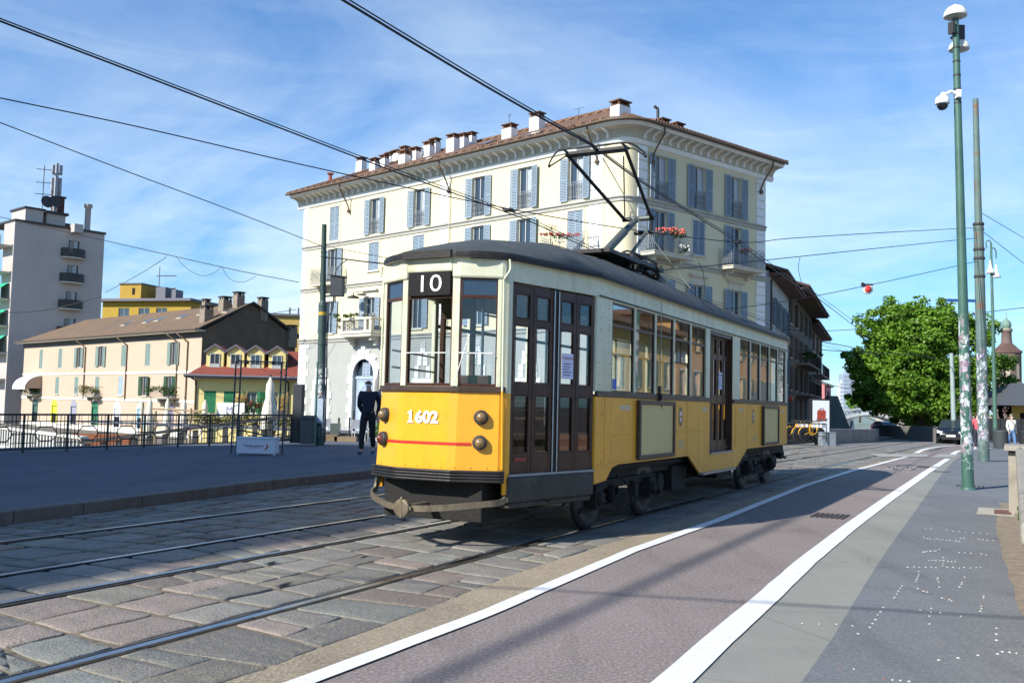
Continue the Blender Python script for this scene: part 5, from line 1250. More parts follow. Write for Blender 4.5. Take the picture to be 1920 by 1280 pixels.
mb.sheet([[(q-1.7+k*.34, -1.75, 2.0) for k in range(11)], [(q-1.7+k*.34, -1.76, 1.86+.06*(k % 2)) for k in range(11)]])
mb.build('awning', [M('awning_white', (.80, .78, .76), .8, .04, 3, 0), M('awning_side', (.40, .30, .24), .8, .05, 3, 0)], fP)
# ---------------- yellow annexe with red roof and dormers
m_yel = M('pale_yellow_stucco', (.72, .60, .26), .85, .05, .8, .1); m_och = M('ochre_stucco', (.42, .30, .08), .85, .12, .8, .1)
m_gr2 = M('shutter_bright_green', (.025, .20, .085), .55, .1, 3, 0); m_greye = M('grey_eave', (.14, .135, .16), .6, .1, 3, 0)
A0_ = PY(366, 700, 70); A0_.z = 0; phA = R(8); ax = V(math.cos(phA), math.sin(phA), 0); ALN = lenx(556, A0_, ax)
ann = thing('garden_house', 'low yellow house with red tiled roof, four dormers and bright green shutters', 'house', A0_)
AX = lambda x: lenx(x, A0_, ax)
wa = [(AX(397), .30, .85, 1.6, 'closed'), (AX(434), .30, .85, 1.6, 'closed'), (AX(473), .3, .85, 1.6, 'open'), (AX(513), .3, .85, 1.6, 'open')]
fA, sA = box_walls(ann, phA, ALN, 7, zg, 2.85, m_yel, [(x-w_/2, x+w_/2, z, z+h) for x, z, w_, h, _ in wa])
for x, z, w_, h, st in wa: window(fA, x, z, w_, h, st, m_gr2, sur=False)
tR = rooftile('red_roof_tiles', (.36, .085, .055), .3, 0, 4.0, (.17, .09, .07))
mb = MB(); mb.poly([(-.55, -.7, 3.0), (ALN+.3, -.7, 3.0), (ALN+.3, 4.2, 5.15), (1.9, 4.2, 5.15)]); mb.poly([(-.55, 7, 3.0), (-.55, -.7, 3.0), (1.9, 4.2, 5.15)]); rA = mb.build('roof', tR, ann, (0, 0, 0), phA)
mb = MB(); mb.box(-.6, ALN+.35, -.78, -.0, 2.82, 3.0); mb.tube([(-.65, -.82, 2.98), (ALN+.4, -.82, 2.98)], .09, 8); mb.box(-.6, 0, -.78, 7, 2.83, 2.99); mb.build('eave', m_greye, ann, (0, 0, 0), phA)
mb = MB()
for q in (.1, ALN-.5): mb.tube(smoothline([(q-.4, -.75, 2.9), (q-.1, -.5, 2.7), (q, -.1, 2.4), (q, -.08, .2)], 3), .06, 6)
mb.build('downpipe', m_dkmetal, fA)
for x in (398, 437, 475, 516):
    q = AX(x)+.05; w_ = .62; y0 = .9; z0 = 3.0+(y0+.7)*.439; hh = 1.08
    mb = MB(); mb.vprism([(q-w_, z0-.2), (q+w_, z0-.2), (q+w_, z0+hh), (q, z0+hh+.48), (q-w_, z0+hh)], y0, 4.2); o = mb.build('dormer', m_yel, rA)
    mb = MB()
    for sg in (1, -1):
        a = V(q+sg*(w_+.16), y0-.18, z0+hh-.06); b = V(q, y0-.18, z0+hh+.50); u = V(0, 3.4, 0); th = V(0, 0, .12)
        mb.add([a, b, b+u, a+u, a+th, b+th, b+u+th, a+u+th], [(0, 1, 2, 3), (7, 6, 5, 4), (0, 3, 7, 4), (3, 2, 6, 7)], 0); mb.add([a-V(0, .004, .03), b-V(0, .004, .03), b+th-V(0, .004, 0), a+th-V(0, .004, 0)], [(0, 1, 2, 3)], 1)
    mb.build('dormer_roof', [tR, m_greye], o)
    mb = MB(); mb.box(q-.30, q+.30, y0-.03, y0-.005, z0+.0, z0+.92); mb.box(q-.36, q-.3, y0-.06, y0-.005, z0-.05, z0+.97, 1); mb.box(q+.3, q+.36, y0-.06, y0-.005, z0-.05, z0+.97, 1); mb.box(q-.3, q+.3, y0-.06, y0-.005, z0+.92, z0+.97, 1); mb.box(q-.4, q+.4, y0-.1, y0-.005, z0-.1, z0-.0, 1); mb.box(q-.3, q+.3, y0-.045, y0-.03, z0, z0+.22, 1); mb.box(q-.02, q+.02, y0-.045, y0-.03, z0+.22, z0+.92, 1)
    mb.build('dormer_window', [m_glass, m_wframe], o)
# ---------------- tall grey block at the left edge
m_blk = M('block_render', (.50, .445, .41), .9, .10, .25, .1, 30, streak=.25, dcol=(.27, .24, .22)); 
TB = PY(183, 700, 118); TB.z = 0; td = V(PY(12, 700, 110).x, 110, 0)-V(TB.x, TB.y, 0); TLN = td.length; td.normalize(); TA = TB+td*TLN; phT = math.atan2(-td.y, -td.x)
tall = thing('apartment_block', 'tall beige grey apartment block with stacked small balconies and phone mast', 'building', TA)
TX = lambda x: TLN-lenx(x, V(TB.x, TB.y, 0), td)
zt = 21.3; bw = [(TX(125), z, 1.5, 2.0) for z in (5.3, 8.55, 11.8, 15.0, 18.0)]
fT, sT = box_walls(tall, phT, TLN, 3, zg, zt, m_blk, [(x-.55, x+.75, z, z+h) for x, z, w_, h in bw[:]])
mb = MB(); mb.box(-.1, TLN+.1, -.2, 8, zt+.0, zt+.25); mb.build('roof_slab', m_dkmetal, fT)
for x, z, w_, h in bw:
    window(fT, x+.1, z, 1.0, h, 'none', sur=False, sill=False, curtain=1)
    mb = MB(); pts = [(x+1.45*math.cos(math.pi+math.pi*k/10), -1.0*abs(math.sin(math.pi*k/10))) for k in range(11)]
    mb.prism(pts, z-.25, z-.1); mb.sheet([[(a, b, z-.1) for a, b in pts], [(a, b, z+.95) for a, b in pts]], 1); o = mb.build('balcony', [m_trim, m_dkmetal], fT)
mb = MB(); mb.box(TX(117), TX(134), -1.2, 0, 20.9, 21.9); mb.box(TX(38), TX(72), 1, 5, zt+.2, zt+1.9); mb.box(TX(35), TX(76), .8, 5.2, zt+1.9, zt+2.1, 1); mb.box(TX(82), TX(118), 1.5, 6, zt+.2, zt+1.8); mb.box(TX(80), TX(122), 1.2, 6.2, zt+1.8, zt+2.1, 1); mb.box(TX(106), TX(118), 2, 4, zt+2.1, zt+4.0, 2); mb.box(TX(104), TX(120), 1.8, 4.2, zt+4.0, zt+4.2, 1)
mb.box(TX(118), TX(162), 3, 7, zt+.2, zt+1.2, 1); mb.lathe([(.35, 0), (.35, 3), (.5, 3.1), (.5, 3.5)], (TX(160), 1.5, zt+.2), 10)
mb.build('roof_cabin', [m_blk, m_dkmetal, M('red_brown', (.10, .04, .03), .8, .2, 5, 0)], fT)
mb = MB(); q = TX(100); mb.tube([(q, 2, zt), (q, 2, zt+7)], .25, 8); 
for k in range(3): a = k*2.09; mb.box(q+.45*math.cos(a)-.16, q+.45*math.cos(a)+.16, 2+.6*math.sin(a)-.15, 2+.6*math.sin(a)+.15, zt+4.0, zt+6.4); mb.box(q+.45*math.cos(a)-.13, q+.45*math.cos(a)+.17, 2+.6*math.sin(a)-.15, 2+.6*math.sin(a)+.15, zt+6.8, zt+8.0)
mb.tube([(q, 2, zt+7), (q, 2, zt+8.2)], .1, 6); mb.box(q-.6, q+.6, 1.8, 2.2, zt+6.9, zt+7.05); mb.box(q-.6, q+.6, 1.8, 2.2, zt+4.6, zt+4.75)
mb.build('phone_mast', M('mast_grey', (.35, .36, .38), .5, .3, 3, 0), fT)
mb = MB(); q = TX(76); mb.tube([(q, 2, zt+2), (q, 2, zt+7.6)], .05, 5)
for z in (4.2, 5.6, 7.2): mb.tube([(q-.9, 2, zt+z-.2), (q+1, 2, zt+z)], .04, 4)
mb.lathe([(.02, 0), (.75, .25)], (TX(74), .6, zt+2.9), 12, 0, Matrix.Rotation(R(80), 4, 'X')); mb.lathe([(.02, 0), (.75, .25)], (TX(90), .6, zt+3.1), 12, 0, Matrix.Rotation(R(80), 4, 'X')); mb.build('roof_antenna', m_dkmetal, fT)
# left return face with green awnings
mb = MB(); 
for k in range(6):
    z = 3+k*3.1; mb.box(-.05, 0, .0, 0, 0, 0)
    mb.box(-1.4, -.002, .4, 8, z-.2, z); mb.box(-1.4, -1.3, .4, 8, z, z+1.0, 1)
mb.build('balcony', [m_trim, m_blk], fT)
mb = MB()
for z in (8.5, 11.6, 5.5): mb.poly([(-.1, .5, z+2.6), (-.1, 7, z+2.6), (-1.8, 7, z+1.2), (-1.8, .5, z+1.2)])
mb.build('awning', M('awning_green', (.03, .36, .22), .8, .05, 3, 0), fT)
# ---------------- ochre house behind, yellow house at right of it
O_ = PY(186, 700, 150); O_.z = 0; phO = R(-14); ox = V(math.cos(phO), math.sin(phO), 0); OLN = lenx(352, O_, ox)
och = thing('roof_top_house', 'ochre yellow house with stair tower showing above the peach house roof', 'building', O_)
OX = lambda x: lenx(x, O_, ox)
wo = [(OX(x), 12.2, 1.9, 2.9) for x in (226, 264, 297)]
fO, sO = box_walls(och, phO, OLN, 12, zg, 16.1, M('ochre_wall', (.40, .255, .035), .85, .1, .4, .1), [(x-w_/2, x+w_/2, z, z+h) for x, z, w_, h in wo])
for x, z, w_, h in wo: window(fO, x, z, w_, h, 'none', sur=False)
mb = MB(); mb.box(-.6, OLN+.5, -1.0, 12, 16.1, 16.5, 0); mb.box(OX(212), OX(252), .6, 6, 16.5, 18.9, 1); mb.box(OX(211), OX(254), .4, 6.2, 18.9, 19.1, 0); mb.box(OX(236), OX(240), .5, .6, 17.3, 18.3, 2)
mb.box(OX(270), OX(288), 2, 5, 16.5, 18.6, 0); mb.box(OX(300), OX(308), 2, 4, 16.5, 18.2, 0); mb.tube([(OX(268), 3, 16), (OX(268), 3, 22)], .07, 5)
for z in (18.5, 20.5): mb.tube([(OX(268)-.5, 3, z), (OX(268)+3, 3, z)], .08, 4)
mb.build('roof', [m_greye, M('ochre_tower', (.42, .26, .04), .85, .1, .4, 0), m_dark], fO)
Y_ = PY(505, 700, 112); Y_.z = 0; yel = thing('yellow_house', 'plain yellow ochre house wall between the brown gable and the corner building', 'building', Y_)
fY, sY = box_walls(yel, R(10), 12, 9, zg, 11.2, M('yellow_ochre_wall', (.50, .34, .10), .85, .1, .4, .1))
mb = MB(); mb.box(-.3, 12.3, -.3, 9, 11.2, 11.45); mb.tube([(2, 1, 11), (2, 1, 12.3)], .12, 6); mb.tube([(3, 1, 11), (3, 1, 12.3)], .12, 6); mb.build('roof', m_greye, fY)
# ---------------- dark houses going down the street on the right of the corner building
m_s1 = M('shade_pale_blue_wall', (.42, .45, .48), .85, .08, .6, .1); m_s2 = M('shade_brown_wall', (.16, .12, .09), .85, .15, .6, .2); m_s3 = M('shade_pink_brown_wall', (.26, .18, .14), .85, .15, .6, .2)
def pxd(px, y): p = PY(px, 770, y); return V(p.x, p.y, 0)
def rowhouse(name, label, x0, y0, x1, y1, zt, wall, sh, nw, fl, jut=1.0, depth=9):
    a, b = pxd(x0, y0), pxd(x1, y1); d = b-a; ln = d.length; d.normalize(); phi = math.atan2(d.y, d.x)
    bb = thing(name, label, 'building', a, 0); ws = [(ln*(i+.5)/nw, z, .95, 1.7) for i in range(nw) for z in fl]
    dh = [(ln*(i+.5)/nw-.8, ln*(i+.5)/nw+.8, -1, 2.3) for i in range(nw)]
    mb = MB(); cells(mb, 0, ln, -1.3, zt, [(x-w_/2, x+w_/2, z, z+h) for x, z, w_, h in ws]+dh, depth=.25); f = mb.build('wall', wall, bb, (0, 0, 0), phi)
    mb = MB(); mb.poly([(0, depth, -1.3), (0, 0, -1.3), (0, 0, zt), (0, depth/2, zt+1.6), (0, depth, zt)]); mb.poly([(ln, 0, -1.3), (ln, depth, -1.3), (ln, depth, zt), (ln, depth/2, zt+1.6), (ln, 0, zt)]); mb.build('wall', wall, bb, (0, 0, 0), phi)
    for x, z, w_, h in ws: window(f, x, z, w_, h, 'open', sh, sur=False)
    mb = MB()
    for q in dh: mb.box(q[0], q[1], .2, .25, q[2], q[3])
    mb.build('shop_front', m_dark, f)
    mb = MB(); t = jut; mb.add([(-.3, -t, zt-.12), (ln+.3, -t, zt-.12), (ln+.3, depth/2, zt+1.8), (-.3, depth/2, zt+1.8), (-.3, -t, zt+.02), (ln+.3, -t, zt+.02), (ln+.3, depth/2, zt+1.95), (-.3, depth/2, zt+1.95), (-.3, depth+t, zt), (ln+.3, depth+t, zt)], [(3, 2, 1, 0), (4, 5, 6, 7), (0, 1, 5, 4), (1, 2, 6, 5), (3, 0, 4, 7), (7, 6, 9, 8)])
    mb.box(-.2, ln+.2, -t+.1, 0, zt-.25, zt-.12); mb.build('roof', rooftile('street_tiles', (.17, .09, .065), .5, -phi, 3), bb, (0, 0, 0), phi)
    mb = MB(); mb.tube([(.25, -.1, -1), (.25, -.1, zt-.5), (.25, -t+.1, zt-.15)], .06, 6); mb.build('downpipe', m_dkmetal, f)
    return bb, f, ln
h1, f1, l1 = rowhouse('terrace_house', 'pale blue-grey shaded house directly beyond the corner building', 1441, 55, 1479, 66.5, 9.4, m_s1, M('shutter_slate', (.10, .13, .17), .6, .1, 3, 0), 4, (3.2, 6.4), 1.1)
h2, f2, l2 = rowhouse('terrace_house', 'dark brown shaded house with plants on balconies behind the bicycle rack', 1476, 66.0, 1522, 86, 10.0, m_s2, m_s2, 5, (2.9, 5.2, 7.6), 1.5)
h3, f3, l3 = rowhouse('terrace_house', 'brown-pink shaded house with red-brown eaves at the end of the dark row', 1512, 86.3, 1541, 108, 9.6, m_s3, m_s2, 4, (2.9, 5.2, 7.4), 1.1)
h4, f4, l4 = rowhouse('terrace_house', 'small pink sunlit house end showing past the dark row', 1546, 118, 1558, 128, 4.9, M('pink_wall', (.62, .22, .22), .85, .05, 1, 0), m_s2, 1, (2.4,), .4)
for f, ln, zz in ((f2, l2, 5.0), (f2, l2, 2.7), (f3, l3, 5.0)):
    mb = MB(); mb.box(ln*.3, ln*.85, -1.0, -.002, zz-.15, zz); o = mb.build('balcony', m_s3, f); mb = MB()
    for k in range(24): xq = ln*.3+ln*.55*k/23; mb.tube([(xq, -.97, zz), (xq, -.97, zz+1)], .015, 4)
    mb.box(ln*.3, ln*.85, -.99, -.95, zz+.97, zz+1.02); mb.build('railing', m_iron, o)
# ---------------- far side: yellow shed, church, skyline
S_ = PY(1896, 700, 74); S_.z = gz(74); shd = thing('market_shed', 'yellow market hall with dark grey roof at the right edge', 'building', S_)
mb = MB(); cells(mb, 0, 16, -1, 2.9, [(.6+k*1.5, 1.2+k*1.5, -.6, 2.2) for k in range(10)]); f = mb.build('wall', M('shed_yellow', (.62, .45, .11), .8, .08, 2, 0), shd, (0, 0, 0), R(-6))
mb = MB()
for k in range(10): mb.box(.6+k*1.5, 1.2+k*1.5, .16, .2, -.6, 2.2)
mb.build('window', m_dark, f)
mb = MB(); mb.add([(-1.4, -1.2, 2.75), (17, -1.2, 2.75), (17, 4, 4.6), (1.6, 4, 4.6), (-1.4, 9, 2.75), (17, 9, 2.75)], [(0, 1, 2, 3), (4, 0, 3), (5, 4, 3, 2), (4, 5, 1, 0)]); mb.build('roof', M('shed_roof', (.085, .09, .10), .6, .1, 2, 0), shd, (0, 0, 0), R(-6))
C_ = PY(1888, 700, 190); C_.z = 0; chu = thing('church', 'brick church drum with tall lantern and green dome on the skyline', 'church', C_); chu.scale = (.46, .46, 1.05)
m_brk = M('church_brick', (.15, .105, .09), .9, .15, .3, .1); m_cst = M('church_stone', (.42, .36, .27), .9, .1, .5, 0)
mb = MB(); mb.lathe([(5.9, -2), (5.9, 13.2)], (0, 0, 0), 8, 0)
o = mb.build('drum', m_brk, chu); mb = MB(); mb.lathe([(6.3, 13.2), (6.3, 13.6), (5.6, 13.7), (2.3, 15.1)], (0, 0, 0), 8); mb.build('drum_roof', rooftile('church_tiles', (.20, .11, .08), .4, 0, 2), o)
mb = MB()
for k in range(8):
    a = R(22.5+45*k); n = V(math.cos(a), math.sin(a), 0); p = n*5.48; t = V(-n.y, n.x, 0)
    mb.poly([p-t*.8+V(0, 0, 8.2), p+t*.8+V(0, 0, 8.2), p+t*.8+V(0, 0, 10.4), p+t*.45+V(0, 0, 11.1), p+V(0, 0, 11.35), p-t*.45+V(0, 0, 11.1), p-t*.8+V(0, 0, 10.4)])
mb.lathe([(6.05, 7.4), (6.15, 7.6), (6.05, 7.8)], (0, 0, 0), 8); mb.build('arched_niche', m_cst, o)
mb = MB(); mb.lathe([(2.3, 15.0), (2.1, 15.5), (1.95, 17.2), (2.4, 17.3), (2.4, 17.6), (1.8, 17.65)], (0, 0, 0), 12, 0); l_ = mb.build('lantern', m_brk, chu)
mb = MB(); mb.lathe([(2.3, 17.6), (2.3, 17.8), (2.4, 17.85)], (0, 0, 0), 12); mb.build('balustrade', m_cst, l_); mb = MB(); mb.lathe([(1.7, 17.65), (1.75, 18.2), (2.0, 18.3), (1.9, 18.8), (1.4, 19.3), (.6, 19.6), (.35, 19.7), (.35, 20.0), (.08, 20.1), (.06, 21.0)], (0, 0, 0), 12); mb.build('dome', M('dome_green', (.16, .25, .20), .6, .2, 2, 0), l_)
# distant tower blocks
for i, (x, w_, h, c, lb) in enumerate(((1581, 8, 27, (.52, .53, .55), 'pale distant tower block, leftmost on the horizon above the iron bridge'), (1590, 11, 34, (.30, .36, .44), 'bluish distant tower block, tallest on the horizon above the iron bridge'), (1600, 9, 24, (.62, .62, .62), 'whitish low distant block beside the tree on the horizon'))):
    p = PY(x, 770, 760); p.z = -2; t_ = thing('tower_block', lb, 'building', p, 0, 'distant tower blocks on the skyline'); mb = MB(); mm_ = M('far_block', c, .9, .05, .1, 0); mb.box(-w_/2, w_/2, -w_/2, w_/2, 0, h); mb.box(-w_/4, w_/4, -w_/4, w_/4, h, h+2.5); mb.build('wall', mm_, t_)
    mb = MB()
    for zz in range(int(h/3)): mb.box(-w_/2+.6, w_/2-.6, -w_/2-.05, -w_/2-.001, 1.2+zz*3, 2.4+zz*3)
    mb.build('window', M('far_window', (.22, .26, .32), .4, .1, 3, 0), t_)
# off-frame buildings: right side of the street (seen in the tram's windows) and the one casting the shade on the left
def plainblock(name, label, A, phi, ln, depth, zt, wall, nx, nz_, shm, cen=True):
    b = thing(name, label, 'building', A); ws = [(ln*(i+.5)/nx, 1+3.4*(k+.6), 1.0, 1.8) for i in range(nx) for k in range(nz_)]
    mb = MB(); cells(mb, 0, ln, -1.5, zt, [(x-.5, x+.5, z, z+1.8) for x, z, _, _ in ws]); f = mb.build('wall', wall, b, (0, 0, 0), phi)
    mb = MB(); mb.poly([(0, 0, -1.5), (0, 0, zt), (0, depth, zt), (0, depth, -1.5)]); mb.poly([(ln, 0, -1.5), (ln, depth, -1.5), (ln, depth, zt), (ln, 0, zt)]); mb.poly([(0, depth, -1.5), (0, depth, zt), (ln, depth, zt), (ln, depth, -1.5)]); mb.build('wall', wall, b, (0, 0, 0), phi)
    mb = MB(); mb.box(-.8, ln+.8, -.8, depth+.8, zt, zt+.35); mb.build('roof', m_tileR, b, (0, 0, 0), phi)
    for x, z, w_, h in ws: window(f, x, z, w_, h, 'open', shm, sur=True, sill=True)
    return b
pr = lambda c, s: V(CS(c, s).x, CS(c, s).y, gz(CS(c, s).y))
my1 = M('street_yellow', (.62, .42, .12), .85, .08, .6, 0); my2 = M('street_orange', (.55, .30, .12), .85, .08, .6, 0)
fa = math.pi/2-TH
plainblock('street_house', 'yellow street house beyond the right edge, mirrored in the tram windows', pr(13, 74), fa+math.pi, 30, 9, 15, my1, 8, 4, m_gdk) if False else None
def rstreet(label, c0, s0, s1, zt, wall, nx, nk):
    A = pr(c0, s1); b = plainblock('street_house', label, A, math.atan2(-CT, -ST), s1-s0, -0.001+9, zt, wall, nx, nk, m_gdk); return b
rstreet('tall yellow street house out of frame right, nearest one', 13.5, 50, 66, 6.8, my1, 5, 1); rstreet('orange street house out of frame right, farther one', 13.5, 66.5, 100, 8.8, my2, 10, 2)
# shade caster
plainblock('roadside_building', 'tall building behind the camera on the left pavement', pr(-18.35, -52), math.atan2(CT, ST), 46, 11, 20.9, my1, 12, 5, m_shut)
# ================================================================ street furniture, wires, vehicles
def sticker_mat(name, base, z0, z1):
    m, nt, b = nodes(name); v = coord(nt); sep = N(nt, 'ShaderNodeSeparateXYZ'); L(nt, v, sep.inputs[0])
    vo = N(nt, 'ShaderNodeTexVoronoi', distance='CHEBYCHEV'); vo.inputs['Scale'].default_value = 10; vo.inputs['Randomness'].default_value = .9
    L(nt, coord(nt, 1.3, 1.3, .9), vo.inputs['Vector'])
    hsv = N(nt, 'ShaderNodeHueSaturation'); hsv.inputs['Saturation'].default_value = .38; hsv.inputs['Value'].default_value = .5; L(nt, vo.outputs['Color'], hsv.inputs['Color'])
    s2 = N(nt, 'ShaderNodeSeparateColor'); L(nt, vo.outputs['Color'], s2.inputs[0])
    pick = ramp(nt, s2.outputs[0], .47, .48); white = ramp(nt, s2.outputs[1], .45, .46)
    st = mixc(nt, white, hsv.outputs[0], (.62, .65, .66)); st = mixc(nt, ramp(nt, nz(nt, coord(nt, 3, 3, 1), 16, 4, .7), .47, .56, 0, .85), st, (.05, .09, .08))
    msk = N(nt, 'ShaderNodeMath', operation='MULTIPLY'); L(nt, ramp(nt, sep.outputs['Z'], z0, z0+.4), msk.inputs[0]); L(nt, ramp(nt, sep.outputs['Z'], z1-.3, z1, 1, 0), msk.inputs[1])
    mk2 = N(nt, 'ShaderNodeMath', operation='MULTIPLY'); L(nt, msk.outputs[0], mk2.inputs[0]); L(nt, pick, mk2.inputs[1])
    n1 = nz(nt, v, 2, 5); bc = mixc(nt, ramp(nt, n1, .3, .7), [x*.75 for x in base], [x*1.25 for x in base])
    # scribbled white tag
    sc = nz(nt, coord(nt, 2.2, 2.2, 1.4), 3.2, 1.5, .5)
    d = N(nt, 'ShaderNodeMath', operation='SUBTRACT'); L(nt, sc, d.inputs[0]); d.inputs[1].default_value = .5
    ab = N(nt, 'ShaderNodeMath', operation='ABSOLUTE'); L(nt, d.outputs[0], ab.inputs[0])
    tg = N(nt, 'ShaderNodeMath', operation='MULTIPLY'); L(nt, ramp(nt, ab.outputs[0], .003, .008, 1, 0), tg.inputs[0]); L(nt, ramp(nt, sep.outputs['Z'], z1-.3, z1-.2, 1, 0), tg.inputs[1])
    tg2 = N(nt, 'ShaderNodeMath', operation='MULTIPLY'); L(nt, tg.outputs[0], tg2.inputs[0]); L(nt, ramp(nt, sep.outputs['Z'], .25, .4), tg2.inputs[1])
    c = mixc(nt, mk2.outputs[0], bc, st); c = mixc(nt, tg2.outputs[0], c, (.6, .68, .66))
    L(nt, c, b.inputs['Base Color']); b.inputs['Roughness'].default_value = .5; bumpn(nt, b, nz(nt, v, 20, 3), .2, .01); return m
def leanpole(mb, top, r0, r1, n=16, mi=0, k=6, cuts=None):
    mb.tube([V(0, 0, 0)+top*(i/k) for i in range(k+1)], r0, n, mi, r1)
# lamp post nearest, right
B = G(1815, 918); T = PY(1791, 22, B.y+.1)-B
m_st1 = sticker_mat('sticker_green_pole', (.045, .115, .088), .5, 3.2)
lp = thing('lamp_post', 'tall sticker covered green lamp post with two domed lamps, nearest on the right', 'lamp post', B)
mb = MB(); leanpole(mb, T, .105, .055, 18, k=14); mb.lathe([(.125, 0), (.125, .03), (.105, .05)], (0, 0, 0), 18); mb.build('post', m_st1, lp)
def dome_lamp(p, r, nm='lamp_head'):
    mb = MB(); mb.lathe([(.0001, r*.92), (r*.35, r*.87), (r*.66, r*.70), (r*.88, r*.42), (r*.98, r*.12), (r, 0), (r*.97, -.02)], p, 24, 0); mb.lathe([(r*.97, -.015), (r*.6, -.05), (.001, -.06)][::-1], p, 24, 1)
    mb.lathe([(.04, r*.9), (.03, r*1.0), (.001, r*1.02)], p, 8, 0); return mb.build(nm, [M('lamp_cream', (.72, .69, .60), .4, .05, 2, 0), M('lamp_lens', (.45, .45, .42), .3, .1, 4, 0)], lp)
dome_lamp(T+V(0, 0, -.08), .21); T2 = PY(1798, 92, B.y+.35)-B; dome_lamp(T2, .19)
mb = MB(); p = T*(.945)
mb.tube([p+V(0, 0, .05), p+V(.05, .3, .1), T2+V(0, 0, .16)], .025, 6); mb.box(T2.x-.05, T2.x+.06, T2.y-.12, T2.y, T2.z+.15, T2.z+.42); mb.cbox(p+V(-.10, -.05, .15), (.06, .12, .22), rz=.4)
mb.build('lamp_bracket', m_dkmetal, lp)
for k in range(6): mb = MB(); mb.lathe([(.068, 0), (.068, .03)], T*(.80+k*.03), 12); mb.build('clamp_band', m_dkmetal, lp)
# dome camera
pc = PY(1767, 190, B.y)-B; pj = PY(1794, 178, B.y)-B
mb = MB(); mb.tube(smoothline([pj+V(-.02, 0, .02), pj+V(-.10, 0, .06), pc+V(.08, 0, .14), pc+V(0, 0, .14), pc+V(0, 0, .06)], 4), .03, 8); mb.box(pj.x-.02, pj.x+.05, pj.y-.08, pj.y+.05, pj.z-.06, pj.z+.08)
mb.lathe([(.06, .10), (.115, .06), (.125, .0), (.125, -.05), (.105, -.06)], pc, 20); cm = mb.build('security_camera', m_white, lp, bevel=.004)
mb = MB(); mb.lathe([(.10, -.06), (.095, -.11), (.06, -.155), (.001, -.175)], pc, 20); mb.build('camera_dome', M('black_dome', (.01, .01, .012), .08, .1, 3, 0, spec=.9), cm)
# rusty wire mast behind it
B2 = G(1845, 865); T_ = PY(1829, 186, B2.y)-B2; m_st2 = sticker_mat('sticker_rust_pole', (.085, .13, .12), .5, 3.6)
wm = thing('wire_mast', 'rust streaked green steel tram wire mast behind the sticker covered lamp post', 'wire mast', B2)
zz = T_.z; mb = MB()
mb.tube([T_*(i/6*.33) for i in range(7)], .165, 18, 0, .155, caps=False); mb.tube([T_*(.33+i/6*.30) for i in range(7)], .155, 18, 1, .145, caps=False); mb.lathe([(.145, 0), (.165, .04), (.115, .30)], T_*.63, 16, 1)
mb.tube([T_*(.65+i/6*.35) for i in range(7)], .112, 16, 1, .085)
for f in (.55, .575, .50, .645): mb.lathe([(.16, 0), (.17, .02), (.17, .07), (.16, .09)], T_*f, 14, 2)
mb.build('post', [m_st2, m_rust, m_dkmetal], wm)
# blue street plate and bracket
def ab(px, py, o, y): return PY(px, py, y)-o
mb = MB(); a = ab(1776, 563, B2, B2.y+.0); b_ = ab(1838, 561, B2, B2.y); mb.box(a.x, b_.x, -.02, .02, a.z-.04, a.z+.05); mb.build('sign_arm', M('blue_plate', (.03, .08, .25), .4, .1, 3, 0), wm)
# bracket lamp arm
# third: green lamp post with bell lamps
B3 = G(1867, 836); T_ = PY(1858, 455, B3.y)-B3
l3 = thing('lamp_post', 'slim bright green lamp post with two white bell lamps, farthest of the right pavement poles', 'lamp post', B3)
mb = MB(); mb.tube([V(0, 0, 0)+T_*(i/8) for i in range(9)], .13, 12, 0, .06); hk = T_; mb.tube(smoothline([hk, hk+V(-.1, 0, .12), hk+V(-.28, 0, .05), hk+V(-.25, 0, -.35)], 4), .035, 6); mb.tube(smoothline([hk+V(0, 0, -.4), hk+V(.15, 0, -.3), hk+V(.28, 0, -.5), hk+V(.28, 0, -.9)], 4), .035, 6); mb.build('post', m_green, l3)
for o_ in (ab(1857, 512, B3, B3.y), ab(1868, 520, B3, B3.y)):
    mb = MB(); mb.lathe([(.03, .75), (.06, .55), (.10, .3), (.16, .18), (.26, 0), (.24, -.01), (.001, .02)], o_, 14); mb.build('lamp_head', m_white, l3)
# far wire pole in front of the tree
B4 = GY(1789, 60); T_ = PY(1784, 662, 60)-B4; p4 = thing('wire_mast', 'short pale grey-green wire pole standing in front of the big tree', 'wire mast', B4); mb = MB(); mb.tube([V(0, 0, 0), T_], .16, 12, 0, .12); mb.build('post', M('pale_pole', (.30, .38, .36), .5, .1, 2, 0, dirt=.4), p4)
# left wire mast with box and signs
B5 = G(600, 835, .12); B5.z = gz(B5.y)+.12; T5 = PY(608, 421, B5.y)-B5
m_st3 = sticker_mat('sticker_left_pole', (.035, .065, .055), .2, 2.4)
w5 = thing('wire_mast', 'dark green wire mast with stickers and a hanging metal box, left of the tram', 'wire mast', B5)
mb = MB(); mb.tube([T5*(i/5*.62) for i in range(6)], .125, 16, 0, .115, caps=False); mb.lathe([(.115, 0), (.125, .05), (.085, .2)], T5*.62, 14, 0); mb.tube([T5*(.64+i/4*.36) for i in range(5)], .085, 14, 1, .07); mb.lathe([(.119, 0), (.119, .1)], T5*.585, 14, 2)
for f in (.30, .45, .70, .72, .85, .87): mb.lathe([(.130 if f < .6 else .092, 0), (.130 if f < .6 else .092, .04)], T5*f, 12, 1)
m_dgr = M('mast_dark_green', (.035, .065, .055), .5, .3, 2, .3, dirt=.3)
mb.build('post', [m_st3, m_dgr, M('yellow_band', (.5, .32, .03), .6, .1, 4, 0)], w5)
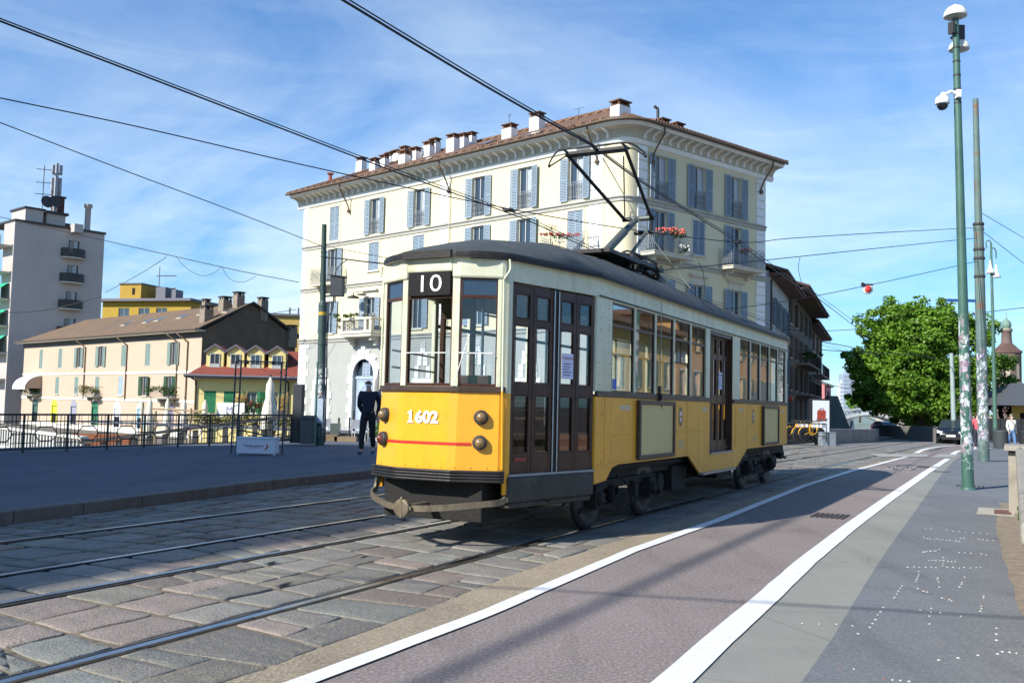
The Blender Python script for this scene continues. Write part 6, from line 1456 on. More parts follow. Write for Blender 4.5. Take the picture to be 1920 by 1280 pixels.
bx = ab(633, 535, B5, B5.y); mb = MB(); m4 = Matrix.Translation(bx) @ Matrix.Rotation(R(-8), 4, 'Z'); mb.box(-.18, .18, -.12, .12, -.32, .25, 0, m4); mb.vprism([(-.24, .28), (.24, .22), (.24, .25), (-.24, .31)], -.16, .16, 0, m4)
mb.tube([bx+V(-.18, 0, .15), V(.02, 0, bx.z+.15)], .025, 6); mb.tube([bx+V(-.18, 0, -.2), V(.0, 0, bx.z-.2)], .025, 6); mb.build('control_box', M('box_dark', (.035, .04, .05), .5, .2, 3, 0), w5, bevel=.006)
mb = MB(); mb.tube(smoothline([bx+V(-.1, 0, -.32), bx+V(-.12, 0, -.7), bx+V(-.25, 0, -1.1), V(.12, 0, 2.0), V(.15, -.05, .1)], 5), .02, 6); mb.tube(smoothline([bx+V(-.05, 0, -.5), bx+V(-.04, -.1, .4), bx+V(.25, 0, .75)], 5), .015, 6); mb.build('cable', m_iron, w5)
mb = MB(); q = ab(597, 765, B5, B5.y-.17); mb.box(q.x-.13, q.x+.13, q.y-.01, q.y, q.z-.4, q.z+.28); mb.build('pasted_poster', M('poster_pale', (.42, .50, .58), .7, .15, 14, 0), w5)
# second thin pole beside it
p = G(590, 836, .12); tp = thing('sign_post', 'thin green post standing just left of the left wire mast', 'post', p); mb = MB(); mb.tube([(0, 0, 0), V(0, 0, 2.35)], .03, 8); mb.lathe([(.045, 2.3), (.03, 2.38)], (0, 0, 0), 8); mb.build('post', m_green, tp)
# ---- overhead wires
m_wire = M('wire_black', (.015, .015, .018), .5, .1, 3, 0); m_wl = M('wire_copper_worn', (.13, .12, .11), .4, .1, 3, 0, metal=.6)
def wire(label, pts, r=.009, mat=None, sub=5, nm='overhead_wire', sag=0, pix=None):
    q = smoothline(pts, sub) if len(pts) > 2 else [pts[0].lerp(pts[1], i/10)-V(0, 0, sag*4*(i/10)*(1-i/10)) for i in range(11)]
    if pix: q = extend(q, pix)
    o0 = q[0].copy(); mb = MB(); mb.tube([p-o0 for p in q], r, 5, 0, caps=False); o = mb.build(nm, mat or m_wire, None, o0)
    return tag(o, label, 'wire', 'overhead tram wires')
def zpts(px, z0, z1=None):
    n = len(px); return [PZ(x, y, z0+((z1-z0)*i/(n-1) if z1 else 0)) for i, (x, y) in enumerate(px)]
# contact wire over the tram track passes just over the raised pantograph head
A1 = CS(-4.955+.05, 8.01+3.80, 4.835)
def contact(c, z, s0, s1, off, label, thick=.011, px=None):
    return wire(label, [V(*CS(c+off+.0*(s/40), s)[:2], z+gz(CS(c, s).y)*.5+.0006*(s-12)**2*.0) for s in range(int(s0), int(s1), 6)], thick, m_wire)
px1 = [(560, -52), (640, 0), (870, 140), (1110, 271)]; a1 = []
def extend(P, pix):                # carry the wire on well past the frame edge
    if pix[0][0] < 0 or pix[0][1] < 0: P = [P[0]+(P[0]-P[1]).normalized()*14]+P
    if pix[-1][0] > 1920: P = P+[P[-1]+(P[-1]-P[-2]).normalized()*14]
    return P
def linew(label, pix, zf, r=.011, dx=0, dy=0):
    return wire(label, [PZ(x+dx, y+dy, zf(i/(len(pix)-1))) for i, (x, y) in enumerate(pix)], r, pix=pix)
lift = lambda t: 5.25-.42*min(1, t*1.0)
linew('contact wire from the top edge down to the pantograph, left strand of the pair', [(560, -49), (640, -1), (870, 138), (1000, 213), (1110, 273)], lambda t: 5.2-.41*t, .014)
linew('contact wire from the top edge down to the pantograph, right strand of the pair', [(566, -55), (648, -4), (880, 137), (1005, 210), (1112, 271)], lambda t: 5.24-.41*t, .008)
linew('contact wire from the pantograph down to the right past the cream building, lower strand', [(1110, 273), (1208, 345), (1330, 421), (1383, 455), (1480, 526), (1528, 555), (1608, 616)], lambda t: 4.79+.15*t, .012)
linew('contact wire from the pantograph down to the right past the cream building, upper strand', [(1112, 271), (1215, 346), (1337, 421), (1390, 454), (1487, 524), (1534, 553), (1614, 612)], lambda t: 4.82+.15*t, .008)
P2_ = [(-80, 6), (0, 40), (250, 135), (540, 246), (740, 322), (946, 397), (1000, 418), (1125, 475), (1222, 510), (1288, 537), (1320, 562), (1424, 598), (1472, 624), (1587, 660)]
linew('long black contact wire crossing the photo from the upper left edge, lower strand', P2_, lambda t: 5.2-.2*t, .012)
linew('long black contact wire crossing the photo from the upper left edge, upper strand', [(x+4, y-3.5) for x, y in P2_], lambda t: 5.22-.2*t, .008)
linew('thin span wire from the left edge over the tram to the rusty mast', [(-80, 165), (0, 184), (250, 236), (540, 303), (740, 347), (946, 389), (1000, 403), (1160, 427), (1383, 453), (1480, 447), (1640, 437), (1832, 427)], lambda t: 5.3+(2.1 if t > .8 else .3)*max(0, t-.55), .008) if False else None
def pathw(label, pix, r=.008):      # pix = (x, y, depth)
    return wire(label, [PY(x, y, d) for x, y, d in pix], r, pix=pix)
mX = PY(1832, 427, B2.y).y
pathw('thin span wire from the left edge over the tram to the rusty mast', [(-80, 165, 13), (0, 184, 13.3), (250, 236, 14.3), (540, 303, 15.6), (740, 347, 16.5), (946, 390, 17.6), (1160, 427, 19.5), (1383, 454, 22), (1480, 447, 23.5), (1640, 437, 25.6), (1832, 427, B2.y)], .010)
pathw('span wire from the left edge to the left wire mast', [(-80, 197, 17), (0, 230, 18), (250, 326, 21), (440, 397, 23.5), (605, 462, B5.y)], .011)
pathw('pale guy wire from the left wire mast towards the tram roof', [(610, 461, B5.y), (680, 475, 24), (745, 487, 22.5)], .008)
pathw('bracket wire with insulators from the left wire mast to the tram', [(610, 483, B5.y), (640, 485, 25.5), (680, 490, 24.5), (727, 495, 23.5)], .018)
pathw('cross span wire from over the tram roof to the rusty mast', [(1225, 508, 18), (1344, 497, 20.5), (1480, 483, 23), (1640, 466, 25.5), (1834, 446, B2.y)], .010)
pathw('cross span wire carrying the round red sign', [(1300, 585, 24), (1425, 572, 25.5), (1528, 555, 26.5), (1627, 535, 27), (1720, 515, 27.5), (1836, 489, B2.y)], .010)
pathw('thin hanger wire loop under the cross span over the cream building', [(1310, 492, 20), (1318, 510, 20), (1321, 540, 20), (1318, 562, 20)], .007)
pathw('thin hanger wire loop right of the dark street', [(1500, 482, 23.3), (1497, 505, 23.5), (1505, 535, 24.5), (1512, 543, 25)], .007)
pathw('stay wire from the rusty mast to the right edge, upper', [(1838, 398, B2.y), (1960, 470, 33)], .010)
pathw('stay wire from the rusty mast to the right edge, lower', [(1840, 432, B2.y), (1960, 525, 33)], .010)
pathw('faint far wire at the right edge over the church', [(1822, 588, 60), (1960, 572, 60)], .022)
pathw('far wire from the tree towards the dark houses, upper', [(1440, 616, 60), (1540, 620, 62), (1610, 617, 64)], .02)
pathw('far wire from the tree towards the dark houses, lower', [(1480, 650, 52), (1560, 657, 52), (1640, 661, 54), (1740, 668, 57), (1786, 690, 60)], .02)
pathw('worn feeder wire in front of the tree, long', [(1480, 626, 40), (1540, 640, 42), (1600, 652, 44), (1650, 669, 46)], .018)
pathw('thin wire from the tall block to the cream building, upper', [(-60, 400, 60), (0, 407, 60), (280, 470, 60), (450, 508, 60), (560, 529, 60)], .022)
pathw('loose wire loop hanging from the thin wire, left', [(330, 481, 60), (350, 503, 60), (378, 517, 60), (400, 512, 60), (416, 500, 60)], .014)
pathw('loose wire loop hanging from the thin wire, right', [(416, 500, 60), (430, 522, 60), (455, 529, 60), (480, 518, 60)], .014)
pathw('short wire from the ochre house up to the thin wire', [(198, 548, 70), (260, 515, 66), (312, 482, 62)], .02)
pathw('slack cable crossing in front of the tall block', [(-60, 586, 70), (0, 586, 70), (60, 584, 70), (112, 576, 70), (190, 556, 70)], .03)
pathw('faint cable from the ochre house to the cream building', [(494, 590, 60), (556, 580, 60)], .02)
pathw('short stray wire left of the tree, upper', [(1500, 712, 70), (1560, 722, 70), (1600, 730, 70)], .015)
tag(None, '', '') if False else None
wire('span wire high over the street behind the camera', [V(-17, 3.1, 6.6), V(12, -2.6, 6.6)], .018, sag=.1)
wire('added cable high behind the camera, out of view, casting a shadow band', [CS(-8.95, -24, 12.0), CS(-8.98, -2.8, 11.95)], .05, sag=.1)  # added out of view for the soft shadow band along the lane
# insulator knots as one small part thing
for lab, px in (('black wire clamp where two span wires cross over the cream building', (954, 394, 17.5)), ('wire clamp on the contact wire above the right facade', (1384, 453, 21)), ('black clamp on the far contact wires before the dark houses', (1508, 541, 25))):
    p = PY(*px); mb = MB(); mb.lathe([(.02, -.10), (.045, -.06), (.03, -.02), (.05, .02), (.02, .08)], (0, 0, 0), 8, 0, Matrix.Rotation(R(80), 4, 'Y')); mb.tube([(-.12, 0, .02), (.12, 0, -.03)], .018, 5); tag(mb.build('wire_clamp', m_iron, None, p), lab, 'wire clamp')
# round sign
p = PY(1627, 542, 27); rs_ = thing('hanging_sign', 'round red sign with white rim hanging from the span wire', 'sign', p); mb = MB(); qx = Matrix.Rotation(R(90), 4, 'X')
mb.lathe([(.001, -.02), (.145, -.02), (.145, .02), (.001, .02)], (0, 0, 0), 24, 0, qx); d_ = mb.build('disc', m_white, rs_); mb = MB(); mb.lathe([(.001, .021), (.10, .021), (.10, .026), (.001, .026)], (0, 0, 0), 24, 0, qx); mb.build('red_field', M('sign_red', (.62, .05, .04), .4, .05, 3, 0), d_)
mb = MB(); mb.box(-.17, .15, -.03, .03, .11, .15); mb.box(-.17, -.11, -.05, .05, .08, .18); mb.build('bracket', m_iron, rs_)
# ---- bridge railing on the left
m_rail = M('railing_paint', (.022, .030, .028), .5, .2, 4, 0)
def railpt(x, top=0): 
    ylo = 852-14*x/430; p = G(x, ylo, .12); return p
rl = [railpt(x) for x in (-260, 0, 140, 300, 430, 545)]
path = []; ln_ = 0
a, b = CS(railL(6), 6), CS(railL(22.5), 22.5)
org = V(rl[0].x, rl[0].y, .125); end = V(rl[-1].x, rl[-1].y, .125); d = end-org; tot = d.length; phr = math.atan2(d.y, d.x)
rg = thing('bridge_railing', 'dark iron bridge railing with hexagonal pattern along the left pavement', 'railing', org, phr)
mb = MB(); hh = .80
mb.box(0, tot, -.03, .03, hh-.03, hh+.01); mb.box(0, tot, -.015, .015, .06, .09); mb.box(0, tot, -.012, .012, hh-.16, hh-.14)
mb.build('top_rail', m_rail, rg)
mod = 1.05; n = int(tot/mod)
for i in range(n+1):
    x = i*mod; mb = MB(); mb.box(x-.016, x+.016, -.02, .02, 0, hh); mb.build('post', m_rail, rg)
mb = MB()
for i in range(n):
    x = i*mod; cx = x+mod/2; r = .23
    hx = [(cx+r*math.cos(math.pi/3*k+math.pi/6*0)*1.25, hh*.48+r*.75*math.sin(math.pi/3*k)) for k in range(6)]
    mb.tube([(a, 0, z) for a, z in hx], .015, 4, closed=True)
    mb.tube([(x, 0, hh*.48), (hx[3][0], 0, hh*.48)], .011, 4); mb.tube([(hx[0][0], 0, hh*.48), (x+mod, 0, hh*.48)], .011, 4)
    for k in (1, 2): mb.tube([(hx[k][0], 0, hx[k][1]), (hx[k][0], 0, hh-.15)], .010, 4)
    for k in (4, 5): mb.tube([(hx[k][0], 0, hx[k][1]), (hx[k][0], 0, .08)], .010, 4)
    for t in (.08, .17, .26, .74, .83, .92): mb.tube([(x+mod*t, 0, .08), (x+mod*t, 0, hh-.02)], .011, 4)
    mb.tube([(x, 0, hh*.72), (x+mod*.25, 0, hh*.72)], .009, 4); mb.tube([(x+mod*.75, 0, hh*.72), (x+mod, 0, hh*.72)], .009, 4)
    mb.tube([(x, 0, hh*.25), (x+mod*.25, 0, hh*.25)], .009, 4); mb.tube([(x+mod*.75, 0, hh*.25), (x+mod, 0, hh*.25)], .009, 4)
    for t in (.33, .5, .67): mb.tube([(x+mod*t, 0, hh*.66), (x+mod*t, 0, hh-.02)], .006, 4)
mb.build('infill', m_rail, rg)
# pillar and dark slab
p = G(557, 834, .12); p.z = .12; mb = MB(); sp = thing('dark_panel', 'tall dark flat panel standing at the end of the bridge railing', 'panel', p, R(-12)); mb.box(-.14, .14, -.10, .10, 0, 1.68); mb.build('panel', M('dark_panel_mat', (.028, .03, .035), .5, .3, 3, .1), sp, bevel=.01)
p = G(577, 835, .12); p.z = .12; mb = MB(); sp = thing('stone_pier', 'dark stone pier with a cap beside the left wire mast', 'pier', p, R(-12)); mb.box(-.17, .17, -.18, .18, 0, .70); mb.box(-.20, .20, -.21, .21, .70, .80); mb.build('pier', M('dark_stone', (.10, .10, .10), .8, .2, 4, .4), sp, bevel=.015)
# metal gate frame with notice box
p = G(478, 851, .12); p.z = .125; fr = thing('metal_frame', 'tall thin steel portal frame of paired posts on the left pavement', 'frame', p, R(0))
y_ = p.y; xl = PY(438, 851, y_).x-p.x; xr = PY(524, 851, y_).x-p.x; H_ = 2.06; mb = MB()
for x in (xl, xr):
    for dxx in (-.045, .045): mb.tube([(x+dxx, dxx, 0), (x+dxx+.03, dxx, H_)], .019, 6)
    for k in range(7): mb.tube([(x-.045, -.04, .15+k*.3), (x+.05, .04, .17+k*.3)], .008, 4)
mb.tube([(xl, 0, H_), (xr+.04, 0, H_-.01)], .018, 6); mb.tube([(xl, 0, H_-.05), (xr+.04, 0, H_-.05)], .010, 6)
for x in (xl+.22, xr-.22): mb.ball((x, 0, H_-.02), .045)
mb.build('frame', M('frame_steel', (.06, .06, .065), .5, .3, 4, 0), fr)
mb = MB(); mb.tube(smoothline([(xl+.05, 0, .52), (xl+.4, .05, .47), (xl+.7, 0, .40), (xr-.2, 0, .38)], 4), .018, 6); mb.build('lying_bar', m_dkmetal, fr)
p2 = G(479, 853, .12); p2.z = .125; nb = thing('notice_box', 'low white advertising box with a small red crescent logo, under the steel frame', 'box', p2, R(-3)); mb = MB()
mb.box(-.43, .43, 0, .30, .03, .35); mb.box(-.45, .45, -.015, .31, .35, .385); 
for x in (-.40, .40): mb.box(x-.03, x+.03, .02, .08, 0, .05)
o = mb.build('box', M('box_white', (.62, .64, .72), .5, .05, 2, 0), nb, bevel=.008)
mb = MB()
for k in range(12):
    a0 = -1.9+k*.26; a1 = a0+.26; f0 = .025*math.sin((k)/12*math.pi); f1 = .025*math.sin((k+1)/12*math.pi)
    q = [(.20+(.075-f)*math.cos(a), .19+(.075-f)*math.sin(a)) for a, f in ((a0, 0), (a1, 0), (a1, f1*1.6), (a0, f0*1.6))]; mb.add([(a, -.003, b) for a, b in q], [(0, 1, 2, 3)])
mb.build('logo', M('logo_red', (.45, .06, .03), .5, .05, 3, 0), o)
textmesh('FRATELLI LA BUFALA', .045, m_dark, .0004, .0012, 1, 'CENTER', 'lettering', o, facing((-.03, -.003, .195), (0, -1, 0)))
textmesh('PIZZA & MOZZARELLA', .022, m_dark, .0004, .0, 1, 'CENTER', 'lettering', o, facing((-.03, -.003, .155), (0, -1, 0)))
mb = MB(); mb.ball((-.26, -.003, .235), .014, 0, 8, (1, .2, 1)); mb.build('logo', M('logo_green', (.25, .35, .05), .5, .05, 3, 0), o)
# closed parasols
m_par = M('parasol_canvas', (.66, .62, .52), .85, .08, 2, .1); m_pard = M('parasol_grey', (.20, .20, .19), .85, .1, 2, .1)
def parasol(label, p, h, r, mat, zb=0):
    t = thing('closed_parasol', label, 'parasol', p, 0, 'closed parasols'); mb = MB(); vs = []; rows = []
    for i, (f, rr) in enumerate(((.18, .55), (.30, .9), (.45, 1.0), (.60, .85), (.72, .55), (.80, .62), (.90, .5), (1.0, .05))):
        rows.append([(r*rr*(1+.22*math.cos(k*math.pi*6/12*2+i*.3))*math.cos(k*math.pi/12), r*rr*(1+.22*math.cos(k*math.pi+i*.3))*math.sin(k*math.pi/12), h*f) for k in range(25)])
    mb.sheet([list(reversed(q)) for q in rows], 0, True); mb.build('canopy', mat, t); mb = MB(); mb.tube([(0, 0, zb), (0, 0, h*1.03)], .025, 8); mb.box(-.25, .25, -.25, .25, zb, zb+.06); mb.build('pole', m_iron, t); return t
def lowp(px, y, z=-2): p = PY(px, 770, y); return V(p.x, p.y, z)
parasol('large closed cream parasol in front of the yellow house with dormers', lowp(505, 40, -.9), 3.2, .30, m_par)
parasol('closed grey parasol beside the portal of the corner building', V(PY(706, 800, 36).x, 36, -.15), 2.55, .22, m_pard)
for i, (x, y) in enumerate(((281, 66), (314, 66), (345, 66), (384, 62))): parasol(['closed white parasol left of the purple shop door', 'closed white parasol in front of the purple shop door', 'closed white parasol at the corner of the peach house', 'closed white parasol before the hedge of the yellow house'][i], lowp(x, y), 3.3, .28, m_par)
# timber pergola spars
p = lowp(300, 60, -2); t = thing('pergola', 'timber and cable pergola before the peach house corner', 'pergola', p); mb = MB()
for a, b in (((285, 766), (375, 770)), ((316, 765), (345, 778)), ((344, 778), (385, 767))): mb.tube([PY(*a, 60)-p, PY(*b, 60)-p], .05, 5)
for x, yt in ((268, 754), (358, 765), (292, 770)): q = PY(x, yt, 60)-p; mb.tube([q, V(q.x, q.y, 0)], .08, 6)
mb.build('spar', M('timber', (.38, .28, .16), .8, .2, 4, 0), t)
# ---- quay balustrades on the lower level (stone)
m_bal = M('balustrade_white', (.55, .53, .48), .8, .1, 2, .2, dirt=.3)
def balu(name, label, p0, p1, hgt, mat, nb_):
    d = p1-p0; n = int(d.length/nb_); ph = math.atan2(d.y, d.x); ln = V(d.x, d.y, 0).length; t = thing(name, label, 'balustrade', p0, ph); sl = d.z/ln
    def B_(mb, x0, x1, y0, y1, z0, z1): mb.add([(x, y, z+x*sl) for z in (z0, z1) for (x, y) in ((x0, y0), (x1, y0), (x1, y1), (x0, y1))], [(3, 2, 1, 0), (4, 5, 6, 7), (0, 1, 5, 4), (1, 2, 6, 5), (2, 3, 7, 6), (3, 0, 4, 7)], 0)
    mb = MB(); B_(mb, 0, ln, -.13, .13, -.11, 0); mb.build('coping', mat, t)
    mb = MB()
    for k in range(n): x = ln*(k+.5)/n; B_(mb, x-.085, x+.085, -.08, .08, -hgt+.12, -.14)
    B_(mb, 0, ln, -.14, .14, -hgt, -hgt+.12); B_(mb, 0, ln, -.10, .10, -hgt-2.0, -hgt); mb.build('baluster', mat, t); return t
balu('quay_balustrade', 'white stone balustrade on the sunlit quay behind the railing', PZ(-80, 789, -.15), PZ(160, 818, -.15), .95, m_bal, .42)
a = PZ(150, 826, -.2); b = PY(548, 776, 34); balu('ramp_balustrade', 'stone balustrade of the ramp behind the railing, shade put into its dark colour', V(a.x, a.y, -.2), b, .85, M('balustrade_shade_tone', (.055, .055, .055), .8, .15, 2, .3), .5)  # colour lowered so the sunlit ramp reads as shaded
mb = MB(); a = V(-34, 44, -1.2); 
# planter trough
p = lowp(75, 62, -2); tag(mb.build('x', m_bal), 'x', 'x') if False else None
mb.box(-4, 6, -.5, .5, 0, .9); t = thing('planter', 'long rust brown planter on the quay below the white awning', 'planter', p); mb.build('trough', M('corten', (.24, .08, .03), .8, .2, 3, 0), t)
# ---- small things at the foot of the corner building
def furn(name, label, cat, px, y, z, fn, mats, rz=0, part='body'):
    p = PY(px, 770, y); t = thing(name, label, cat, V(p.x, p.y, z), rz); mb = MB(); fn(mb); mb.build(part, mats, t); return t
zf = -.05
for i, (x, y) in enumerate(((636, 33), (656, 34.5), (663, 33.5))):
    furn('bollard', ['thin steel bollard left of the portal', 'thin steel bollard before the portal door', 'tall thin steel bollard before the portal door'][i], 'bollard', x, y, -.12, lambda mb, i=i: (mb.tube([(0, 0, 0), (0, 0, .9+.25*(i == 2))], .035, 8), mb.lathe([(.06, .0), (.05, .05)], (0, 0, 0), 8)), m_dkmetal)
furn('flower_box', 'wooden crate planter just right of the left wire mast', 'planter', 620, 32, -.1, lambda mb: (mb.box(-.28, .28, -.2, .2, 0, .34)), M('crate_wood', (.20, .14, .08), .8, .2, 5, 0))
furn('flower_box', 'low wooden crate planter left of the walking man', 'planter', 651, 32, -.1, lambda mb: (mb.box(-.36, .36, -.2, .2, 0, .28)), M('crate_wood2', (.26, .18, .11), .8, .2, 5, 0))
furn('easel', 'small folding board left of the portal bollard', 'board', 629, 32.4, -.1, lambda mb: (mb.cbox((0, 0, .35), (.3, .04, .7), rx=.2), mb.cbox((0, .2, .35), (.3, .04, .7), rx=-.2)), M('board_grey', (.10, .13, .12), .6, .2, 5, 0))
def chair(mb):
    mb.box(-.2, .2, -.2, .2, .42, .46); mb.box(-.2, .2, .17, .2, .55, .85)
    for x in (-.18, .18):
        for y in (-.18, .18): mb.tube([(x, y, 0), (x, y, .85 if y > 0 else .44)], .018, 5)
for i, (x, y) in enumerate(((612, 33.5), (674, 32.5), (699, 33.5))): furn('cafe_chair', ['light metal cafe chair behind the left wire mast', 'light metal cafe chair behind the walking man', 'light metal cafe chair at the closed grey parasol'][i], 'chair', x, y, -.12, chair, M('chair_metal', (.5, .5, .5), .4, .1, 4, 0), .4)
# menu frame on wall
# ---- billboard
p = GY(1537, 47.5); bb = thing('billboard', 'upright lit-white advertising panel showing a red handbag beside the bicycles', 'billboard', p, R(18)); mb = MB(); x0, x1 = -.52, .52
s_ = 47.5/FPX
mb.box(-.56, .56, -.10, .10, .35, 2.28); mb.box(-.25, .25, -.08, .08, 0, .35); o = mb.build('frame', M('frame_black', (.02, .02, .022), .4, .1, 3, 0), bb, bevel=.01); mb = MB(); mb.box(-.48, .48, -.108, -.101, .43, 2.19); pn = mb.build('poster', M('poster_white', (.88, .89, .90), .5, .02, 2, 0), o)
mb = MB(); yb = -.112
def fl(mb, q, mi=0, y=yb): mb.add([(a*1.15, y, b*1.15+.02) for a, b in q], [tuple(range(len(q)))], mi)
fl(mb, [(-.24, 1.0), (.28, 1.0), (.33, 1.12), (-.20, 1.12)], 2); fl(mb, [(-.20, 1.10), (.22, 1.10), (.24, 1.42), (.18, 1.48), (-.14, 1.48), (-.20, 1.42)], 0, yb-.002); fl(mb, [(-.18, 1.30), (.22, 1.30), (.22, 1.315), (-.18, 1.315)], 1, yb-.004)
mb.tube([(-.11, yb-.004, 1.71), (-.07, yb-.004, 1.80), (.11, yb-.004, 1.80), (.16, yb-.004, 1.71)], .012, 5, 1); fl(mb, [(0.0, 1.27), (.05, 1.27), (.05, 1.33), (0, 1.33)], 1, yb-.005)
fl(mb, [(-.08, .72), (.1, .72), (.1, .74), (-.08, .74)], 1); mb.build('bag_picture', [M('bag_red', (.50, .07, .04), .5, .2, 9, 0), M('bag_dark', (.16, .03, .02), .5, .1, 9, 0), M('stone_brown', (.22, .12, .09), .8, .3, 12, 0)], pn)
furn('utility_cabinet', 'grey utility cabinet under the billboard', 'cabinet', 1547, 46, gz(46), lambda mb: (mb.box(-.25, .45, -.2, .2, 0, .62), mb.box(-.27, .47, -.22, .22, .62, .66)), M('cabinet_grey', (.22, .25, .27), .6, .1, 3, 0), .2)
# island kerb under bikes
mb = MB(); rows = []
q0 = [G(x, y) for x, y in ((1390, 842), (1480, 831.5), (1560, 828), (1668, 824.5), (1676, 822.5))]; q1 = [V(p.x-8, p.y+16, gz(p.y)) for p in q0]
mb.sheet([[p+V(0, 0, .16) for p in q0], [p+V(0, 0, .16) for p in q1]]); mb.sheet([[p for p in q0], [p+V(0, 0, .16) for p in q0]]); struct(mb.build('traffic_island', g_kerb))
# ---- low concrete walls
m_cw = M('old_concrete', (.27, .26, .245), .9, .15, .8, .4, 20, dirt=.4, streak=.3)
def wallobj(name, label, pts, h, th, mat, zb=None):
    o0 = pts[0].copy(); t = thing(name, label, 'wall', o0); mb = MB()
    for a, b in zip(pts, pts[1:]):
        a = a-o0; b = b-o0; d = (b-a); d.z = 0; d.normalize(); n = V(-d.y, d.x, 0)*th
        vs = [a-V(0, 0, .5), b-V(0, 0, .5), b-V(0, 0, .5)+n, a-V(0, 0, .5)+n, a+V(0, 0, h), b+V(0, 0, h), b+V(0, 0, h)+n, a+V(0, 0, h)+n]
        mb.add(vs, [(3, 2, 1, 0), (4, 5, 6, 7), (0, 1, 5, 4), (1, 2, 6, 5), (2, 3, 7, 6), (3, 0, 4, 7)])
    mb.build('wall', mat, t, bevel=.02); return t
wallobj('low_wall', 'low grey concrete wall behind the billboard', [GY(1552, 50), GY(1642, 58), GY(1648, 64)], .78, .35, m_cw)
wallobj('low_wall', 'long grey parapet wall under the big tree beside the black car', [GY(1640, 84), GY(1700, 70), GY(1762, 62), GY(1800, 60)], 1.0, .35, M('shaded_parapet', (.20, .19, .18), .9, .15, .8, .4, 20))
# dark green tarpaulin
p = GY(1566, 68); t = thing('covered_stall', 'dark grey-green tapering tarpaulin tent beyond the billboard', 'tent', p); mb = MB(); mb.add([(-1.1, -1, 0), (1.0, -1, 0), (1.0, 1, 0), (-1.1, 1, 0), (-.55, -.3, 3.0), (.1, -.3, 3.0), (.1, .3, 3.0), (-.55, .3, 3.0)], [(3, 2, 1, 0), (4, 5, 6, 7), (0, 1, 5, 4), (1, 2, 6, 5), (2, 3, 7, 6), (3, 0, 4, 7)]); mb.build('cover', M('tarp', (.075, .10, .095), .8, .2, 2, .2), t, bevel=.05)
# ---- stone wall at the right edge
wallst = M('parapet_stone', (.33, .30, .25), .85, .15, 1.4, .6, 30, dirt=.7, dcol=(.17, .15, .12), streak=.3)
p = CS(.02, 4.5); rw = thing('stone_parapet', 'weathered stone parapet wall with carved letters at the right edge', 'wall', p, -TH)
mb = MB(); mb.box(.06, .50, 0, 10.6, 0, .80); mb.box(.0, .56, 0, 10.6, .80, .90); mb.build('wall', wallst, rw, bevel=.02)
mb = MB(); mb.box(-.09, .55, 10.6, 11.6, 0, .84); mb.box(-.14, .60, 10.5, 11.7, .86, .93); mb.box(-.07, .53, 10.62, 11.58, .84, .86, 1); pr_ = mb.build('end_pier', [wallst, m_dark], rw, bevel=.015)
m_tag = M('paint_tag', (.06, .055, .05), .7, .2, 9, 0)
textmesh('VOL', .17, m_tag, .002, .004, 1.1, 'CENTER', 'lettering', pr_, facing((.22, 10.495, .895), (0, -1, 0)) @ Matrix.Diagonal((1, .30, 1, 1)))
mb = MB(); rr = random.Random(2)
for k in range(16): q = V(.05-.03*rr.random(), 7.0+rr.uniform(-.12, .12), .25+.22*rr.random()); mb.cbox(q, (.02, .03, .03), rz=rr.random()*3, rx=rr.random()*3)
wd = mb.build('wall_weed', m_leaf, None, p, -TH); tag(wd, 'small green weed growing out of the stone parapet face', 'weed')
# ---- bicycles
m_by = M('bike_yellow', (.70, .36, .02), .4, .1, 4, 0); m_tyre = M('tyre_black', (.02, .02, .02), .8, .2, 5, 0); m_chr = M('chrome', (.6, .6, .62), .25, .1, 4, 0, metal=1)
def bike(label, p, rz, first=None):
    if first: return dup(first, p, rz, label)
    t = thing('bicycle', label, 'bicycle', p, rz, 'shared bicycles in the rack')
    for y in (-.53, .53):
        mb = MB(); mb.lathe([(.30, -.02), (.335, -.02), (.345, 0), (.335, .02), (.30, .02)], (0, y, .345), 20, 0, Matrix.Rotation(R(90), 4, 'Y'))
        o = mb.build('wheel', m_tyre, t); mb = MB()
        for k in range(10): a = k*math.pi/5; mb.tube([(0, y, .345), (0, y+.31*math.cos(a), .345+.31*math.sin(a))], .005, 3, caps=False)
        mb.lathe([(.272, -.016), (.305, -.022), (.305, .022), (.272, .016)], (0, y, .345), 20, 0, Matrix.Rotation(R(90), 4, 'Y')); mb.build('rim', m_chr, o)
    mb = MB(); mb.tube([(0, -.40, .86), (0, -.25, .42), (0, .08, .32), (0, .25, .45), (0, .53, .345)], .03, 8); mb.tube([(0, .08, .32), (0, .22, .80)], .025, 8); mb.tube([(0, -.53, .345), (0, -.42, .95)], .022, 8); mb.build('frame', m_by, t)
    mb = MB(); rows = []
    for i in range(9): a = R(10+20*i); rows.append([(-.035, .53+.385*math.cos(a), .345+.385*math.sin(a)), (.035, .53+.385*math.cos(a), .345+.385*math.sin(a))])
    mb.sheet(rows); mb.build('rear_guard', m_by, t)
    mb = MB(); mb.cbox((0, .26, .90), (.16, .26, .06)); mb.tube([(0, .22, .78), (0, .24, .9)], .015, 6); mb.build('saddle', m_tyre, t, bevel=.02)
    mb = MB(); mb.tube([(-.28, -.26, 1.03), (-.2, -.38, 1.0), (0, -.42, .97), (.2, -.38, 1.0), (.28, -.26, 1.03)], .014, 6); mb.build('handlebar', m_dkmetal, t)
    mb = MB(); mb.box(-.16, .16, -.72, -.46, .70, .92); mb.build('basket', M('basket_white', (.6, .6, .6), .6, .1, 4, 0), t); return t
b0 = None; names = ['nearest the tram', 'second from the tram', 'third from the tram', 'third from the billboard', 'second from the billboard', 'nearest the billboard']
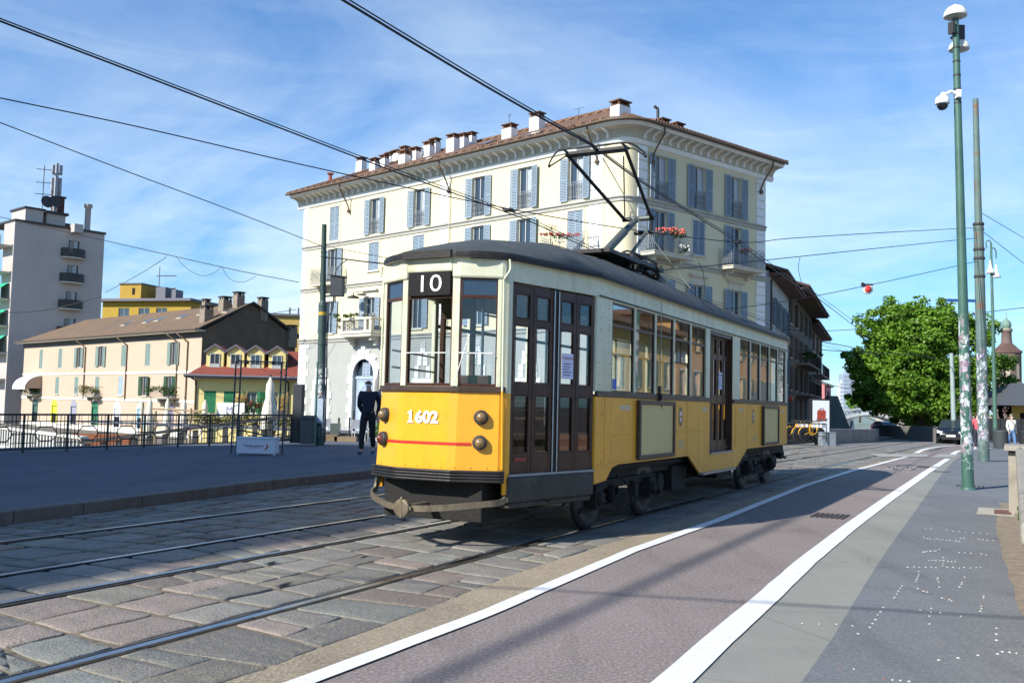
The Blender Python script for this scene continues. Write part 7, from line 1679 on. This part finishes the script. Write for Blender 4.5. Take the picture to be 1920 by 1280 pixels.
for i in range(6):
    x = 1479+i*8.8; p = GY(x, 47.0-.12*i, .16); o = bike('yellow shared bicycle with white basket in the rack, '+names[i], p, R(100+(i % 3)*9), b0); b0 = b0 or o
p = GY(1474, 45.6, .16); t = thing('bike_rack', 'dark tubular bicycle rack rail in front of the yellow bicycles', 'rack', p, R(3)); mb = MB(); mb.tube([(0, 0, 0), (0, 0, .88), (1.95, 0, .88), (1.95, 0, 0)], .03, 6); mb.tube([(0, 0, .30), (1.95, 0, .30)], .02, 6); mb.build('rack', m_iron, t)
# ---- cars
m_cg = M('car_glass', (.02, .03, .035), .05, .1, 2, 0, spec=1.0); m_lamp = M('car_lamp', (.75, .78, .8), .12, .05, 2, 0, spec=1)
def car(label, p, rz, col, Ln=3.9, W=1.72, H=1.5, name='parked_car'):
    t = thing(name, label, 'car', p, rz); paint = M('car_paint', col, .22, .05, 2, 0, spec=.8, metal=.2)
    # stations along y (front at -y): (y, bottom z, shoulder z, half width)
    S = [(-Ln/2, .38, .58, .60), (-Ln/2+.06, .25, .70, .74), (-Ln/2+.3, .20, .80, W/2-.05), (-Ln/2+.95, .20, .95, W/2), (-.1, .20, .98, W/2), (Ln/2-.9, .20, 1.0, W/2), (Ln/2-.2, .22, 1.0, W/2-.05), (Ln/2-.02, .35, .92, W/2-.14), (Ln/2, .5, .8, W/2-.2)]
    rows = []
    for y, zb, zs, hw in S:
        r = [(hw*.86, zb), (hw, zb+.12), (hw+.0, (zb+zs)/2), (hw*.985, zs-.10), (hw*.90, zs)]; rows.append([(-x, y, z) for x, z in r]+[(x, y, z) for x, z in r[::-1]])
    mb = MB(); mb.sheet([list(reversed(q)) for q in rows], 0, True); mb.poly([*rows[0]]); mb.poly([*reversed(rows[-1])]); bd = mb.build('body', paint, t)
    G_ = [(-Ln/2+.85, .95, W/2-.12, .92), (-Ln/2+1.55, H-.10, W/2-.30, .99), (-Ln/2+2.0, H-.01, W/2-.32, 1), (Ln/2-1.0, H, W/2-.32, 1), (Ln/2-.55, H-.08, W/2-.33, 1), (Ln/2-.12, .98, W/2-.16, 1)]
    mb = MB(); zb = .94
    top = [[(-hw, y, z), (hw, y, z)] for y, z, hw, _ in G_]; mb.sheet([top[2], top[3], top[4]], 0, True); mb.build('roof', paint, t)
    mb = MB(); mb.sheet([top[0], top[1]]); mb.sheet([top[1], top[2]]); mb.build('windscreen', m_cg, t); mb = MB(); mb.sheet([top[4], top[5]]); mb.build('rear_window', m_cg, t)
    for sg in (1, -1):
        mb = MB(); lo = [(sg*(W/2-.09), y, zb) for y, z, hw, _ in G_]; hi = [(sg*hw, y, z) for y, z, hw, _ in G_]
        for k in range(5): q = [lo[k], lo[k+1], hi[k+1], hi[k]]; mb.poly(q if sg > 0 else q[::-1])
        mb.build('side_window', m_cg, t)
        mb = MB(); mb.cbox((sg*(W/2+.08), -Ln/2+1.25, 1.0), (.2, .12, .14)); mb.build('wing_mirror', paint, t, bevel=.03)
        mb = MB(); mb.add([(sg*.42, -Ln/2+.0, .66), (sg*.74, -Ln/2+.14, .70), (sg*.80, -Ln/2+.42, .84), (sg*.55, -Ln/2+.08, .76)], [(0, 1, 2, 3) if sg > 0 else (3, 2, 1, 0)]); mb.cbox((sg*.60, -Ln/2+.10, .70), (.34, .16, .12), rz=sg*.5); mb.build('headlight', m_lamp, t, bevel=.02)
        for y in (-Ln/2+.75, Ln/2-.70):
            mb = MB(); mb.lathe([(.05, -.08), (.30, -.09), (.315, -.03), (.315, .06), (.29, .09), (.21, .09)], (sg*(W/2-.11), y, .315), 20, 0, Matrix.Rotation(R(90*sg), 4, 'Y')); o = mb.build('wheel', m_tyre, t); mb = MB(); mb.lathe([(.205, .085), (.19, .06), (.06, .07), (.001, .085)], (sg*(W/2-.11), y, .315), 16, 0, Matrix.Rotation(R(90*sg), 4, 'Y')); mb.build('rim', m_chr, o)
    mb = MB(); mb.box(-.5, .5, -Ln/2-.02, -Ln/2+.1, .28, .42); mb.box(-.30, .30, -Ln/2-.015, -Ln/2+.1, .58, .64); mb.build('grille', m_tyre, t)
    mb = MB(); mb.box(-.26, .26, -Ln/2-.045, -Ln/2-.02, .44, .55); mb.build('number_plate', m_white, t); return t
p = GY(1784, 60); cb = car('black hatchback with headlights facing the camera under the big tree', p, R(-26), (.012, .014, .02), name='car')
p = GY(1659, 98); car('small dark blue-grey car parked at the low wall left of the tree', p, R(5), (.035, .05, .065), 3.6, 1.6, 1.4)
# bins
furn('litter_bin', 'dark grey round litter bin left of the man in the white jumper', 'bin', 1876, 49, gz(49), lambda mb: (mb.lathe([(.30, 0), (.34, .1), (.34, .85), (.36, .9), (.28, .92), (.001, .86)], (0, 0, 0), 16),), M('bin_grey', (.06, .065, .07), .6, .1, 3, 0))
furn('litter_bin', 'dark bin at the right edge behind the stone parapet end', 'bin', 1925, 49, gz(49), lambda mb: (mb.lathe([(.30, 0), (.34, .1), (.34, .85), (.36, .9), (.28, .92), (.001, .86)], (0, 0, 0), 16),), M('bin_dark', (.03, .035, .04), .6, .1, 3, 0))
furn('scooter', 'parked dark scooter between the rusty mast and the bright green lamp post', 'scooter', 1855, 50, gz(50), lambda mb: (mb.lathe([(.14, -.05), (.22, -.05), (.23, 0), (.22, .05), (.14, .05)], (0, -.6, .23), 14, 0, Matrix.Rotation(R(90), 4, 'Y')), mb.lathe([(.14, -.05), (.22, -.05), (.23, 0), (.22, .05), (.14, .05)], (0, .6, .23), 14, 0, Matrix.Rotation(R(90), 4, 'Y')), mb.cbox((0, .35, .55), (.3, .8, .3)), mb.cbox((0, -.25, .3), (.3, .5, .08)), mb.cbox((0, -.5, .65), (.36, .1, .6), rx=-.2), mb.cbox((0, .35, .78), (.26, .7, .1)), mb.tube([(-.3, -.42, 1.0), (.3, -.42, 1.0)], .02, 6), mb.tube([(0, -.6, .25), (0, -.42, 1.0)], .03, 6)), M('scooter_dark', (.05, .06, .09), .3, .1, 3, 0), .5)
furn('market_fence', 'dark fence line behind the people at the market hall', 'fence', 1860, 70, gz(70), lambda mb: (mb.box(-3, 9, 0, .08, .0, 1.7), [mb.box(-3+k*.5, -2.94+k*.5, -.05, 0, 0, 1.8) for k in range(24)]), M('fence_dark', (.03, .032, .036), .7, .2, 3, 0))
# ---- canal, its far bank and the iron bridge
mb = MB(); mb.poly([PZ(1590, 822, -1.9), PZ(1712, 820, -1.9), PZ(1622, 781, -1.9), PZ(1603, 781, -1.9)])
m, nt, b = nodes('canal_water'); b.inputs['Base Color'].default_value = (.20, .22, .15, 1); b.inputs['Roughness'].default_value = .4; b.inputs['Specular IOR Level'].default_value = .2; bumpn(nt, b, nz(nt, coord(nt, 1, .3, 1), 1.2, 3), .3, .1); struct(mb.build('canal_water', m))
mb = MB(); mb.poly([PZ(1718, 820, -1.7), PZ(1840, 820, -1.7), PZ(1700, 782, -1.7), PZ(1627, 781, -1.7)]); struct(mb.build('canal_path', M('path_pale', (.42, .39, .33), .9, .1, .2, 0)))
mb = MB(); mb.poly([PZ(1664, 797, -1.8), PZ(1690, 806, -1.8), PZ(1634, 781, -1.8), PZ(1624, 781, -1.8)][::-1]); struct(mb.build('grass_bank', M('grass', (.10, .20, .03), .9, .3, .3, 0)))
y0 = 150; a = PY(1580, 781, y0); b_ = PY(1692, 792, y0+8); t = thing('iron_footbridge', 'pale arched iron lattice footbridge over the canal', 'bridge', a); d = b_-a; mb = MB(); n = 14
def arcz(t_): return 1.15*math.sin(math.pi*t_)
for off in (0, 1): 
    o_ = V(0, 3.0*off, 0)
    mb.tube([d*(i/n)+o_+V(0, 0, arcz(i/n)+.55) for i in range(n+1)], .12, 5); mb.tube([d*(i/n)+o_+V(0, 0, arcz(i/n)-.45) for i in range(n+1)], .16, 5)
    for i in range(n): mb.tube([d*(i/n)+o_+V(0, 0, arcz(i/n)-.45), d*((i+.5)/n)+o_+V(0, 0, arcz((i+.5)/n)+.55), d*((i+1)/n)+o_+V(0, 0, arcz((i+1)/n)-.45)], .06, 4)
mb.build('truss', M('bridge_grey', (.50, .51, .50), .7, .1, 1, 0), t); mb = MB(); mb.sheet([[d*(i/n)+V(0, 0, arcz(i/n)-.40) for i in range(n+1)], [d*(i/n)+V(0, 3, arcz(i/n)-.40) for i in range(n+1)]]); mb.build('deck', m_cw, t)
wallobj('quay_wall', 'dark quay wall edge left of the canal', [PZ(1592, 816, -1.2), PZ(1596, 785, -1.2)], .5, 1.2, M('quay_dark', (.10, .095, .09), .9, .2, .3, 0))
furn('canal_house_row', 'pale distant houses along the canal under the iron bridge', 'building', 1705, 260, -2, lambda mb: ([mb.box(-6+k*9, 1+k*9, 0, 8, 0, 3.6+(k % 3)) for k in range(5)]), M('far_houses', (.50, .44, .36), .9, .1, .1, 0))
# ================================================================ plants
def leafmat(name, c1, c2):
    m, nt, b = nodes(name); v = coord(nt); n1 = nz(nt, v, .5, 3); n2 = nz(nt, v, 7, 2, .7)
    c = mixc(nt, ramp(nt, n1, .35, .65), c1, c2); c = mixc(nt, ramp(nt, nz(nt, v, 1.7, 3), .45, .7, 0, .6), c, [x*.55 for x in c1]); c = mixc(nt, ramp(nt, n2, .35, .7, 0, .55), c, [min(1, x*1.7) for x in c2]); L(nt, c, b.inputs['Base Color'])
    b.inputs['Roughness'].default_value = .5; b.inputs['Specular IOR Level'].default_value = .35
    tr = N(nt, 'ShaderNodeBsdfTranslucent'); L(nt, c, tr.inputs[0]); mx = N(nt, 'ShaderNodeMixShader'); mx.inputs[0].default_value = .28
    o = nt.nodes['Material Output']; L(nt, b.outputs[0], mx.inputs[1]); L(nt, tr.outputs[0], mx.inputs[2]); L(nt, mx.outputs[0], o.inputs[0]); return m
m_lv = leafmat('plane_tree_leaves', (.075, .16, .014), (.135, .26, .022)); m_lv2 = leafmat('tree_leaves_fresh', (.07, .16, .02), (.12, .24, .03)); m_lvd = leafmat('shrub_leaves', (.03, .07, .015), (.07, .12, .03)); m_lvb = leafmat('hedge_leaves', (.10, .08, .03), (.16, .16, .04))
def clump(mb, c, r, n, ls, rd, mi=0, flat=.75):
    vs = []; fs = []
    for k in range(n):
        while True:
            d = V(rd.gauss(0, 1), rd.gauss(0, 1), rd.gauss(0, 1))
            if d.length > .1: break
        d.normalize(); rr = r*(rd.random()**.42); p = c+V(d.x*rr, d.y*rr, d.z*rr*flat)
        nrm = (d*.8+V(rd.gauss(0, .6), rd.gauss(0, .6), rd.gauss(.5, .6))).normalized(); a = nrm.cross(V(rd.random(), rd.random(), rd.random()+.01)).normalized(); b = nrm.cross(a); s = ls*rd.uniform(.6, 1.3)
        o = len(vs); vs += [p-a*s*.5, p-b*s*.35, p+a*s*.5, p+b*s*.35]; fs.append((o, o+1, o+2, o+3))
    mb.add(vs, fs, mi)
def tree(name, label, base, lumps, trunk_h, tr, mat, nc, nl, ls, seed, grp=None):
    rd = random.Random(seed); t = thing(name, label, 'tree', base, 0, grp); mb = MB()
    for (cx, cy, cz, rx, ry, rz_) in lumps:
        k = max(6, int(nc*rx*rz_/12))
        for i in range(k):
            d = V(rd.gauss(0, 1), rd.gauss(0, 1), rd.gauss(0, 1)).normalized(); q = rd.uniform(.55, 1.0) if rd.random() < .8 else rd.uniform(.1, .6)
            c = V(cx+d.x*rx*q, cy+d.y*ry*q, cz+d.z*rz_*q); clump(mb, c, rd.uniform(.45, .95)*min(1, rx/3+.35), nl, ls, rd)
    mb.build('crown', mat, t); mb = MB()
    mb.tube(smoothline([V(0, 0, -.5), V(.1, 0, trunk_h*.5), V(-.1, .1, trunk_h)], 4), tr, 12, 0, tr*.7)
    for (cx, cy, cz, rx, ry, rz_) in lumps: mb.tube(smoothline([V(-.1, .1, trunk_h*.85), V(cx*.45, cy*.4, (trunk_h+cz)*.5), V(cx, cy, cz)], 4), tr*.42, 7, 0, tr*.10)
    mb.build('trunk', m_bark, t); return t
bT = GY(1722, 78); sc = 78/FPX
def lump(px, py, r, dy=0, ry=None, rz_=None):
    p = PY(px, py, 78+dy)-bT; return (p.x, p.y, p.z, r*sc, (ry or r)*sc, (rz_ or r*.85)*sc)
L1 = [lump(1700, 612, 55), lump(1765, 618, 52), lump(1655, 650, 52, 0), lump(1800, 650, 50), lump(1722, 655, 70, -1), lump(1640, 700, 48), lump(1700, 705, 62, -2), lump(1765, 700, 60, -1.5), lump(1815, 700, 48), lump(1628, 738, 34, 1), lump(1672, 742, 44, -2), lump(1728, 752, 48, -2.5), lump(1785, 752, 48, -2), lump(1640, 765, 26, 1), lump(1700, 775, 34, 0), lump(1755, 785, 34, 0), lump(1620, 715, 30, 0), lump(1690, 580, 20), lump(1728, 576, 20), lump(1830, 760, 34, 0), lump(1612, 690, 26), lump(1640, 610, 34), lump(1600, 745, 16), lump(1670, 590, 34), lump(1745, 590, 40), lump(1790, 612, 38), lump(1600, 665, 20), lump(1830, 620, 36), lump(1840, 690, 40)]
tree('plane_tree', 'huge round-crowned green tree behind the black car', bT, L1, 3.0, .55, m_lv, 95, 120, .27, 5)
b2 = GY(1878, 82); 
def lump2(px, py, r): p = PY(px, py, 82)-b2; return (p.x, p.y, p.z, r*82/FPX, r*82/FPX, r*.9*82/FPX)
tree('street_tree', 'smaller fresh green tree beside the bright green lamp post', b2, [lump2(1862, 690, 26), lump2(1885, 680, 24), lump2(1868, 730, 28), lump2(1890, 720, 20), lump2(1872, 765, 26)], 2.4, .25, m_lv2, 110, 110, .24, 9)
def shrubat(name, label, cat, p, dims, n, ls, mat, seed, grp=None, red=0, redmat=None):
    rd = random.Random(seed); mb = MB(); vs = []
    for k in range(n): clump(mb, V(rd.uniform(-dims[0], dims[0]), rd.uniform(-dims[1], dims[1]), dims[2]*rd.uniform(.25, .85)), min(dims[1]*1.1, dims[2]*.5, .5), 26, ls, rd)
    for k in range(red): q = V(rd.uniform(-dims[0], dims[0]), rd.uniform(-dims[1], dims[1])-.05, dims[2]*rd.uniform(.5, 1.05)); mb.ball(q, ls*.55, 1, 5)
    return tag(mb.build(name, [mat, redmat or m_red], None, p), label, cat, grp)
tree('distant_tree', 'small distant green tree left under the big crown', GY(1612, 300), [(0, 0, 6, 5, 5, 3.4), (7, 2, 5, 4, 4, 3)], 3, .4, m_lv2, 22, 120, .9, 12)
# hedge on the terrace of the yellow house
a = lowp(398, 62, -.2); shrubat('terrace_hedge', 'long brown-green hedge on the terrace in front of the yellow house', 'hedge', V(PY(458, 700, 62).x, 62, -.55), (3.2, .5, .9), 90, .16, m_lvb, 4)
shrubat('terrace_bush', 'green bush with reddish tips under the yellow house shutters', 'bush', V(PY(475, 700, 64).x, 64, .25), (1.1, .5, 1.1), 26, .16, m_lvd, 6, None, 30, M('dry_red', (.20, .06, .03), .8, .2, 5, 0))
wallobj('terrace_wall', 'pale yellow terrace wall under the hedge of the yellow house', [V(PY(385, 700, 61).x, 61, -2), V(PY(545, 700, 61).x, 61, -2)], 1.5, .4, m_yel)
for i, x in enumerate((452, 530)):
    p = V(PY(x, 700, 63.5).x, 63.5, .1); t = thing('dry_grass_pot', ['pot of dry straw-coloured grass left of the green bush', 'pot of dry straw-coloured grass near the corner building'][i], 'plant', p); mb = MB(); rd = random.Random(i)
    for k in range(60): q = V(rd.gauss(0, .1), rd.gauss(0, .1), .5); mb.tube([q, q+V(rd.gauss(0, .22), rd.gauss(0, .2), rd.uniform(.7, 1.3))], .012, 3, caps=False)
    mb.build('grass', M('straw', (.42, .26, .08), .8, .2, 5, 0), t); mb = MB(); mb.lathe([(.2, 0), (.3, .55), (.27, .5), (.001, .48)], (0, 0, 0), 12); mb.build('pot', m_dkmetal, t)
p = V(PY(435, 700, 62.5).x, 62.5, .15); t = thing('canvas_screen', 'white canvas screen with blue lettering on the terrace of the yellow house', 'screen', p); mb = MB(); mb.box(-.9, .9, 0, .04, 0, .95); o = mb.build('screen', m_white, t); textmesh('M.', .6, M('ink_blue', (.10, .13, .25), .6, .1, 5, 0), .001, 0, 1, 'CENTER', 'lettering', o, facing((0, -.004, .45), (0, -1, 0)))
# balcony plants of the peach house and corner building
def onfac(fac, x, y, z):
    bpy.context.view_layer.update(); return fac.matrix_world @ V(x, y, z)
for i, (x, wd_) in enumerate(((70, .9), (184, 1.0), (321, 1.5))):
    p = onfac(fP, PX(x), -.7, 1.5); shrubat('balcony_plants', ['dark green plants on the balcony under the white awning', 'mixed brown-green potted plants on the middle balcony of the peach house', 'dense tiered green plants on the right balcony of the peach house'][i], 'plants', p, (wd_, .35, .85), 22 if i < 2 else 34, .15, m_lvd if i != 1 else m_lvb, 20+i)
def pots(label, fac, x, y, z, w_, h, mat, red, seed, rm=None, ls=.09, n=14): return shrubat('balcony_flowers', label, 'flowers', onfac(fac, x, y, z), (w_, .14, h), n, ls, mat, seed, None, red, rm)
pots('green plants along the rail of the stone balcony above the portal', wl, Lx(19.75), -.9, 6.45, 1.4, .35, m_lvd, 12, 31, M('pale_flower', (.6, .5, .55), .7, .2, 5, 0), .10, 26)
pots('hanging greenery at the left end of the stone balcony', wl, Lx(19.75)-1.55, -.9, 5.55, .2, 1.1, m_lvb, 0, 32, None, .11, 12)
pots('row of red flowers on the left facade iron balcony', wl, Lx(3.2)-.2, -.95, 9.72, 1.0, .25, m_lvd, 70, 33, None, .08, 12)
pots('bunch of red flowers on the right facade iron balcony', wr, 2.15, -.98, 9.65, .75, .5, m_lvd, 60, 34, M('salmon_flower', (.62, .14, .10), .7, .2, 5, 0), .10, 14)
pots('small white and green potted plant at the foot of the right facade balcony', wr, 3.4, -.8, 9.0, .28, .5, m_lvd, 8, 35, m_white, .10, 6)
pots('small red-brown planter on the far balcony of the right facade', wr, 8.3, -.95, 9.6, .35, .3, m_lvd, 14, 36, None, .08, 6)
pots('thin green plants in front of the dark street house balcony', f2, l2*.35, -1, 5.1, .8, .9, m_lvd, 0, 37, None, .2, 14)
p = onfac(wl, Lx(4.3), -.6, 9.0); t = thing('potted_tree', 'small spindly potted tree on the left facade iron balcony', 'plant', p); mb = MB(); mb.tube([(0, 0, 0), (0, 0, 1.2)], .02, 5); mb.lathe([(.14, 0), (.18, .3), (.001, .28)], (0, 0, 0), 10); mb.build('trunk', m_bark, t); mb = MB(); clump(mb, V(0, 0, 1.35), .4, 60, .1, random.Random(1)); mb.build('crown', m_lvb, t)
p = V(PY(706, 800, 33).x, 33, -.12); t = thing('potted_shrub', 'green shrub in a white and red pot beside the closed grey parasol', 'plant', p); mb = MB(); clump(mb, V(0, 0, .5), .33, 160, .09, random.Random(8)); mb.build('foliage', m_lv2, t); mb = MB(); mb.box(-.25, .25, -.2, .2, 0, .25); mb.build('pot', m_white, t)
# ================================================================ people
SK = M('skin', (.50, .29, .20), .55, .08, 6, 0)
def skinmesh(name, chains, mat, parent, sub=2):
    """chains: list of [(point, radius), ...]; points given by equal coordinates are shared; first vertex is the root"""
    vs, es, rs_, idx = [], [], [], {}
    for ch in chains:
        pr_ = None
        for p, r in ch:
            k = tuple(round(c, 4) for c in p)
            if k not in idx: idx[k] = len(vs); vs.append(k); rs_.append(r)
            i = idx[k]
            if pr_ is not None and pr_ != i: es.append((pr_, i))
            pr_ = i
    me = bpy.data.meshes.new(name); me.from_pydata(vs, es, []); me.materials.append(mat)
    o = bpy.data.objects.new(name, me); COL.objects.link(o); o.parent = parent
    m = o.modifiers.new('skin', 'SKIN'); m.use_smooth_shade = True
    lay = me.skin_vertices[0].data
    for i, r in enumerate(rs_): lay[i].radius = (r, r) if not isinstance(r, tuple) else r; lay[i].use_root = (i == 0)
    s = o.modifiers.new('sub', 'SUBSURF'); s.levels = sub; s.render_levels = sub; return o
def person(label, p, rz, J, top, legs, shoes, hair=None, bag=None, mask=True, glasses=True, sc=1.0, scarf=None):
    t = thing('person', label, 'person', p, rz)
    pel, wst, chs, nk, hd = J['pel'], J['waist'], J['chest'], J['neck'], J['head']
    ch = [[(pel, .11), (wst, .105), (chs, .125), (nk, .052), (nk+(hd-nk)*.45, .055), (hd, .088), (hd+V(0, .01, .075), .075)]]
    ch.append([(nk+(hd-nk)*.45, .055), (hd+V(0, -.055, -.065), .045)]); ch.append([(hd, .088), (hd+V(0, -.10, -.015), .014)])
    for sg in ('l', 'r'):
        sh, el, wr_ = J['sh'+sg], J['el'+sg], J['wr'+sg]; hp, kn, an, to = J['hp'+sg], J['kn'+sg], J['an'+sg], J['to'+sg]
        ch.append([(chs, .125), (sh, .055), (el, .038), (wr_, .026)]); hdv = (wr_-el).normalized(); pm_ = wr_+hdv*.07; ch.append([(wr_, .026), (pm_, .034)])
        side = V(hdv.y, -hdv.x, 0); side = (side if side.length > .1 else V(1, 0, 0)).normalized(); fw = hdv.cross(side).normalized()
        for k in range(4):
            b_ = pm_+fw*(.024*(k-1.5)); ln = (.07, .08, .075, .055)[k]; ch.append([(pm_, .034), (b_+hdv*.03, .010), (b_+hdv*(.03+ln*.5)+side*.006, .009), (b_+hdv*(.03+ln*.9)+side*.02, .008)])
        ch.append([(wr_+hdv*.02, .024), (wr_+hdv*.05+fw*-.04, .011), (wr_+hdv*.085+fw*-.05, .009)]); ch[-1].insert(0, (wr_, .026))
        ch.append([(pel, .11), (hp, .09), (kn, .056), (an, .038), (to, .036)])
    body = skinmesh('body', ch, SK, t)
    tc_ = [[(pel-V(0, 0, .05), .125), (pel+V(0, 0, .03), .145), (wst, .138), (chs, .150), (nk-V(0, 0, .03), .075)]]
    for sg in ('l', 'r'): tc_.append([(chs, .150), (J['sh'+sg], .075), (J['el'+sg], .058), (J['wr'+sg], .044)])
    skinmesh('jumper', tc_, top, t)
    lc = [[(pel, .132), (wst+V(0, 0, .04), .110)]]
    for sg in ('l', 'r'): lc.append([(pel, .135), (J['hp'+sg], .108), (J['kn'+sg], .076), (J['an'+sg]+V(0, 0, .02), .062)])
    skinmesh('trousers', lc, legs, t)
    for sg in ('l', 'r'): skinmesh('shoe', [[(J['an'+sg]+V(0, .04, -.03), .045), (J['to'+sg]*.5+J['an'+sg]*.5+V(0, 0, -.02), .048), (J['to'+sg]+V(0, -.02, 0), .038)]], shoes, t)
    mb = MB()
    for sx in (-1, 1): mb.ball(hd+V(sx*.092, .01, -.005), .022, 0, 6, (.5, .9, 1.4))
    mb.build('ear', SK, t); mb = MB()
    for sx in (-1, 1): mb.ball(hd+V(sx*.032, -.084, .018), .014, 0, 8)
    mb.build('eye', m_dark, t); mb = MB(); mb.cbox(hd+V(0, -.093, -.055), (.05, .012, .010)); mb.build('mouth', M('lip', (.35, .12, .10), .5, .1, 5, 0), t)
    if hair: mb = MB(); mb.ball(hd+V(0, .018, .045), .100, 0, 12, (1, 1.08, .95)); mb.build('hair', hair, t)
    if mask: mb = MB(); mb.ball(hd+V(0, -.055, -.050), .054, 0, 12, (1.05, .85, .80)); mb.build('face_mask', M('mask_blue_white', (.68, .74, .80), .8, .04, 4, 0), t)
    if glasses:
        mb = MB()
        for sx in (-1, 1): mb.cbox(hd+V(sx*.034, -.098, .018), (.052, .008, .032))
        mb.cbox(hd+V(0, -.098, .026), (.10, .006, .006)); mb.build('sunglasses', m_dark, t)
    if bag: mb = MB(); mb.tube([chs+V(-.13, -.12, .16), chs+V(0, -.165, .02), chs+V(.15, -.13, -.22)], .012, 5); mb.build('bag_strap', bag, t)
    return t
def pose(step=.28, arms='down', lead=1, h=1.0, tilt=0):
    J = dict(pel=V(0, 0, .94), waist=V(0, 0, 1.08), chest=V(0, 0, 1.30), neck=V(0, -.01, 1.47), head=V(0, -.025, 1.63))
    for sg, sx in (('l', 1), ('r', -1)):
        f = step*(1 if (sg == 'l') == (lead > 0) else -1)
        J['hp'+sg] = V(sx*.09, 0, .86); J['kn'+sg] = V(sx*.10, -f*.55-.03, .48); J['an'+sg] = V(sx*.10, -f, .09+(.05 if f < 0 else 0)); J['to'+sg] = V(sx*.12, -f-.14, .035+(.0 if f < 0 else .015))
        J['sh'+sg] = V(sx*.185, 0, 1.40)
        if arms == 'down': J['el'+sg] = V(sx*.25, .03+f*.35, 1.13); J['wr'+sg] = V(sx*.25, -.05+f*.7, .90)
        if arms == 'pocket': J['el'+sg] = V(sx*.29, .10, 1.13); J['wr'+sg] = V(sx*.19, .02, .93)
        if arms == 'back': J['el'+sg] = V(sx*.245, .10, 1.12); J['wr'+sg] = V(sx*.16, .20, .93)
    return J
fab = lambda n, c: M(n, c, .85, .12, 6, .4, 40)
p = G(688, 853, .12); p.z = .13
person('bald man in dark jumper with sunglasses and white face mask walking on the left pavement', p, R(-6), pose(.16, 'back', -1), fab('jumper_navy', (.016, .018, .035)), fab('trousers_black', (.014, .014, .018)), fab('shoe_blue', (.05, .08, .14)))
p = G(1897, 841, .0); person('man in white jumper and blue jeans with face mask at the right edge', p, R(4), pose(.14, 'down', 1), fab('jumper_white', (.74, .71, .62)), fab('jeans_blue', (.10, .19, .36)), fab('shoe_white', (.6, .6, .6)), M('hair_grey', (.18, .14, .11), .7, .2, 9, 0), M('strap', (.1, .07, .05), .7, .1, 5, 0))
p = G(1833, 842, .0); person('person in pink red jacket half hidden behind the rusty mast', p, R(150), pose(.12, 'down', 1), fab('jacket_pink', (.58, .09, .12)), fab('trousers_dark', (.03, .03, .05)), fab('shoe_white2', (.6, .6, .6)), M('hair_brown', (.06, .035, .02), .7, .2, 9, 0), None, False, False)
